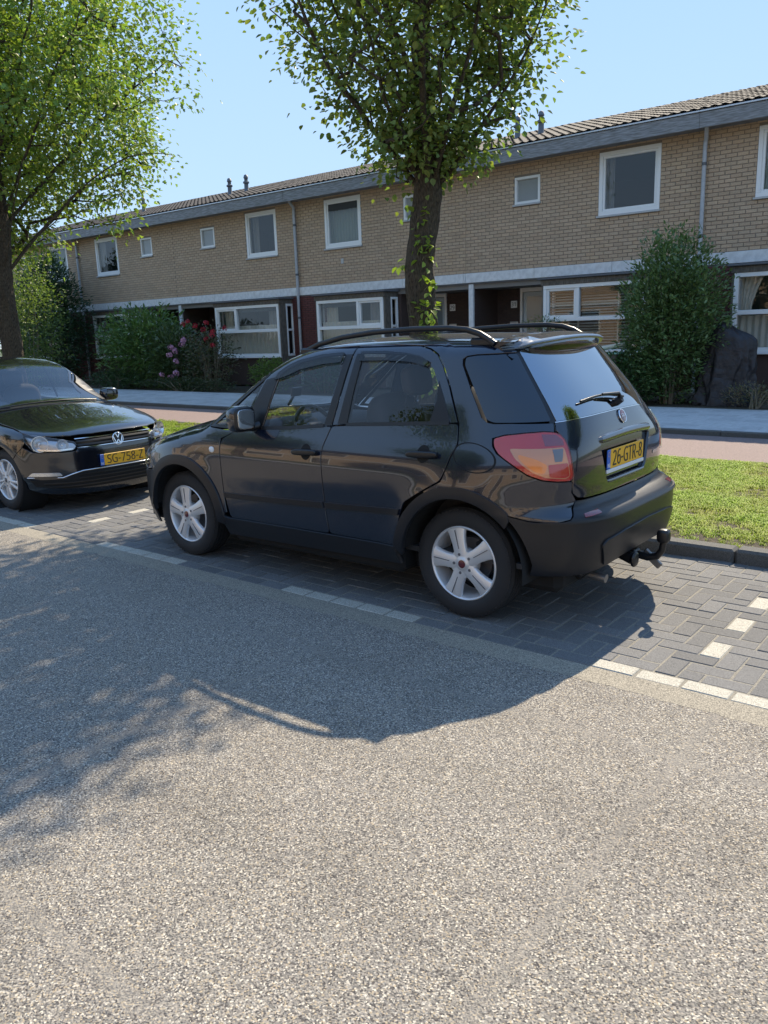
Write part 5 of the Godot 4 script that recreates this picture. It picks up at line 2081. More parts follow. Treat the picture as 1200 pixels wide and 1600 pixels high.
		cp(rdoor, "wind_deflector", panel(bd, "S", pv([[-0.795, 1.46], [-0.79, 1.512], [-0.6, 1.513], [-0.44, 1.502], [-0.34, 1.487], [-0.272, 1.458], [-0.30, 1.43], [-0.37, 1.448], [-0.45, 1.457], [-0.6, 1.462]]), {"flip": side, "off": 0.018, "rim": 0.016, "gap": 0.0}), M.smoke)
		door_handle(rdoor, bd, -0.215, 0.953, side)
		# fixed quarter lights
		cp(car, "quarter_light", panel(bd, "S", soft([[-2.062, 1.030], [-1.568, 1.378], [-1.60, 1.33], [-1.775, 1.022]], 0.02), {"flip": side, "off": -0.004, "rim": 0.0, "gap": 0.0, "step": 0.06}), M.car_glass)
		cp(car, "quarter_light_trim", panel(bd, "S", pv([[-2.10, 1.020], [-1.585, 1.388], [-1.572, 1.376], [-2.04, 1.037], [-1.783, 1.025], [-1.79, 1.010]]), {"flip": side, "off": 0.002, "rim": 0.006, "gap": 0.0}), M.trim)
		# rear quarter panel with its window cut out
		var q: Array = []
		for e in [[-0.362, 1.550], [-0.285, 1.531], [-0.225, 1.502], [-0.172, 1.442], [-0.102, 1.324], [-0.010, 1.13], [-0.002, 1.08], [0.006, 1.017], [-0.030, 0.943], [-0.049, 0.88], [-0.079, 0.811], [-0.196, 0.746]]:
			q.append(bd.rs(e[0], e[1]))
		for e in arc(0.03, 0.335, 0.435, 118, 50, 12):
			q.append(bd.rs(e[0], e[1]))
		for e in [[57.8, 0.659], [60.3, 0.640], [62.7, 0.633], [64.6, 0.633], [66.5, 0.645], [68.2, 0.688], [69.7, 0.727], [68.4, 0.775], [68.6, 0.83], [67.9, 0.833], [65.1, 0.839], [62.6, 0.850], [60.4, 0.877], [59.0, 0.912], [57.6, 0.952], [56.6, 0.984], [56.3, 1.02], [56.6, 1.060], [58.6, 1.080], [61.6, 1.091], [64.8, 1.097], [66.7, 1.091], [67.3, 1.135], [60.0, 1.137], [57.4, 1.134], [56.4, 1.140], [55.7, 1.165], [54.9, 1.30], [54.3, 1.442], [54.6, 1.472], [55.6, 1.488], [57.5, 1.496], [62.0, 1.500], [66.2, 1.502], [66.4, 1.535]]:
			q.append(bd.rp(e[0], e[1]))
		for e in [[0.10, 1.548], [0.0, 1.554], [-0.2, 1.559]]:
			q.append(bd.rs(e[0], e[1]))
		var qp := cp(car, "quarter_panel", panel(bd, "R", pv(q), {"flip": side, "gap": 0.0015, "step": 0.03}), P)
		cp(qp, "quarter_window", panel(bd, "R", soft([bd.rp(54.6, 1.442), bd.rp(55.2, 1.484), bd.rp(57.5, 1.493), bd.rp(66.1, 1.499), bd.rp(67.1, 1.145), bd.rp(57.4, 1.139), bd.rp(56.3, 1.155)], 0.015), {"flip": side, "off": -0.003, "rim": 0.004, "gap": 0.002, "step": 0.05}), M.car_glass_tinted)
		cp(qp, "pillar_trim", panel(bd, "R", pv([bd.rp(65.6, 1.53), bd.rp(67.6, 1.53), bd.rp(68.0, 1.30), bd.rp(68.3, 1.14), bd.rp(66.6, 1.135), bd.rp(66.2, 1.30)]), {"flip": side, "off": -0.006, "rim": 0.0, "gap": 0.0}), M.trim)
		# fuel flap
		if not side:
			var c := bd.rs(0.115, 0.954)
			var cir: Array = []
			var cir2: Array = []
			for i in 32:
				var a := TAU * i / 32
				cir.append(c + Vector2(cos(a) * 0.066, sin(a) * 0.074))
				cir2.append(c + Vector2(cos(a) * 0.072, sin(a) * 0.080))
			cp(qp, "fuel_flap_gap", panel(bd, "R", pv(cir2), {"off": 0.0005, "rim": 0.0, "gap": 0.0}), M.dark)
			cp(qp, "fuel_flap", panel(bd, "R", pv(cir), {"off": 0.0015, "rim": 0.001, "gap": 0.0}), P)
		tail_lamp(car, bd, side)
		# wheel arch mouldings
		var ra := pv(arc(0.03, 0.335, 0.456, 172, 48, 26) + [[0.345, 0.63]] + arc(0.03, 0.335, 0.392, 41, 178, 26))
		var rpoly := PackedVector2Array()
		for e in ra:
			rpoly.append(bd.rs(e.x, e.y))
		cp(car, "wheel_arch_trim", panel(bd, "R", rpoly, {"flip": side, "off": 0.012, "rim": 0.035, "gap": 0.0, "step": 0.03}), M.plastic)
		var fa := arc(-2.42, 0.335, 0.468, 0, 176, 34) + arc(-2.42, 0.335, 0.398, 180, 2, 34)
		var fpoly := PackedVector2Array()
		for e in fa:
			fpoly.append(bd.fs(e[0], e[1]))
		cp(car, "wheel_arch_trim", panel(bd, "F", fpoly, {"flip": side, "off": 0.012, "rim": 0.035, "gap": 0.0, "step": 0.03}), M.plastic)
		# sill
		cp(car, "sill_trim", panel(bd, "S", pv([[-1.985, 0.40], [-1.91, 0.382], [-1.3, 0.388], [-0.41, 0.392], [-0.405, 0.34], [-0.39, 0.285], [-1.94, 0.262], [-1.965, 0.335]]), {"flip": side, "off": 0.010, "rim": 0.03, "gap": 0.0}), M.plastic)
		# front wing
		var w: Array = []
		for e in [[-1.967, 0.94], [-1.969, 0.88], [-1.954, 0.58], [-1.93, 0.42]]:
			w.append(bd.fs(e[0], e[1]))
		for e in arc(-2.42, 0.335, 0.445, 10, 143, 20):
			w.append(bd.fs(e[0], e[1]))
		for e in [[-2.82, 0.66], [-2.79, 0.73], [-2.70, 0.85], [-2.62, 0.925], [-2.5, 0.965], [-2.4, 0.993], [-2.25, 1.026], [-2.135, 1.050], [-2.10, 1.015], [-1.95, 1.005], [-1.81, 1.005]]:
			w.append(bd.fs(e[0], e[1]))
		var wing := cp(car, "front_wing", panel(bd, "F", pv(w), {"flip": side, "step": 0.03}), P)
		var rp := MB.new()
		var rpt := bd.point("S", Vector2(-2.05, 0.862))
		rounded_blob(rp, Transform3D(Basis.IDENTITY, Vector3(rpt.x, rpt.y, rpt.z) * Vector3(1, 1, -1.0 if side else 1.0)), Vector3(0.026, 0.021, 0.008), 0.9)
		cp(wing, "indicator", rp, M.tile_white)
		# headlamp
		var hl := soft([bd.fs(-2.635, 0.905), bd.fs(-2.715, 0.835), bd.fs(-2.80, 0.725), bd.fs(-2.84, 0.66), bd.fz(0.68, 0.615), bd.fz(0.44, 0.605), bd.fz(0.40, 0.70), bd.fz(0.48, 0.765), bd.fz(0.64, 0.81), bd.fs(-2.78, 0.865)], 0.02)
		var head := cp(car, "headlamp", panel(bd, "F", hl, {"flip": side, "off": -0.03, "rim": 0.0, "gap": 0.0}), M.bowl)
		cp(head, "headlamp_lens", panel(bd, "F", hl, {"flip": side, "off": 0.001, "rim": 0.006, "gap": 0.003}), M.lamp_clear)
		# door mirror
		mirror(car, side)
		# roof rail
		var rail := MB.new()
		var pts := [[-1.40, 1.503], [-1.33, 1.533], [-1.22, 1.568], [-1.0, 1.607], [-0.75, 1.632], [-0.45, 1.643], [-0.2, 1.642], [-0.08, 1.630], [0.0, 1.606], [0.06, 1.574], [0.10, 1.548]]
		var last: Array = []
		for i in pts.size():
			var x: float = pts[i][0]
			var zc := 0.60 - 0.02 * smoothstep(-0.4, 0.1, x) - 0.035 * smoothstep(-1.0, -1.4, x)
			var sz := -1.0 if side else 1.0
			var th := 0.015 if i > 1 and i < pts.size() - 2 else 0.022
			var dx: float = pts[mini(i + 1, pts.size() - 1)][0] - pts[maxi(i - 1, 0)][0]
			var dy: float = pts[mini(i + 1, pts.size() - 1)][1] - pts[maxi(i - 1, 0)][1]
			var tn := Vector2(dx, dy).normalized()
			var row: Array = []
			for k in 13:
				var a := TAU * k / 12
				var cy := _sp(sin(a), 0.7) * 0.017
				var cz := _sp(cos(a), 0.7) * th
				row.append(rail.add(Vector3(x - tn.y * cy, pts[i][1] + tn.x * cy, (zc + cz) * sz), Vector3(-tn.y * sin(a), tn.x * sin(a), cos(a) * sz).normalized()))
			if last:
				for k in 12:
					rail.quad(last[k], row[k], row[k + 1], last[k + 1])
			last = row
		# feet fill down to the roof
		for ft in [[-1.39, -1.26, 1.50, 1.545], [-0.06, 0.09, 1.535, 1.585]]:
			rail.cbb(ft[0], ft[1], ft[2], ft[3], (0.562 if not side else -0.598), (0.598 if not side else -0.562), 0.012)
		cp(car, "roof_rail", rail, M.trim)

	# roof with the windscreen pillars
	var cant := [[-2.14, 1.066], [-2.0, 1.158], [-1.8, 1.295], [-1.6, 1.415], [-1.4, 1.497], [-1.2, 1.540], [-0.9, 1.563], [-0.4, 1.566], [0.0, 1.558], [0.17, 1.540]]
	var up: Array = []
	for e in cant:
		up.append(bd.ts(e[0], e[1]))
	var scr: Array = [[-2.30, 0.0], [-2.28, 0.25], [-2.22, 0.47], [-2.13, 0.64], [-2.05, 0.715]]
	for e in [[-1.8, 1.295], [-1.6, 1.415], [-1.44, 1.485]]:
		var p := bd.ts(e[0], e[1])
		scr.append([p.x, p.y - 0.045])
	scr.append_array([[-1.455, 0.42], [-1.475, 0.2], [-1.48, 0.0]])
	var roof_poly: Array = up.duplicate()
	roof_poly.append(Vector2(0.185, 0.3))
	roof_poly.append(Vector2(0.19, 0.0))
	roof_poly.append(Vector2(0.185, -0.3))
	for i in range(up.size() - 1, -1, -1):
		roof_poly.append(Vector2(up[i].x, -up[i].y))
	for i in range(4, scr.size()):
		roof_poly.append(Vector2(scr[i][0], -scr[i][1]))
	for i in range(scr.size() - 2, 3, -1):
		roof_poly.append(Vector2(scr[i][0], scr[i][1]))
	cp(car, "roof", panel(bd, "T", pv(roof_poly), {"gap": 0.0, "step": 0.045, "rim": 0.01}), P)
	var wp: Array = scr.duplicate()
	for i in range(scr.size() - 2, 0, -1):
		wp.append([scr[i][0], -scr[i][1]])
	cp(car, "windscreen", panel(bd, "T", pv(wp), {"gap": 0.002, "off": -0.003, "rim": 0.004, "step": 0.06}), M.car_glass)
	# strip between roof edge and doors
	for side in [false, true]:
		var cr: Array = []
		for e in cant:
			cr.append(e)
		for e in [[0.10, 1.551], [0.0, 1.557], [-0.2, 1.562], [-0.362, 1.553], [-0.48, 1.557], [-0.6, 1.561], [-0.86, 1.557], [-0.98, 1.552], [-1.1, 1.542], [-1.22, 1.524], [-1.34, 1.497], [-1.46, 1.456], [-1.58, 1.399], [-1.685, 1.325], [-2.10, 1.030]]:
			cr.append(e)
		cp(car, "pillar_rail", panel(bd, "S", pv(cr), {"flip": side, "gap": 0.0, "step": 0.03}), P)

	# bonnet
	var bn: Array = []
	for e in [[-2.62, 0.925], [-2.5, 0.965], [-2.4, 0.993], [-2.25, 1.026], [-2.135, 1.050]]:
		bn.append(bd.ts(e[0], e[1]))
	bn.append(Vector2(-2.10, 0.735))
	var half: Array = bn.duplicate()
	half.append_array([Vector2(-2.17, 0.64), Vector2(-2.26, 0.47), Vector2(-2.32, 0.25), Vector2(-2.34, 0.0)])
	var full: Array = half.duplicate()
	for i in range(half.size() - 2, -1, -1):
		full.append(Vector2(half[i].x, -half[i].y))
	for e in [[-2.85, -0.71], [-2.98, -0.62], [-3.10, -0.48], [-3.18, -0.36], [-3.20, 0.0], [-3.18, 0.36], [-3.10, 0.48], [-2.98, 0.62], [-2.85, 0.71]]:
		full.append(Vector2(e[0], e[1]))
	cp(car, "bonnet", panel(bd, "T", pv(full), {"gap": 0.002, "step": 0.05}), P)
	var cowl: Array = [[-2.335, 0.0], [-2.315, 0.25], [-2.255, 0.47], [-2.165, 0.64], [-2.12, 0.70], [-2.055, 0.71], [-2.135, 0.635], [-2.225, 0.465], [-2.285, 0.25], [-2.305, 0.0]]
	var cw: Array = cowl.duplicate()
	for i in range(cowl.size() - 2, 0, -1):
		cw.append([cowl[i][0], -cowl[i][1]])
	cp(car, "cowl", panel(bd, "T", pv(cw), {"gap": 0.0, "off": -0.008, "rim": 0.0}), M.trim)
	# nose: grille, bumper
	var gr := [bd.fz(0.39, 0.62), bd.fz(0.39, 0.71), bd.fz(0.36, 0.765), bd.fz(0.0, 0.80), bd.fz(-0.36, 0.765), bd.fz(-0.39, 0.71), bd.fz(-0.39, 0.62), bd.fz(0.0, 0.60)]
	cp(car, "grille", panel(bd, "F", pv(gr), {"off": -0.01, "gap": 0.002}), M.trim)
	var fb: Array = []
	for e in arc(-2.42, 0.335, 0.445, 144, 195, 8):
		fb.append(bd.fs(e[0], e[1]))
	for e in [[0.62, 0.20], [0.3, 0.20], [0.0, 0.20], [-0.3, 0.20], [-0.62, 0.20]]:
		fb.append(bd.fz(e[0], e[1]))
	var mir: Array = []
	for e in arc(-2.42, 0.335, 0.445, 195, 144, 8):
		var p := bd.fs(e[0], e[1])
		mir.append(Vector2(PI * Body.RHO - p.x, p.y))
	fb.append_array(mir)
	var top_l: Array = []
	for e in [bd.fs(-2.82, 0.655), bd.fz(0.68, 0.61), bd.fz(0.44, 0.60), bd.fz(0.40, 0.615), bd.fz(0.0, 0.595)]:
		top_l.append(e)
	for i in range(top_l.size()):
		fb.append(Vector2(PI * Body.RHO - top_l[i].x, top_l[i].y))
	for i in range(top_l.size() - 2, -1, -1):
		fb.append(top_l[i])
	cp(car, "front_bumper", panel(bd, "F", pv(fb), {"gap": 0.002, "step": 0.04}), M.plastic)

	tailgate(car, bd)
	rear_bumper(car, bd)
	# under the body
	var ub := MB.new()
	ub.cbb(-3.15, 0.55, 0.20, 0.34, -0.66, 0.66, 0.04)
	ub.cbb(-1.95, -0.42, 0.20, 0.36, -0.80, 0.80, 0.03)
	ub.cbb(0.2, 0.62, 0.24, 0.4, -0.45, 0.5, 0.05)
	cp(car, "underbody", ub, M.dark)
	for cx in [0.03, -2.42]:
		for s in [-1.0, 1.0]:
			var ln := MB.new()
			for i in 24:
				var a0 := PI * i / 24.0 - 0.12
				var a1 := PI * (i + 1) / 24.0 - 0.12
				ln.face([Vector3(cx + cos(a0) * 0.40, 0.335 + sin(a0) * 0.40, s * 0.55), Vector3(cx + cos(a1) * 0.40, 0.335 + sin(a1) * 0.40, s * 0.55), Vector3(cx + cos(a1) * 0.40, 0.335 + sin(a1) * 0.40, s * 0.86), Vector3(cx + cos(a0) * 0.40, 0.335 + sin(a0) * 0.40, s * 0.86)] if s > 0 else [Vector3(cx + cos(a0) * 0.40, 0.335 + sin(a0) * 0.40, s * 0.86), Vector3(cx + cos(a1) * 0.40, 0.335 + sin(a1) * 0.40, s * 0.86), Vector3(cx + cos(a1) * 0.40, 0.335 + sin(a1) * 0.40, s * 0.55), Vector3(cx + cos(a0) * 0.40, 0.335 + sin(a0) * 0.40, s * 0.55)])
			ln.bb(cx - 0.4, cx + 0.4, 0.2, 0.74, s * 0.53, s * 0.55)
			cp(car, "arch_liner", ln, M.dark)
	for e in [[0.0, 1.0, 1.82], [-2.5, 1.0, 1.66], [0.0, -1.0, 0.3], [-2.5, -1.0, 0.9]]:
		wheel(car, Vector3(e[0], 0.326, 0.79 * e[1]), e[1], 0.326, 0.218, e[2], "wide")
	cabin(car)


func door_handle(door: Node, bd: Body, x: float, y: float, side: bool) -> void:
	var sz := -1.0 if side else 1.0
	var p := bd.point("S", Vector2(x, y))
	var cup: Array = []
	for i in 20:
		var a := TAU * i / 20
		cup.append([x + cos(a) * 0.045, y + sin(a) * 0.05])
	cp(door, "handle_cup", panel(bd, "S", pv(cup), {"flip": side, "off": 0.001, "rim": 0.0, "gap": 0.0}), M.dark)
	var h := MB.new()
	rounded_blob(h, Transform3D(Basis(Vector3(0, 0, 1), 0.04), Vector3(p.x, p.y, (p.z + 0.022) * sz)), Vector3(0.108, 0.019, 0.014), 0.55, 24, 12)
	h.cbox(Transform3D(Basis.IDENTITY, Vector3(p.x - 0.088, p.y - 0.003, (p.z + 0.008) * sz)), Vector3(0.03, 0.026, 0.03), 0.006)
	h.cbox(Transform3D(Basis.IDENTITY, Vector3(p.x + 0.088, p.y + 0.003, (p.z + 0.008) * sz)), Vector3(0.03, 0.026, 0.03), 0.006)
	cp(door, "door_handle", h, M.trim)


func mirror(car: Node, side: bool) -> void:
	var sz := -1.0 if side else 1.0
	var bs := Basis(Vector3.UP, -0.12 * sz)
	var b := MB.new()
	rounded_blob(b, Transform3D(bs, Vector3(-1.655, 1.10, 0.925 * sz)), Vector3(0.062, 0.088, 0.088), 0.6, 24, 16)
	var m := cp(car, "door_mirror", b, M.paint)
	var f := MB.new()
	rounded_blob(f, Transform3D(bs, Vector3(-1.612, 1.10, 0.927 * sz)), Vector3(0.024, 0.080, 0.080), 0.45, 24, 12)
	cp(m, "mirror_rim", f, M.trim)
	var g := MB.new()
	rounded_blob(g, Transform3D(bs, Vector3(-1.591, 1.10, 0.928 * sz)), Vector3(0.005, 0.066, 0.066), 0.45, 24, 12)
	cp(m, "mirror_glass", g, M.mirror_glass)
	var a := MB.new()
	a.tube([Vector3(-1.60, 1.05, 0.79 * sz), Vector3(-1.63, 1.035, 0.85 * sz), Vector3(-1.65, 1.045, 0.885 * sz)], [0.028, 0.026, 0.028], 10)
	cp(m, "mirror_arm", a, M.trim)


func tail_lamp(car: Node, bd: Body, side: bool) -> void:
	var out := soft([bd.rp(56.8, 1.059), bd.rp(58.6, 1.076), bd.rp(61.6, 1.087), bd.rp(64.8, 1.093), bd.rp(66.7, 1.087), bd.rp(67.6, 1.074), bd.rp(68.1, 1.043), bd.rp(68.2, 0.965), bd.rp(68.7, 0.862), bd.rp(67.9, 0.837), bd.rp(65.1, 0.843), bd.rp(62.6, 0.854), bd.rp(60.4, 0.881), bd.rp(59.0, 0.916), bd.rp(57.6, 0.956), bd.rp(56.8, 0.984), bd.rp(56.5, 1.02)], 0.012)
	var base := cp(car, "tail_lamp", panel(bd, "R", out, {"flip": side, "off": 0.001, "rim": 0.012, "gap": 0.0015}), M.lamp_red)
	var clear := soft([bd.rp(58.6, 1.012), bd.rp(62.5, 1.012), bd.rp(67.3, 1.015), bd.rp(67.4, 0.965), bd.rp(67.9, 0.866), bd.rp(66.9, 0.852), bd.rp(63.2, 0.866), bd.rp(61.2, 0.893), bd.rp(60.0, 0.925), bd.rp(59.0, 0.962)], 0.012)
	cp(base, "indicator_bowl", panel(bd, "R", clear, {"flip": side, "off": 0.003, "rim": 0.002, "gap": 0.0}), M.reflector)
	cp(base, "indicator_bulb", panel(bd, "R", soft([bd.rp(59.6, 0.985), bd.rp(62.0, 0.96), bd.rp(63.6, 0.93), bd.rp(63.0, 0.885), bd.rp(61.5, 0.90), bd.rp(60.3, 0.93), bd.rp(59.5, 0.962)], 0.012), {"flip": side, "off": 0.0045, "rim": 0.001, "gap": 0.0}), M.lamp_amber)
	cp(base, "reverse_lamp", panel(bd, "R", pv([bd.rp(65.0, 1.006), bd.rp(67.0, 1.008), bd.rp(66.3, 0.945), bd.rp(64.9, 0.945)]), {"flip": side, "off": 0.0045, "rim": 0.001, "gap": 0.0}), M.alloy_dark)
	cp(base, "fog_lamp", panel(bd, "R", soft([bd.rp(63.7, 0.932), bd.rp(67.4, 0.935), bd.rp(67.7, 0.868), bd.rp(66.9, 0.858), bd.rp(63.8, 0.868)], 0.008), {"flip": side, "off": 0.005, "rim": 0.002, "gap": 0.0}), M.lamp_red)
	cp(base, "brake_lamp", panel(bd, "R", pv([bd.rp(64.2, 1.082), bd.rp(66.7, 1.078), bd.rp(67.6, 1.05), bd.rp(67.5, 1.024), bd.rp(64.0, 1.024)]), {"flip": side, "off": 0.0022, "rim": 0.0, "gap": 0.0}), M.lamp_deep)
	cp(base, "lens", panel(bd, "R", out, {"flip": side, "off": 0.011, "rim": 0.008, "gap": 0.003}), M.lamp_clear)


func tailgate(car: Node, bd: Body) -> void:
	var mirr := func(a: Array) -> Array:
		var o: Array = []
		for i in range(a.size() - 1, -1, -1):
			o.append(Vector2(PI * Body.RHO - a[i].x, a[i].y))
		return o
	var edge: Array = [bd.rp(90, 1.157), bd.rp(80.5, 1.153), bd.rp(74, 1.147), bd.rp(67.7, 1.138), bd.rp(67.25, 1.10), bd.rp(68.35, 1.045), bd.rp(68.5, 0.965), bd.rp(69.0, 0.862), bd.rp(68.7, 0.80), bd.rp(69.0, 0.765), bd.rp(70.2, 0.740), bd.rp(72.5, 0.729), bd.rp(80, 0.722), bd.rp(90, 0.72)]
	var notch: Array = [bd.rp(90, 0.775), bd.rz(0.262, 0.778), bd.rz(0.285, 0.80), bd.rz(0.352, 0.985), bd.rz(0.335, 1.0), bd.rp(90, 1.003)]
	var gate := cp(car, "tailgate", panel(bd, "R", pv(edge + notch), {"gap": 0.0, "rim": 0.024, "step": 0.03}), M.paint)
	cp(gate, "tailgate_half", panel(bd, "R", pv(edge + notch), {"gap": 0.0, "rim": 0.024, "step": 0.03, "flip": true}), M.paint)
	var rec: Array = notch.slice(0, 6)
	rec.append_array(mirr.call(notch.slice(1, 5)))
	cp(gate, "plate_recess", panel(bd, "R", pv(rec), {"gap": -0.0, "off": -0.022, "rim": 0.0}), M.paint2)
	ledge(gate, bd, "tailgate_grip", 0.362, 1.018, 0.012, 0.026, 0.034, M.paint)
	ledge(gate, bd, "recess_sill", 0.272, 0.779, 0.0, 0.011, 0.016, M.paint)
	# glass
	var gl: Array = [bd.rp(90, 1.161), bd.rp(80.5, 1.157), bd.rp(74, 1.151), bd.rp(68.0, 1.143), bd.rp(67.4, 1.30), bd.rp(66.9, 1.51), bd.rp(72, 1.535), bd.rp(90, 1.545)]
	var gl_all: Array = gl.duplicate()
	gl_all.append_array(mirr.call(gl.slice(1, 7)))
	var glass := cp(gate, "rear_window", panel(bd, "R", pv(gl_all), {"gap": 0.001, "off": -0.002, "rim": 0.004, "step": 0.04}), M.rear_glass)
	var sl: Array = []
	sl = [bd.rp(67.6, 1.136), bd.rp(74, 1.146), bd.rp(80.5, 1.152), bd.rp(90, 1.156)]
	var s2: Array = mirr.call(sl.slice(0, 3))
	var st: Array = sl + s2
	var low: Array = []
	for i in range(st.size() - 1, -1, -1):
		low.append(st[i] + Vector2(0, 0.0035))
	cp(gate, "window_edge_glint", panel(bd, "R", pv(st + low), {"gap": 0.0, "off": 0.002, "rim": 0.003, "step": 0.02}), M.chrome)  # added chrome strip that imitates the bright reflection along the painted edge
	# spoiler
	var sp := MB.new()
	var nzs := 25
	var rows: Array = []
	for i in nzs:
		var z := lerpf(-0.585, 0.585, i / (nzs - 1.0))
		var e := pow(absf(z) / 0.585, 4.0)
		var y0 := bd.point("T", Vector2(0.12, clampf(z, -0.53, 0.53))).y
		var xe := 0.345 - 0.15 * e - 0.05 * z * z / 0.34
		var yt := y0 - 0.016 - 0.010 * e
		var pr := [Vector2(0.05, y0 + 0.002), Vector2(0.13, y0 + 0.012), Vector2(0.20, y0 + 0.009), Vector2(xe - 0.02, yt + 0.010), Vector2(xe, yt), Vector2(xe + 0.003, yt - 0.008), Vector2(xe - 0.004, yt - 0.018), Vector2(xe - 0.05, yt - 0.038), Vector2(0.21, y0 - 0.08), Vector2(0.15, y0 - 0.075)]
		var row: Array = []
		for k in pr.size():
			var a: Vector2 = pr[maxi(k - 1, 0)]
			var b: Vector2 = pr[mini(k + 1, pr.size() - 1)]
			var n2 := Vector2(-(b.y - a.y), b.x - a.x).normalized()
			row.append(sp.add(Vector3(pr[k].x, pr[k].y, z), Vector3(n2.x, n2.y, 0)))
		rows.append(row)
	for i in nzs - 1:
		for k in rows[0].size() - 1:
			sp.quad(rows[i][k], rows[i + 1][k], rows[i + 1][k + 1], rows[i][k + 1])
	for i in [0, nzs - 1]:
		var f := sp.v.size()
		for k in rows[i].size():
			sp.add(sp.v[rows[i][k]], Vector3(0, 0, -1 if i == 0 else 1))
		for k in range(1, rows[i].size() - 1):
			sp.tri(f, f + k, f + k + 1)
	var spo := cp(gate, "spoiler", sp, M.paint)
	var bl := MB.new()
	bl.cbox(Transform3D(Basis(Vector3(0, 0, 1), -0.6), Vector3(0.305, 1.553, 0)), Vector3(0.02, 0.016, 0.30), 0.004)
	cp(spo, "high_brake_lamp", bl, M.lamp_deep)
	# wiper
	var wi := MB.new()
	var path: Array = []
	for i in 12:
		var t := i / 11.0
		var z := lerpf(0.40, -0.10, t)
		var q := bd.rz(z, 1.222 - 0.012 * t + 0.02 * sin(t * PI))
		var p := bd.point("R", q)
		path.append(p + bd.normal(p) * 0.016)
	var rr: Array = []
	for i in 12:
		rr.append(0.007)
	wi.tube(path, rr, 6)
	var wip := cp(gate, "wiper", wi, M.trim)
	var wa := MB.new()
	var pv0 := bd.point("R", bd.rz(-0.02, 1.195))
	var nv := bd.normal(pv0)
	wa.tube([pv0 - nv * 0.01, pv0 + nv * 0.035], [0.026, 0.02], 12)
	wa.tube([pv0 + nv * 0.03, path[9] + nv * 0.022, path[5] + nv * 0.014], [0.014, 0.011, 0.006], 8)
	cp(wip, "wiper_arm", wa, M.trim)
	# emblem
	var ep := bd.point("R", bd.rp(90, 1.115))
	var en := bd.normal(ep)
	var ex := Vector3(0, 0, -1)
	var eb := Transform3D(Basis(ex, en, ex.cross(en)), ep + en * 0.001)
	var em := MB.new()
	em.lathe(eb, [Vector2(0.041, 0.0), Vector2(0.043, 0.006), Vector2(0.040, 0.010), Vector2(0.036, 0.009)], 36)
	var emb := cp(gate, "emblem", em, M.chrome)
	var ec := MB.new()
	ec.lathe(eb, [Vector2(0.037, 0.009), Vector2(0.03, 0.011), Vector2(0.0, 0.0125)], 36)
	cp(emb, "emblem_disc", ec, M.badge_red)
	var et := MeshInstance3D.new()
	et.name = "emblem_letters"
	et.mesh = text_mesh("FIAT", 0.020, 0.002)
	et.material_override = M.chrome
	# text runs along -z seen from behind, upright along the sloping panel
	var tup := (Vector3.UP - en * en.dot(Vector3.UP)).normalized()
	et.transform = Transform3D(Basis(Vector3(0, 0, -1), tup, en), ep + en * 0.0145)
	emb.add_child(et)
	var bdg := MB.new()
	for i in 4:
		var q := bd.point("R", bd.rz(-0.415 - i * 0.024, 0.855))
		var nn := bd.normal(q)
		bdg.cbox(Transform3D(Basis(nn.cross(Vector3.UP).normalized(), Vector3.UP, nn), q + nn * 0.002), Vector3(0.016, 0.022, 0.004), 0.0015)
	cp(gate, "model_badge", bdg, M.chrome)
	# number plate
	number_plate(gate, Transform3D(Basis(Vector3(0, 0, -1), Vector3(0.01, 1, 0).normalized(), Vector3(1, -0.01, 0).normalized()), Vector3(0.628, 0.897, 0.008)), "26-GTR-8", true)


# a rounded ledge across the tailgate
func ledge(gate: Node, bd: Body, called: String, half: float, y: float, bow: float, ry: float, rn: float, m: Material) -> void:
	var b := MB.new()
	var last: Array = []
	for i in 33:
		var z := lerpf(half, -half, i / 32.0)
		var t := z / half
		var k := pow(maxf(0.0, 1.0 - pow(absf(t), 6.0)), 0.5)
		var p := bd.point("R", bd.rz(z, y + bow * (1.0 - t * t)))
		var n := bd.normal(p)
		var up := (Vector3.UP - n * n.dot(Vector3.UP)).normalized()
		var row: Array = []
		for j in 11:
			var a := lerpf(-PI / 2, PI / 2, j / 10.0)
			row.append(b.add(p + up * sin(a) * ry * (0.6 + 0.4 * k) + n * (cos(a) * rn * k - 0.003), (up * sin(a) / ry + n * cos(a) / rn).normalized()))
		if last:
			for j in 10:
				b.quad(last[j], row[j], row[j + 1], last[j + 1])
		last = row
	cp(gate, called, b, m)


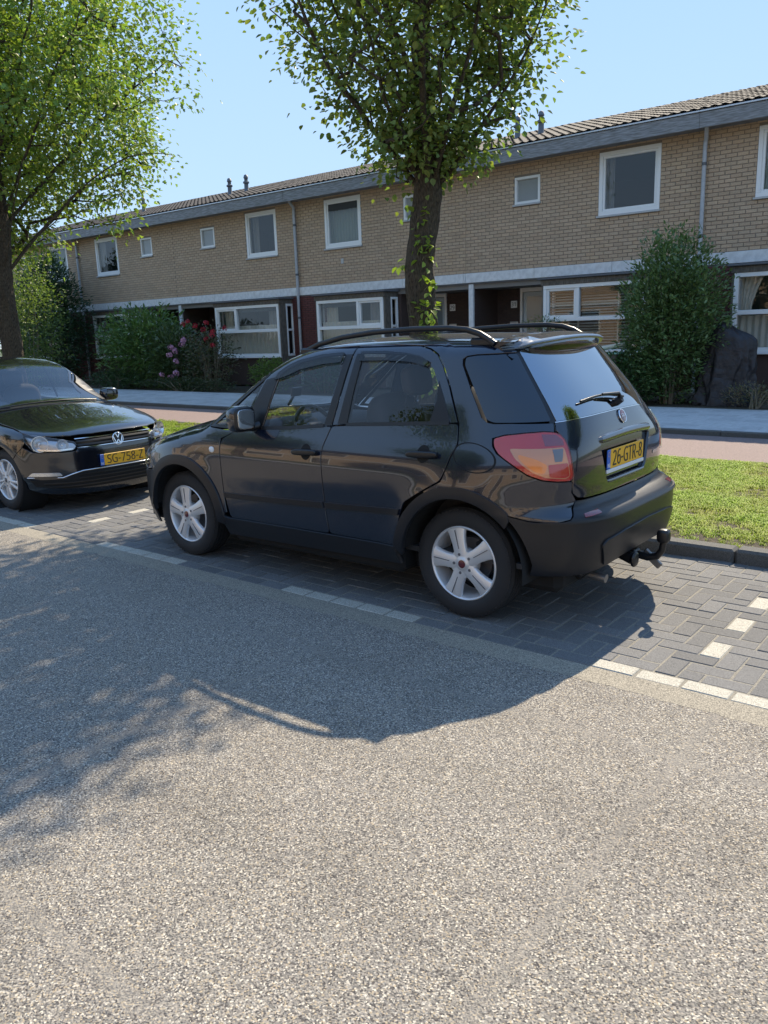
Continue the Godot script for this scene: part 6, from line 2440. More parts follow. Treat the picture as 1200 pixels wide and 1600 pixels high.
# x to the reader's right, y up, z to the reader
func number_plate(parent: Node, t: Transform3D, s: String, holder: bool) -> void:
	var y := MB.new()
	y.cbox(Transform3D(Basis.IDENTITY, Vector3(0.022, 0, 0)), Vector3(0.476, 0.110, 0.006), 0.003)
	var pl := cp(parent, "number_plate", y, M.plate_yellow, t)
	var bl := MB.new()
	bl.cbox(Transform3D(Basis.IDENTITY, Vector3(-0.2385, 0, 0)), Vector3(0.043, 0.110, 0.006), 0.003)
	cp(pl, "plate_band", bl, M.plate_blue)
	var tm := MeshInstance3D.new()
	tm.name = "plate_characters"
	tm.mesh = text_mesh(s, 0.077, 0.002)
	tm.material_override = M.ink
	tm.transform = Transform3D(Basis.IDENTITY.scaled(Vector3(0.98, 1.12, 1)), Vector3(0.024, 0.0, 0.004))
	pl.add_child(tm)
	var nl := MeshInstance3D.new()
	nl.name = "plate_country"
	nl.mesh = text_mesh("NL", 0.022, 0.002)
	nl.material_override = M.plate_white
	nl.transform = Transform3D(Basis.IDENTITY, Vector3(-0.2385, -0.034, 0.004))
	pl.add_child(nl)
	for i in 12:
		var a := TAU * i / 12
		var st := MB.new()
		st.cbox(Transform3D(Basis.IDENTITY, Vector3(-0.2385 + cos(a) * 0.013, 0.028 + sin(a) * 0.013, 0.0035)), Vector3(0.003, 0.003, 0.001), 0.0002)
		cp(pl, "plate_star", st, M.plate_yellow)
	if holder:
		var h := MB.new()
		h.cbox(Transform3D(Basis.IDENTITY, Vector3(0, -0.067, 0.001)), Vector3(0.53, 0.022, 0.012), 0.003)
		cp(pl, "plate_holder", h, M.plate_white)


func rear_bumper(car: Node, bd: Body) -> void:
	var mirr := func(a: Array) -> Array:
		var o: Array = []
		for i in range(a.size() - 1, -1, -1):
			o.append(Vector2(PI * Body.RHO - a[i].x, a[i].y))
		return o
	var up: Array = [bd.rs(0.318, 0.668), bd.rp(57.8, 0.655), bd.rp(60.3, 0.636), bd.rp(62.7, 0.629), bd.rp(64.6, 0.629), bd.rp(66.5, 0.641), bd.rp(68.3, 0.684), bd.rp(69.9, 0.722), bd.rp(72.5, 0.718), bd.rp(80, 0.714), bd.rp(90, 0.712)]
	var all: Array = up.duplicate()
	all.append_array(mirr.call(up.slice(0, 10)))
	var low_l: Array = []
	for e in arc(0.03, 0.335, 0.435, 44, 8, 8):
		low_l.append(bd.rs(e[0], e[1]))
	low_l.append_array([bd.rp(60.8, 0.335), bd.rp(66.3, 0.325), bd.rp(71, 0.32), bd.rp(76, 0.335), bd.rp(80, 0.365), bd.rp(90, 0.37)])
	all.append_array(mirr.call(low_l.slice(0, low_l.size() - 1)).duplicate())
	# mirrored list runs from the centre outwards on the far side; the near side follows back
	var far: Array = []
	for i in low_l.size():
		far.append(Vector2(PI * Body.RHO - low_l[i].x, low_l[i].y))
	var poly: Array = up.duplicate()
	poly.append_array(mirr.call(up.slice(0, 10)))
	poly.append_array(far)
	var back: Array = low_l.slice(0, low_l.size() - 1)
	back.reverse()
	poly.append_array(back)
	var bp := cp(car, "rear_bumper", panel(bd, "R", pv(poly), {"gap": 0.001, "rim": 0.03, "step": 0.022}), M.plastic)
	# ridge that runs round the bumper, and the lower centre piece
	var rg: Array = []
	var rl: Array = []
	for i in 33:
		var a := lerpf(60.5, 119.5, i / 32.0)
		rg.append(bd.rp(a, 0.632 + 0.008 * sin((a - 60.0) / 60.0 * PI)))
		rl.append(bd.rp(a, 0.618 + 0.008 * sin((a - 60.0) / 60.0 * PI)))
	rl.reverse()
	cp(bp, "bumper_ridge", panel(bd, "R", pv(rg + rl), {"gap": 0.0, "off": 0.010, "rim": 0.012, "step": 0.012}), M.plastic)
	var dp: Array = [bd.rp(73.2, 0.47), bd.rp(74.0, 0.505), bd.rp(80, 0.53), bd.rp(90, 0.54), bd.rp(100, 0.53), bd.rp(106.0, 0.505), bd.rp(106.8, 0.47), bd.rp(105, 0.345), bd.rp(100, 0.372), bd.rp(90, 0.378), bd.rp(80, 0.372), bd.rp(75, 0.345)]
	cp(bp, "lower_bumper_piece", panel(bd, "R", soft(dp, 0.02), {"gap": 0.0, "off": 0.012, "rim": 0.014, "step": 0.025}), M.plastic)
	for side in [false, true]:
		cp(bp, "bumper_reflector", panel(bd, "R", soft([bd.rp(69.3, 0.648), bd.rp(69.5, 0.665), bd.rp(73.4, 0.671), bd.rp(73.6, 0.655)], 0.006), {"gap": 0.0, "off": 0.002, "rim": 0.004, "step": 0.015, "flip": side}), M.lamp_deep)
	# towing bracket
	var tb := MB.new()
	tb.cbb(0.50, 0.60, 0.27, 0.34, -0.5, 0.5, 0.01)
	tb.cbb(0.58, 0.72, 0.285, 0.335, -0.045, 0.045, 0.01)
	tb.tube([Vector3(0.70, 0.305, 0), Vector3(0.78, 0.295, 0), Vector3(0.835, 0.31, 0), Vector3(0.862, 0.35, 0), Vector3(0.868, 0.40, 0)], [0.022, 0.022, 0.021, 0.02, 0.018], 12)
	var tow := cp(car, "tow_bar", tb, M.trim)
	var cap := MB.new()
	rounded_blob(cap, Transform3D(Basis.IDENTITY, Vector3(0.868, 0.435, 0)), Vector3(0.036, 0.042, 0.036), 0.6)
	cp(tow, "ball_cover", cap, M.trim)
	var so := MB.new()
	so.tube([Vector3(0.66, 0.335, 0.13), Vector3(0.745, 0.315, 0.14)], [0.03, 0.036], 16)
	rounded_blob(so, Transform3D(Basis.IDENTITY, Vector3(0.757, 0.313, 0.142)), Vector3(0.016, 0.044, 0.044), 0.8)
	cp(tow, "trailer_socket", so, M.trim)
	var pl := MB.new()
	pl.cbox(Transform3D(Basis(Vector3(0, 0, 1), -0.7), Vector3(0.80, 0.285, -0.02)), Vector3(0.13, 0.045, 0.02), 0.006)
	cp(tow, "safety_eye", pl, M.steel)
	var ex := MB.new()
	ex.tube([Vector3(0.2, 0.27, 0.38), Vector3(0.62, 0.265, 0.40), Vector3(0.70, 0.255, 0.40)], [0.024, 0.024, 0.026], 12)
	cp(car, "exhaust_pipe", ex, M.steel)


func cabin(car: Node) -> void:
	var fl := MB.new()
	fl.bb(-2.2, 0.45, 0.34, 0.37, -0.74, 0.74)
	cp(car, "cabin_floor", fl, M.cabin)
	var dash := MB.new()
	rounded_blob(dash, Transform3D(Basis.IDENTITY, Vector3(-1.86, 0.86, 0)), Vector3(0.24, 0.17, 0.73), 0.5, 28, 16)
	rounded_blob(dash, Transform3D(Basis.IDENTITY, Vector3(-1.72, 1.0, 0.37)), Vector3(0.12, 0.06, 0.2), 0.7)
	dash.cbb(-1.9, -0.9, 0.37, 0.62, -0.12, 0.12, 0.04)
	cp(car, "dashboard", dash, M.cabin)
	var sw := MB.new()
	var tilt := Transform3D(Basis(Vector3(0, 0, 1), -1.15), Vector3(-1.50, 0.965, 0.36))
	ring(sw, tilt, 0.185, 0.016, 36, 8)
	sw.cbox(tilt, Vector3(0.13, 0.05, 0.16), 0.02)
	sw.cbox(tilt, Vector3(0.05, 0.022, 0.36), 0.008)
	cp(car, "steering_wheel", sw, M.trim)
	for s in [-0.37, 0.37]:
		var st := MB.new()
		rounded_blob(st, Transform3D(Basis(Vector3(0, 0, 1), -0.06), Vector3(-1.0, 0.58, s)), Vector3(0.27, 0.10, 0.25), 0.55)
		rounded_blob(st, Transform3D(Basis(Vector3(0, 0, 1), 0.25), Vector3(-0.73, 0.90, s)), Vector3(0.095, 0.36, 0.24), 0.55)
		var seat := cp(car, "front_seat", st, M.seat)
		var hr := MB.new()
		rounded_blob(hr, Transform3D(Basis(Vector3(0, 0, 1), 0.15), Vector3(-0.60, 1.33, s)), Vector3(0.05, 0.095, 0.13), 0.6)
		hr.tube([Vector3(-0.63, 1.27, s - 0.05), Vector3(-0.66, 1.18, s - 0.05)], [0.006, 0.006], 6)
		hr.tube([Vector3(-0.63, 1.27, s + 0.05), Vector3(-0.66, 1.18, s + 0.05)], [0.006, 0.006], 6)
		cp(seat, "headrest", hr, M.seat)
	var rs := MB.new()
	rounded_blob(rs, Transform3D(Basis.IDENTITY, Vector3(-0.18, 0.60, 0)), Vector3(0.26, 0.11, 0.62), 0.45)
	rounded_blob(rs, Transform3D(Basis(Vector3(0, 0, 1), -0.3), Vector3(0.08, 0.88, 0)), Vector3(0.09, 0.30, 0.62), 0.45)
	var bench := cp(car, "rear_bench", rs, M.seat)
	for s in [-0.4, 0.4]:
		var hr := MB.new()
		rounded_blob(hr, Transform3D(Basis.IDENTITY, Vector3(0.17, 1.21, s)), Vector3(0.045, 0.08, 0.12), 0.6)
		cp(bench, "headrest", hr, M.seat)
	var ld := MB.new()
	ld.bb(0.1, 0.5, 0.37, 0.40, -0.6, 0.6)
	ld.bb(0.2, 0.46, 1.02, 1.035, -0.6, 0.6)
	cp(car, "luggage_cover", ld, M.cabin)
	var hd := MB.new()
	hd.cbb(-1.35, 0.1, 1.545, 1.555, -0.52, 0.52, 0.004)
	cp(car, "headliner", hd, M.cabin_light)
	var rv := MB.new()
	rounded_blob(rv, Transform3D(Basis.IDENTITY, Vector3(-1.46, 1.40, 0)), Vector3(0.02, 0.035, 0.12), 0.6)
	rv.tube([Vector3(-1.46, 1.42, 0), Vector3(-1.50, 1.47, 0)], [0.008, 0.008], 6)
	cp(car, "inner_mirror", rv, M.trim)
	var ph := MB.new()
	ph.tube([Vector3(-1.95, 1.12, 0.18), Vector3(-1.86, 1.20, 0.2)], [0.012, 0.01], 6)
	ph.cbox(Transform3D(Basis(Vector3(0, 0, 1), -0.3), Vector3(-1.84, 1.22, 0.2)), Vector3(0.02, 0.07, 0.1), 0.006)
	cp(car, "phone_holder", ph, M.trim)
	for s in [-1.0, 1.0]:
		for e in [[-1.85, -1.0], [-0.93, -0.44]]:
			var dc := MB.new()
			dc.cbb(e[0], e[1], 0.42, 1.0, s * 0.76, s * 0.80, 0.01)
			cp(car, "door_card", dc, M.cabin)
	for s in [-1.0, 1.0]:
		var bp := MB.new()
		bp.tube([Vector3(-0.92, 0.6, s * 0.76), Vector3(-0.93, 1.05, s * 0.73), Vector3(-0.86, 1.5, s * 0.60)], [0.05, 0.045, 0.03], 8)
		cp(car, "inner_pillar", bp, M.cabin)


func compact_car() -> void:
	var bd := Body.new()
	bd.nf = 2.9
	bd.xcf = -2.4
	bd.axf = -1.9
	bd.k = 0.06
	bd.table("w", [[0.15, 0.78], [0.3, 0.82], [0.5, 0.838], [0.68, 0.841], [0.78, 0.836], [0.86, 0.822], [0.94, 0.79], [1.02, 0.76], [1.2, 0.70], [1.4, 0.605], [1.55, 0.53]])
	bd.table("yt", [[-3.45, 0.5], [-3.27, 0.70], [-3.17, 0.775], [-3.0, 0.83], [-2.6, 0.91], [-2.25, 0.975], [-2.05, 1.015], [-1.9, 1.09], [-1.6, 1.28], [-1.35, 1.418], [-1.1, 1.472], [-0.7, 1.492], [-0.2, 1.47], [0.3, 1.39], [0.8, 1.30]])
	bd.table("cr", [[-3.5, 0.14], [-2.4, 0.10], [-1.9, 0.15], [-1.0, 0.12], [0.9, 0.12]])
	bd.table("xf", [[0.15, -3.22], [0.25, -3.28], [0.35, -3.295], [0.5, -3.285], [0.6, -3.28], [0.7, -3.255], [0.78, -3.18], [0.9, -3.0], [1.2, -2.9], [1.6, -2.8]])
	bd.table("xr", [[0.15, 0.60], [0.4, 0.69], [0.55, 0.70], [0.7, 0.66], [0.95, 0.62], [1.1, 0.52], [1.4, 0.3], [1.55, 0.2]])
	bd.table("nr", [[0.15, 4.0], [1.55, 3.6]])
	bd.arches = [0.0, -2.47]
	bd.arch_y = 0.31
	var car := Node3D.new()
	car.name = "black_compact_car"
	car.transform = Transform3D(Basis(Vector3.UP, PI + 0.01), Vector3(-10.42, 0.004, -4.56))
	add_child(car)
	tag(car, "black compact car parked nose to nose with yellow front plate SG-758-Z", "car")
	var P: Material = M.paint2
	var cant := [[-2.06, 0.985], [-1.9, 1.055], [-1.7, 1.18], [-1.5, 1.285], [-1.3, 1.355], [-1.0, 1.402], [-0.5, 1.41], [0.0, 1.385], [0.25, 1.355]]
	for side in [false, true]:
		var fl := {"flip": side, "step": 0.04}
		var w: Array = []
		for e in [[-1.90, 0.93], [-1.905, 0.80], [-1.90, 0.55], [-1.87, 0.24]]:
			w.append(bd.fs(e[0], e[1]))
		for e in arc(-2.47, 0.31, 0.365, -10, 140, 22):
			w.append(bd.fs(e[0], e[1]))
		for e in [[-2.806, 0.60], [-2.868, 0.655], [-2.896, 0.70], [-2.843, 0.787], [-2.7, 0.825], [-2.5, 0.86], [-2.25, 0.905], [-2.06, 0.955], [-2.03, 0.975], [-1.91, 0.955]]:
			w.append(bd.fs(e[0], e[1]))
		cp(car, "front_wing", panel(bd, "F", pv(w), {"flip": side, "step": 0.035}), P)
		var fdoor := cp(car, "front_door", panel(bd, "S", soft([[-1.895, 0.93], [-1.90, 0.80], [-1.895, 0.55], [-1.86, 0.26], [-0.86, 0.26], [-0.86, 0.96]], 0.03), fl), P)
		cp(fdoor, "window", panel(bd, "S", pv([[-1.90, 0.965], [-1.62, 1.175], [-1.45, 1.26], [-1.25, 1.325], [-0.93, 1.365], [-0.88, 0.975]]), {"flip": side, "step": 0.06, "off": -0.003, "rim": 0.0}), M.car_glass)
		cp(fdoor, "window_frame", panel(bd, "S", pv([[-1.99, 0.97], [-1.70, 1.175], [-1.5, 1.28], [-1.3, 1.35], [-1.0, 1.397], [-0.86, 1.40], [-0.87, 0.965], [-0.90, 0.97], [-0.935, 1.36], [-1.25, 1.32], [-1.45, 1.255], [-1.62, 1.17], [-1.88, 0.972]]), fl), M.trim)
		door_handle(fdoor, bd, -1.03, 0.80, side)
		var rdoor := cp(car, "rear_door", panel(bd, "S", soft([[-0.855, 0.96], [-0.855, 0.26], [-0.38, 0.26], [-0.33, 0.45], [-0.15, 0.66], [0.02, 0.99]], 0.03), fl), P)
		cp(rdoor, "window", panel(bd, "S", pv([[-0.85, 0.975], [-0.83, 1.37], [-0.5, 1.365], [-0.2, 1.33], [0.0, 1.02]]), {"flip": side, "step": 0.06, "off": -0.003, "rim": 0.0}), M.car_glass)
		door_handle(rdoor, bd, -0.12, 0.83, side)
		var q: Array = []
		for e in [[-0.19, 1.335], [0.01, 1.02], [0.03, 0.99], [-0.14, 0.66]]:
			q.append(bd.rs(e[0], e[1]))
		for e in arc(0.0, 0.31, 0.365, 112, -5, 16):
			q.append(bd.rs(e[0], e[1]))
		q.append_array([bd.rp(62, 0.28), bd.rp(75, 0.25), bd.rp(90, 0.25), bd.rp(90, 0.98), bd.rp(76, 0.975), bd.rp(70, 0.985), bd.rp(66, 1.02), bd.rp(65, 1.36)])
		cp(car, "rear_body", panel(bd, "R", pv(q), fl), P)
		cp(car, "sill", panel(bd, "S", pv([[-2.08, 0.27], [-0.36, 0.27], [-0.36, 0.18], [-2.10, 0.18]]), {"flip": side, "off": 0.004}), M.trim)
		# headlamp
		var hl := soft([bd.fs(-2.845, 0.782), bd.fs(-2.90, 0.70), bd.fz(0.745, 0.615), bd.fz(0.60, 0.603), bd.fz(0.46, 0.612), bd.fz(0.425, 0.655), bd.fz(0.44, 0.695), bd.fz(0.58, 0.735), bd.fz(0.70, 0.775)], 0.018)
		var hd := cp(car, "headlamp", panel(bd, "F", hl, {"flip": side, "off": -0.045, "rim": -0.045, "gap": 0.002}), M.lamp_housing)
		cp(hd, "headlamp_lens", panel(bd, "F", hl, {"flip": side, "off": 0.002, "rim": 0.004, "gap": 0.003}), M.lens)
		for e in [[0.70, 0.685, 0.072], [0.545, 0.668, 0.052]]:
			var pt := bd.point("F", bd.fz(e[0], e[1]))
			var nn := bd.normal(pt)
			var bl := MB.new()
			var ax := (Vector3(-1, 0, 0.25) + nn * 0.3).normalized()
			var rt := Vector3.UP.cross(ax).normalized()
			var tb := Transform3D(Basis(rt, ax, rt.cross(ax)), pt - ax * 0.055)
			bl.lathe(tb, [Vector2(0.004, -0.012), Vector2(e[2] * 0.5, 0.0), Vector2(e[2] * 0.85, 0.022), Vector2(e[2], 0.042), Vector2(e[2] * 1.08, 0.042)], 28)
			rounded_blob(bl, Transform3D(Basis.IDENTITY, pt - ax * 0.045), Vector3(0.014, 0.014, 0.014), 1.0, 10, 8)
			if side:
				bl = flipped(bl)
			cp(hd, "lamp_bowl", bl, M.bowl)
		var lb: Array = [bd.fz(0.75, 0.622), bd.fz(0.60, 0.61), bd.fz(0.465, 0.618), bd.fz(0.46, 0.636), bd.fz(0.60, 0.63), bd.fz(0.745, 0.645)]
		cp(hd, "lamp_strip", panel(bd, "F", pv(lb), {"flip": side, "off": -0.012, "rim": 0.01}), M.bowl)
		# fog lamp
		var fg := soft([bd.fz(0.575, 0.372), bd.fz(0.60, 0.408), bd.fz(0.765, 0.412), bd.fz(0.79, 0.375)], 0.012)
		var fo := cp(car, "fog_lamp", panel(bd, "F", fg, {"flip": side, "off": 0.004, "rim": 0.008}), M.bowl)
		cp(fo, "fog_lamp_glass", panel(bd, "F", fg, {"flip": side, "off": 0.008, "rim": 0.004}), M.lens)
		# door mirror
		var mb := MB.new()
		var sz := -1.0 if side else 1.0
		rounded_blob(mb, Transform3D(Basis.IDENTITY, Vector3(-1.80, 1.015, 0.90 * sz)), Vector3(0.075, 0.075, 0.11), 0.65)
		mb.tube([Vector3(-1.76, 0.97, 0.76 * sz), Vector3(-1.79, 0.965, 0.86 * sz)], [0.025, 0.025], 8)
		cp(car, "door_mirror", mb, P)
		var pr: Array = cant.duplicate()
		for e in [[-0.19, 1.345], [-0.5, 1.375], [-0.86, 1.403], [-1.0, 1.40], [-1.3, 1.352], [-1.5, 1.282], [-1.70, 1.177], [-2.0, 0.972]]:
			pr.append(e)
		cp(car, "pillar_rail", panel(bd, "S", pv(pr), {"flip": side, "gap": 0.0}), P)
	# bonnet
	var bn: Array = []
	for e in [[-2.83, 0.79], [-2.7, 0.83], [-2.5, 0.865], [-2.25, 0.91], [-2.06, 0.96]]:
		bn.append(bd.ts(e[0], e[1]))
	var half: Array = bn.duplicate()
	half.append_array([Vector2(-2.04, 0.66), Vector2(-2.11, 0.5), Vector2(-2.17, 0.25), Vector2(-2.19, 0.0)])
	var full: Array = half.duplicate()
	for i in range(half.size() - 2, -1, -1):
		full.append(Vector2(half[i].x, -half[i].y))
	for e in [[-2.97, -0.71], [-3.08, -0.58], [-3.15, -0.44], [-3.185, -0.25], [-3.195, 0.0], [-3.185, 0.25], [-3.15, 0.44], [-3.08, 0.58], [-2.97, 0.71]]:
		full.append(Vector2(e[0], e[1]))
	var bon := cp(car, "bonnet", panel(bd, "T", pv(full), {"step": 0.045}), P)
	# roof and windscreen
	var up: Array = []
	for e in cant:
		up.append(bd.ts(e[0], e[1]))
	var scr: Array = [[-2.14, 0.0], [-2.12, 0.25], [-2.06, 0.47], [-1.97, 0.66]]
	for e in [[-1.7, 1.18], [-1.5, 1.285], [-1.36, 1.335]]:
		var p := bd.ts(e[0], e[1])
		scr.append([p.x, p.y - 0.035])
	scr.append_array([[-1.37, 0.35], [-1.385, 0.15], [-1.39, 0.0]])
	var rp: Array = up.duplicate()
	rp.append(Vector2(0.30, 0.0))
	for i in range(up.size() - 1, -1, -1):
		rp.append(Vector2(up[i].x, -up[i].y))
	for i in range(3, scr.size()):
		rp.append(Vector2(scr[i][0], -scr[i][1]))
	for i in range(scr.size() - 2, 2, -1):
		rp.append(Vector2(scr[i][0], scr[i][1]))
	cp(car, "roof", panel(bd, "T", pv(rp), {"gap": 0.0, "step": 0.05}), P)
	var wp: Array = scr.duplicate()
	for i in range(scr.size() - 2, 0, -1):
		wp.append([scr[i][0], -scr[i][1]])
	cp(car, "windscreen", panel(bd, "T", pv(wp), {"off": -0.003, "rim": 0.004, "step": 0.06}), M.screen_glass)
	var cowl: Array = [[-2.19, 0.0], [-2.17, 0.25], [-2.11, 0.5], [-2.04, 0.66], [-1.96, 0.68], [-2.06, 0.48], [-2.12, 0.25], [-2.14, 0.0]]
	var cw: Array = cowl.duplicate()
	for i in range(cowl.size() - 2, 0, -1):
		cw.append([cowl[i][0], -cowl[i][1]])
	cp(car, "cowl", panel(bd, "T", pv(cw), {"gap": 0.0, "off": -0.008, "rim": 0.0}), M.trim)
	for e in [[0.55, -0.1], [-0.05, -0.62]]:
		var wi := MB.new()
		var path: Array = []
		for i in 8:
			var z := lerpf(e[0], e[1], i / 7.0)
			var p := bd.point("T", Vector2(-2.12 + 0.15 * z * z, z))
			path.append(p + bd.normal(p) * 0.018)
		wi.tube(path, [0.008, 0.008, 0.008, 0.008, 0.008, 0.008, 0.008, 0.008], 6)
		cp(car, "wiper", wi, M.trim)
	# front bumper with its openings set on it
	var fb: Array = []
	for e in arc(-2.47, 0.31, 0.365, 141, 190, 8):
		fb.append(bd.fs(e[0], e[1]))
	fb.append_array([bd.fz(0.70, 0.20), bd.fz(0.4, 0.17), bd.fz(0.0, 0.165)])
	var topf: Array = [bd.fz(0.0, 0.628), bd.fz(0.42, 0.628), bd.fz(0.45, 0.60), bd.fz(0.60, 0.597), bd.fz(0.75, 0.608), bd.fs(-2.87, 0.655), bd.fs(-2.81, 0.60)]
	var poly: Array = fb.duplicate()
	for i in range(fb.size() - 2, -1, -1):
		poly.append(Vector2(PI * Body.RHO - fb[i].x, fb[i].y))
	for i in range(topf.size() - 1, 0, -1):
		poly.append(Vector2(PI * Body.RHO - topf[i].x, topf[i].y))
	poly.append_array(topf)
	var bump := cp(car, "front_bumper", panel(bd, "F", pv(poly), {"step": 0.035, "rim": 0.02}), P)
	var m2 := func(a: Array) -> Array:
		var o: Array = a.duplicate()
		for i in range(a.size() - 1, -1, -1):
			if absf(a[i].x - PI * Body.RHO * 0.5) > 0.002:
				o.append(Vector2(PI * Body.RHO - a[i].x, a[i].y))
		return o
	# upper grille
	var gr := cp(car, "grille", panel(bd, "F", pv(m2.call([bd.fz(0.0, 0.635), bd.fz(0.40, 0.635), bd.fz(0.425, 0.66), bd.fz(0.435, 0.70), bd.fz(0.25, 0.712), bd.fz(0.0, 0.716)])), {"off": -0.02, "rim": -0.02}), M.dark)
	for y in [0.655, 0.690]:
		var sl: Array = []
		for z in [0.42, 0.3, 0.15, 0.0, -0.15, -0.3, -0.42]:
			sl.append(bd.fz(z, y + 0.010))
		for z in [-0.42, -0.3, -0.15, 0.0, 0.15, 0.3, 0.42]:
			sl.append(bd.fz(z, y - 0.006))
		cp(gr, "grille_slat", panel(bd, "F", pv(sl), {"off": -0.002, "rim": 0.012, "gap": 0.0, "step": 0.012}), M.trim)
	for y in [0.632, 0.714]:
		var sl: Array = []
		for z in [0.43, 0.3, 0.15, 0.0, -0.15, -0.3, -0.43]:
			sl.append(bd.fz(z, y + 0.003))
		for z in [-0.43, -0.3, -0.15, 0.0, 0.15, 0.3, 0.43]:
			sl.append(bd.fz(z, y - 0.003))
		cp(gr, "grille_trim", panel(bd, "F", pv(sl), {"off": 0.004, "rim": 0.006, "gap": 0.0, "step": 0.008}), M.chrome)
	# lower grille
	var lg := cp(bump, "lower_grille", panel(bd, "F", pv(m2.call([bd.fz(0.0, 0.235), bd.fz(0.5, 0.24), bd.fz(0.74, 0.27), bd.fz(0.78, 0.34), bd.fz(0.56, 0.345), bd.fz(0.48, 0.385), bd.fz(0.40, 0.402), bd.fz(0.0, 0.405)])), {"off": 0.003, "rim": 0.0}), M.dark)
	for y in [0.27, 0.305, 0.34, 0.375]:
		var sl: Array = []
		var hw: float = 0.70 if y < 0.33 else 0.45
		for i in 13:
			sl.append(bd.fz(lerpf(hw, -hw, i / 12.0), y + 0.005))
		for i in 13:
			sl.append(bd.fz(lerpf(-hw, hw, i / 12.0), y - 0.007))
		cp(lg, "grille_slat", panel(bd, "F", pv(sl), {"off": 0.010, "rim": 0.008, "gap": 0.0, "step": 0.012}), M.trim)
	var cl: Array = []
	for e in [[0.79, 0.362], [0.58, 0.356], [0.50, 0.386], [0.41, 0.407], [0.2, 0.411], [0.0, 0.412]]:
		cl.append(e)
	var line := MB.new()
	var lp: Array = []
	for e in cl:
		var p := bd.point("F", bd.fz(e[0], e[1]))
		lp.append(p + bd.normal(p) * 0.006)
	for i in range(cl.size() - 2, -1, -1):
		var p := bd.point("F", bd.fz(-cl[i][0], cl[i][1]))
		lp.append(p + bd.normal(p) * 0.006)
	var lr: Array = []
	for i in lp.size():
		lr.append(0.006)
	line.tube(lp, lr, 8)
	cp(bump, "bumper_trim_line", line, M.chrome)
	# emblem: ring with a V over a W
	var ep := bd.point("F", bd.fz(0.0, 0.672))
	var ez := Vector3(-1, 0.12, 0).normalized()
	var exx := Vector3(0, 0, 1)
	var eyy := ez.cross(exx).normalized()
	var et := Transform3D(Basis(exx, eyy, ez), ep + ez * 0.008)
	var em := MB.new()
	em.lathe(Transform3D(Basis(exx, ez, exx.cross(ez)), ep), [Vector2(0.0, 0.006), Vector2(0.058, 0.006), Vector2(0.06, 0.0)], 32)
	var emb := cp(car, "emblem", em, M.trim)
	var er := MB.new()
	ring(er, Transform3D(Basis(exx, ez, exx.cross(ez)), ep + ez * 0.008), 0.058, 0.0065, 36, 8)
	for l in [[-0.022, 0.050, 0.0, 0.009], [0.022, 0.050, 0.0, 0.009], [-0.051, 0.022, -0.024, -0.047], [-0.024, -0.047, 0.0, -0.010], [0.0, -0.010, 0.024, -0.047], [0.024, -0.047, 0.051, 0.022]]:
		var a := Vector2(l[0], l[1])
		var b := Vector2(l[2], l[3])
		var ang := (b - a).angle()
		er.cbox(et * Transform3D(Basis(Vector3(0, 0, 1), ang), Vector3((a.x + b.x) * 0.5, (a.y + b.y) * 0.5, 0.002)), Vector3(a.distance_to(b) + 0.004, 0.0095, 0.006), 0.0015)
	cp(emb, "emblem_letters", er, M.chrome)
	number_plate(bump, Transform3D(Basis(Vector3(0, 0, 1), Vector3(0, 1, 0), Vector3(-1, 0, 0)), Vector3(-3.303, 0.487, 0.015)), "SG-758-Z", false)
	# inside and below
	var ub := MB.new()
	ub.cbb(-3.1, 0.5, 0.17, 0.34, -0.62, 0.62, 0.04)
	ub.cbb(-2.05, -0.4, 0.17, 0.36, -0.78, 0.78, 0.03)
	ub.cbb(-2.9, -2.0, 0.3, 0.70, -0.52, 0.52, 0.05)
	cp(car, "underbody", ub, M.dark)
	for cx in [0.0, -2.47]:
		for s in [-1.0, 1.0]:
			var ln := MB.new()
			ln.lathe(Transform3D(Basis(Vector3(1, 0, 0), PI / 2), Vector3(cx, 0.31, 0.0)), [Vector2(0.36, s * 0.54), Vector2(0.36, s * 0.81)], 40)
			ln.bb(cx - 0.36, cx + 0.36, 0.2, 0.66, s * 0.52, s * 0.54)
			cp(car, "arch_liner", ln, M.dark)
	for e in [[0.0, 1.0, 1.5], [-2.47, 1.0, 1.4], [0.0, -1.0, 0.3], [-2.47, -1.0, 1.0]]:
		wheel(car, Vector3(e[0], 0.308, 0.795 * e[1]), e[1], 0.308, 0.205, e[2], "twin")
	var dash := MB.new()
	rounded_blob(dash, Transform3D(Basis.IDENTITY, Vector3(-1.80, 0.84, 0)), Vector3(0.22, 0.13, 0.68), 0.5)
	cp(car, "dashboard", dash, M.cabin)
	for s in [-0.36, 0.36]:
		var st := MB.new()
		rounded_blob(st, Transform3D(Basis(Vector3(0, 0, 1), 0.25), Vector3(-0.75, 0.80, s)), Vector3(0.09, 0.36, 0.23), 0.55)
		rounded_blob(st, Transform3D(Basis.IDENTITY, Vector3(-0.64, 1.22, s)), Vector3(0.05, 0.09, 0.12), 0.6)
		rounded_blob(st, Transform3D(Basis.IDENTITY, Vector3(-1.0, 0.5, s)), Vector3(0.27, 0.10, 0.24), 0.55)
		cp(car, "front_seat", st, M.seat)
	var bx := MB.new()
	bx.bb(-2.0, 0.4, 0.34, 0.36, -0.7, 0.7)
	bx.cbb(-1.2, 0.2, 1.385, 1.395, -0.48, 0.48, 0.004)
	cp(car, "cabin_lining", bx, M.cabin)


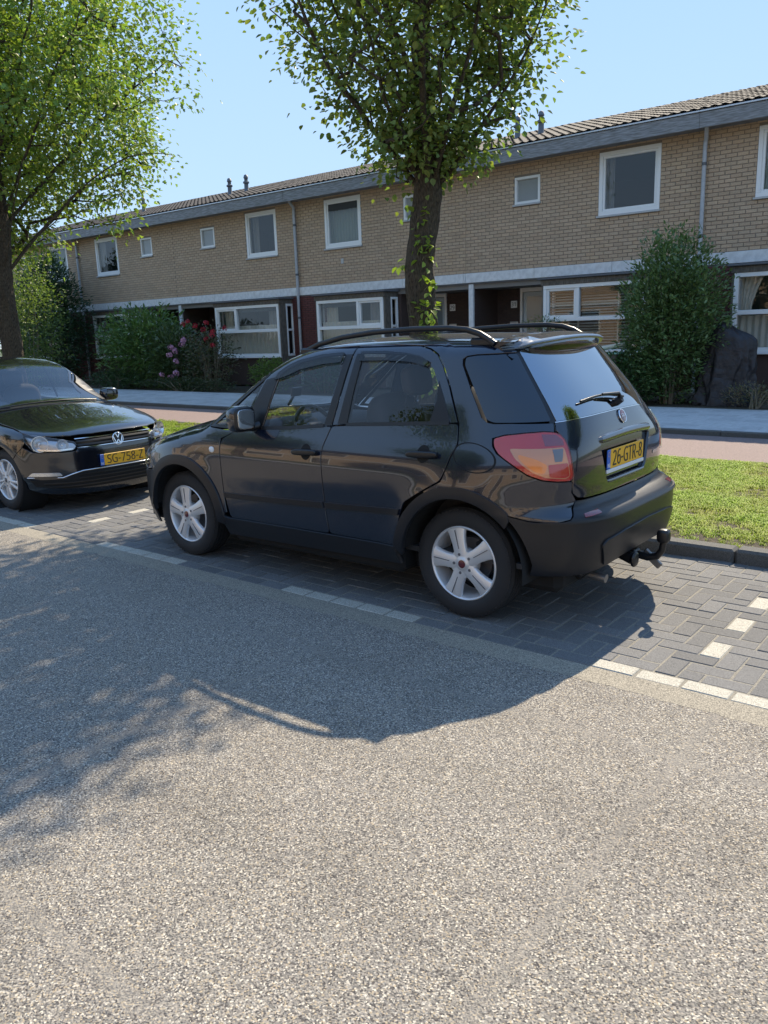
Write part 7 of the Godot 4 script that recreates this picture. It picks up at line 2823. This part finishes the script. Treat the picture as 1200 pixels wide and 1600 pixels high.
func garden_things() -> void:
	# cover draped over a tall object
	var t := thing("draped_cover", Vector3(-4.62, 0.05, -16.1), "dark cloth cover draped over a tall object beside the grey-green shrub", "cover")
	var b := MB.new()
	var f := FastNoiseLite.new()
	f.seed = 61
	f.frequency = 1.0
	var nu := 96
	var nv := 30
	for j in nv + 1:
		var v := float(j) / nv
		for i in nu + 1:
			var a := TAU * (i % nu) / nu
			# a long saddle-shaped top with square shoulders, then cloth that hangs to the ground in pleats
			var ca := _sp(cos(a), 0.62)
			var sa := _sp(sin(a), 0.75)
			var cap := minf(v / 0.3, 1.0)
			var drop := clampf((v - 0.3) / 0.7, 0.0, 1.0)
			var k := 0.80 * sqrt(cap) + 0.22 * drop
			var px := ca * 0.60 * k
			var top := 1.10 + 0.38 * exp(-pow((px + 0.14) / 0.24, 2.0)) + 0.22 * smoothstep(-0.3, 0.3, px)
			var pleat := absf(sin(a * 4.0 + 2.0 * f.get_noise_2d(ca * 1.5, v))) * 0.24 + 0.05 * sin(a * 13.0 + 4.0 * f.get_noise_2d(v * 2.0, ca))
			var fold := 1.0 - pleat * smoothstep(0.05, 0.8, drop + 0.15 * cap) + 0.09 * f.get_noise_3d(ca * 1.8, v * 1.2, sa * 1.8)
			var y := top * (1.0 - 0.10 * cap * cap) * (1.0 - drop) + 0.008 + 0.05 * f.get_noise_2d(ca * 3.0 + 8.0, sa * 3.0) * (1.0 - drop)
			var p := Vector3(px * fold, y, sa * (0.24 + 0.16 * drop) * k * fold * 1.2)
			b.add(Vector3(-4.62, 0.05, -16.1) + p, Vector3.UP)
	for j in nv:
		for i in nu:
			var q := j * (nu + 1) + i
			b.ix.append_array([q, q + nu + 2, q + 1, q, q + nu + 1, q + nu + 2])
	smooth_normals(b, Vector3(-4.62, 0.7, -16.1))
	part(t, "cloth", b, M.tarp)
	# garden table with a pale green glass top
	var gt := thing("garden_table", Vector3(-7.0, 0.05, -15.9), "wooden garden table with a pale green top in front of the blinds", "table")
	var tt := MB.new()
	tt.cbb(-7.45, -6.55, 1.03, 1.06, -16.25, -15.6, 0.008)
	part(gt, "table_top", tt, mat("mint", lin(0.36, 0.62, 0.52), 0.3))
	var ap := MB.new()
	ap.cbb(-7.38, -6.62, 0.93, 1.028, -16.2, -15.64, 0.008)
	part(gt, "table_frame", ap, M.grey_wood)
	for e in [[-7.33, -15.7], [-6.67, -15.7], [-7.33, -16.14], [-6.67, -16.14]]:
		var lg := MB.new()
		lg.cbb(e[0] - 0.03, e[0] + 0.03, 0.05, 0.93, e[1] - 0.03, e[1] + 0.03, 0.006)
		part(gt, "leg", lg, M.grey_wood)
	var cu := thing("folded_cushion", Vector3(-6.9, 1.06, -16.0), "white folded cushion lying on the pale green garden table", "cushion")
	var cb := MB.new()
	rounded_blob(cb, Transform3D(Basis(Vector3(0, 0, 1), 0.16), Vector3(-6.88, 1.17, -16.0)), Vector3(0.36, 0.045, 0.22), 0.55)
	part(cu, "cushion_pad", cb, M.curtain)
	# street lamp by the maple trunk
	var lp := thing("street_lamp", Vector3(-19.0, 0.0, -9.7), "low street lamp with a white hood beside the maple trunk", "street lamp")
	var po := MB.new()
	po.tube([Vector3(-19.0, -0.03, -9.7), Vector3(-19.0, 1.0, -9.7), Vector3(-19.0, 3.62, -9.7)], [0.06, 0.05, 0.04], 12)
	part(lp, "pole", po, M.pipe)
	var hd := MB.new()
	hd.lathe(at(-18.95, 3.62, -9.7), [Vector2(0.05, -0.02), Vector2(0.13, 0.02), Vector2(0.17, 0.22), Vector2(0.165, 0.24)], 20)
	part(lp, "lamp_glass", hd, M.pane_frosted)
	var hc := MB.new()
	hc.lathe(at(-18.95, 3.62, -9.7), [Vector2(0.22, 0.235), Vector2(0.225, 0.25), Vector2(0.18, 0.29), Vector2(0.06, 0.32), Vector2(0.0, 0.325)], 20)
	part(lp, "lamp_hood", hc, M.white_paint)


func smooth_normals(b: MB, c: Vector3) -> void:
	var acc := {}
	for i in range(0, b.ix.size(), 3):
		var n := (b.v[b.ix[i + 1]] - b.v[b.ix[i]]).cross(b.v[b.ix[i + 2]] - b.v[b.ix[i]])
		var m := (b.v[b.ix[i]] + b.v[b.ix[i + 1]] + b.v[b.ix[i + 2]]) / 3.0 - c
		if n.dot(m) < 0.0:
			n = -n
		for k in 3:
			var key := Vector3i((b.v[b.ix[i + k]] * 10000.0).round())
			acc[key] = acc.get(key, Vector3.ZERO) + n
	for i in b.v.size():
		b.n[i] = (acc.get(Vector3i((b.v[i] * 10000.0).round()), Vector3.UP) as Vector3).normalized()
	var ix := b.ix
	b.ix = PackedInt32Array()
	for i in range(0, ix.size(), 3):
		b.tri(ix[i], ix[i + 1], ix[i + 2])
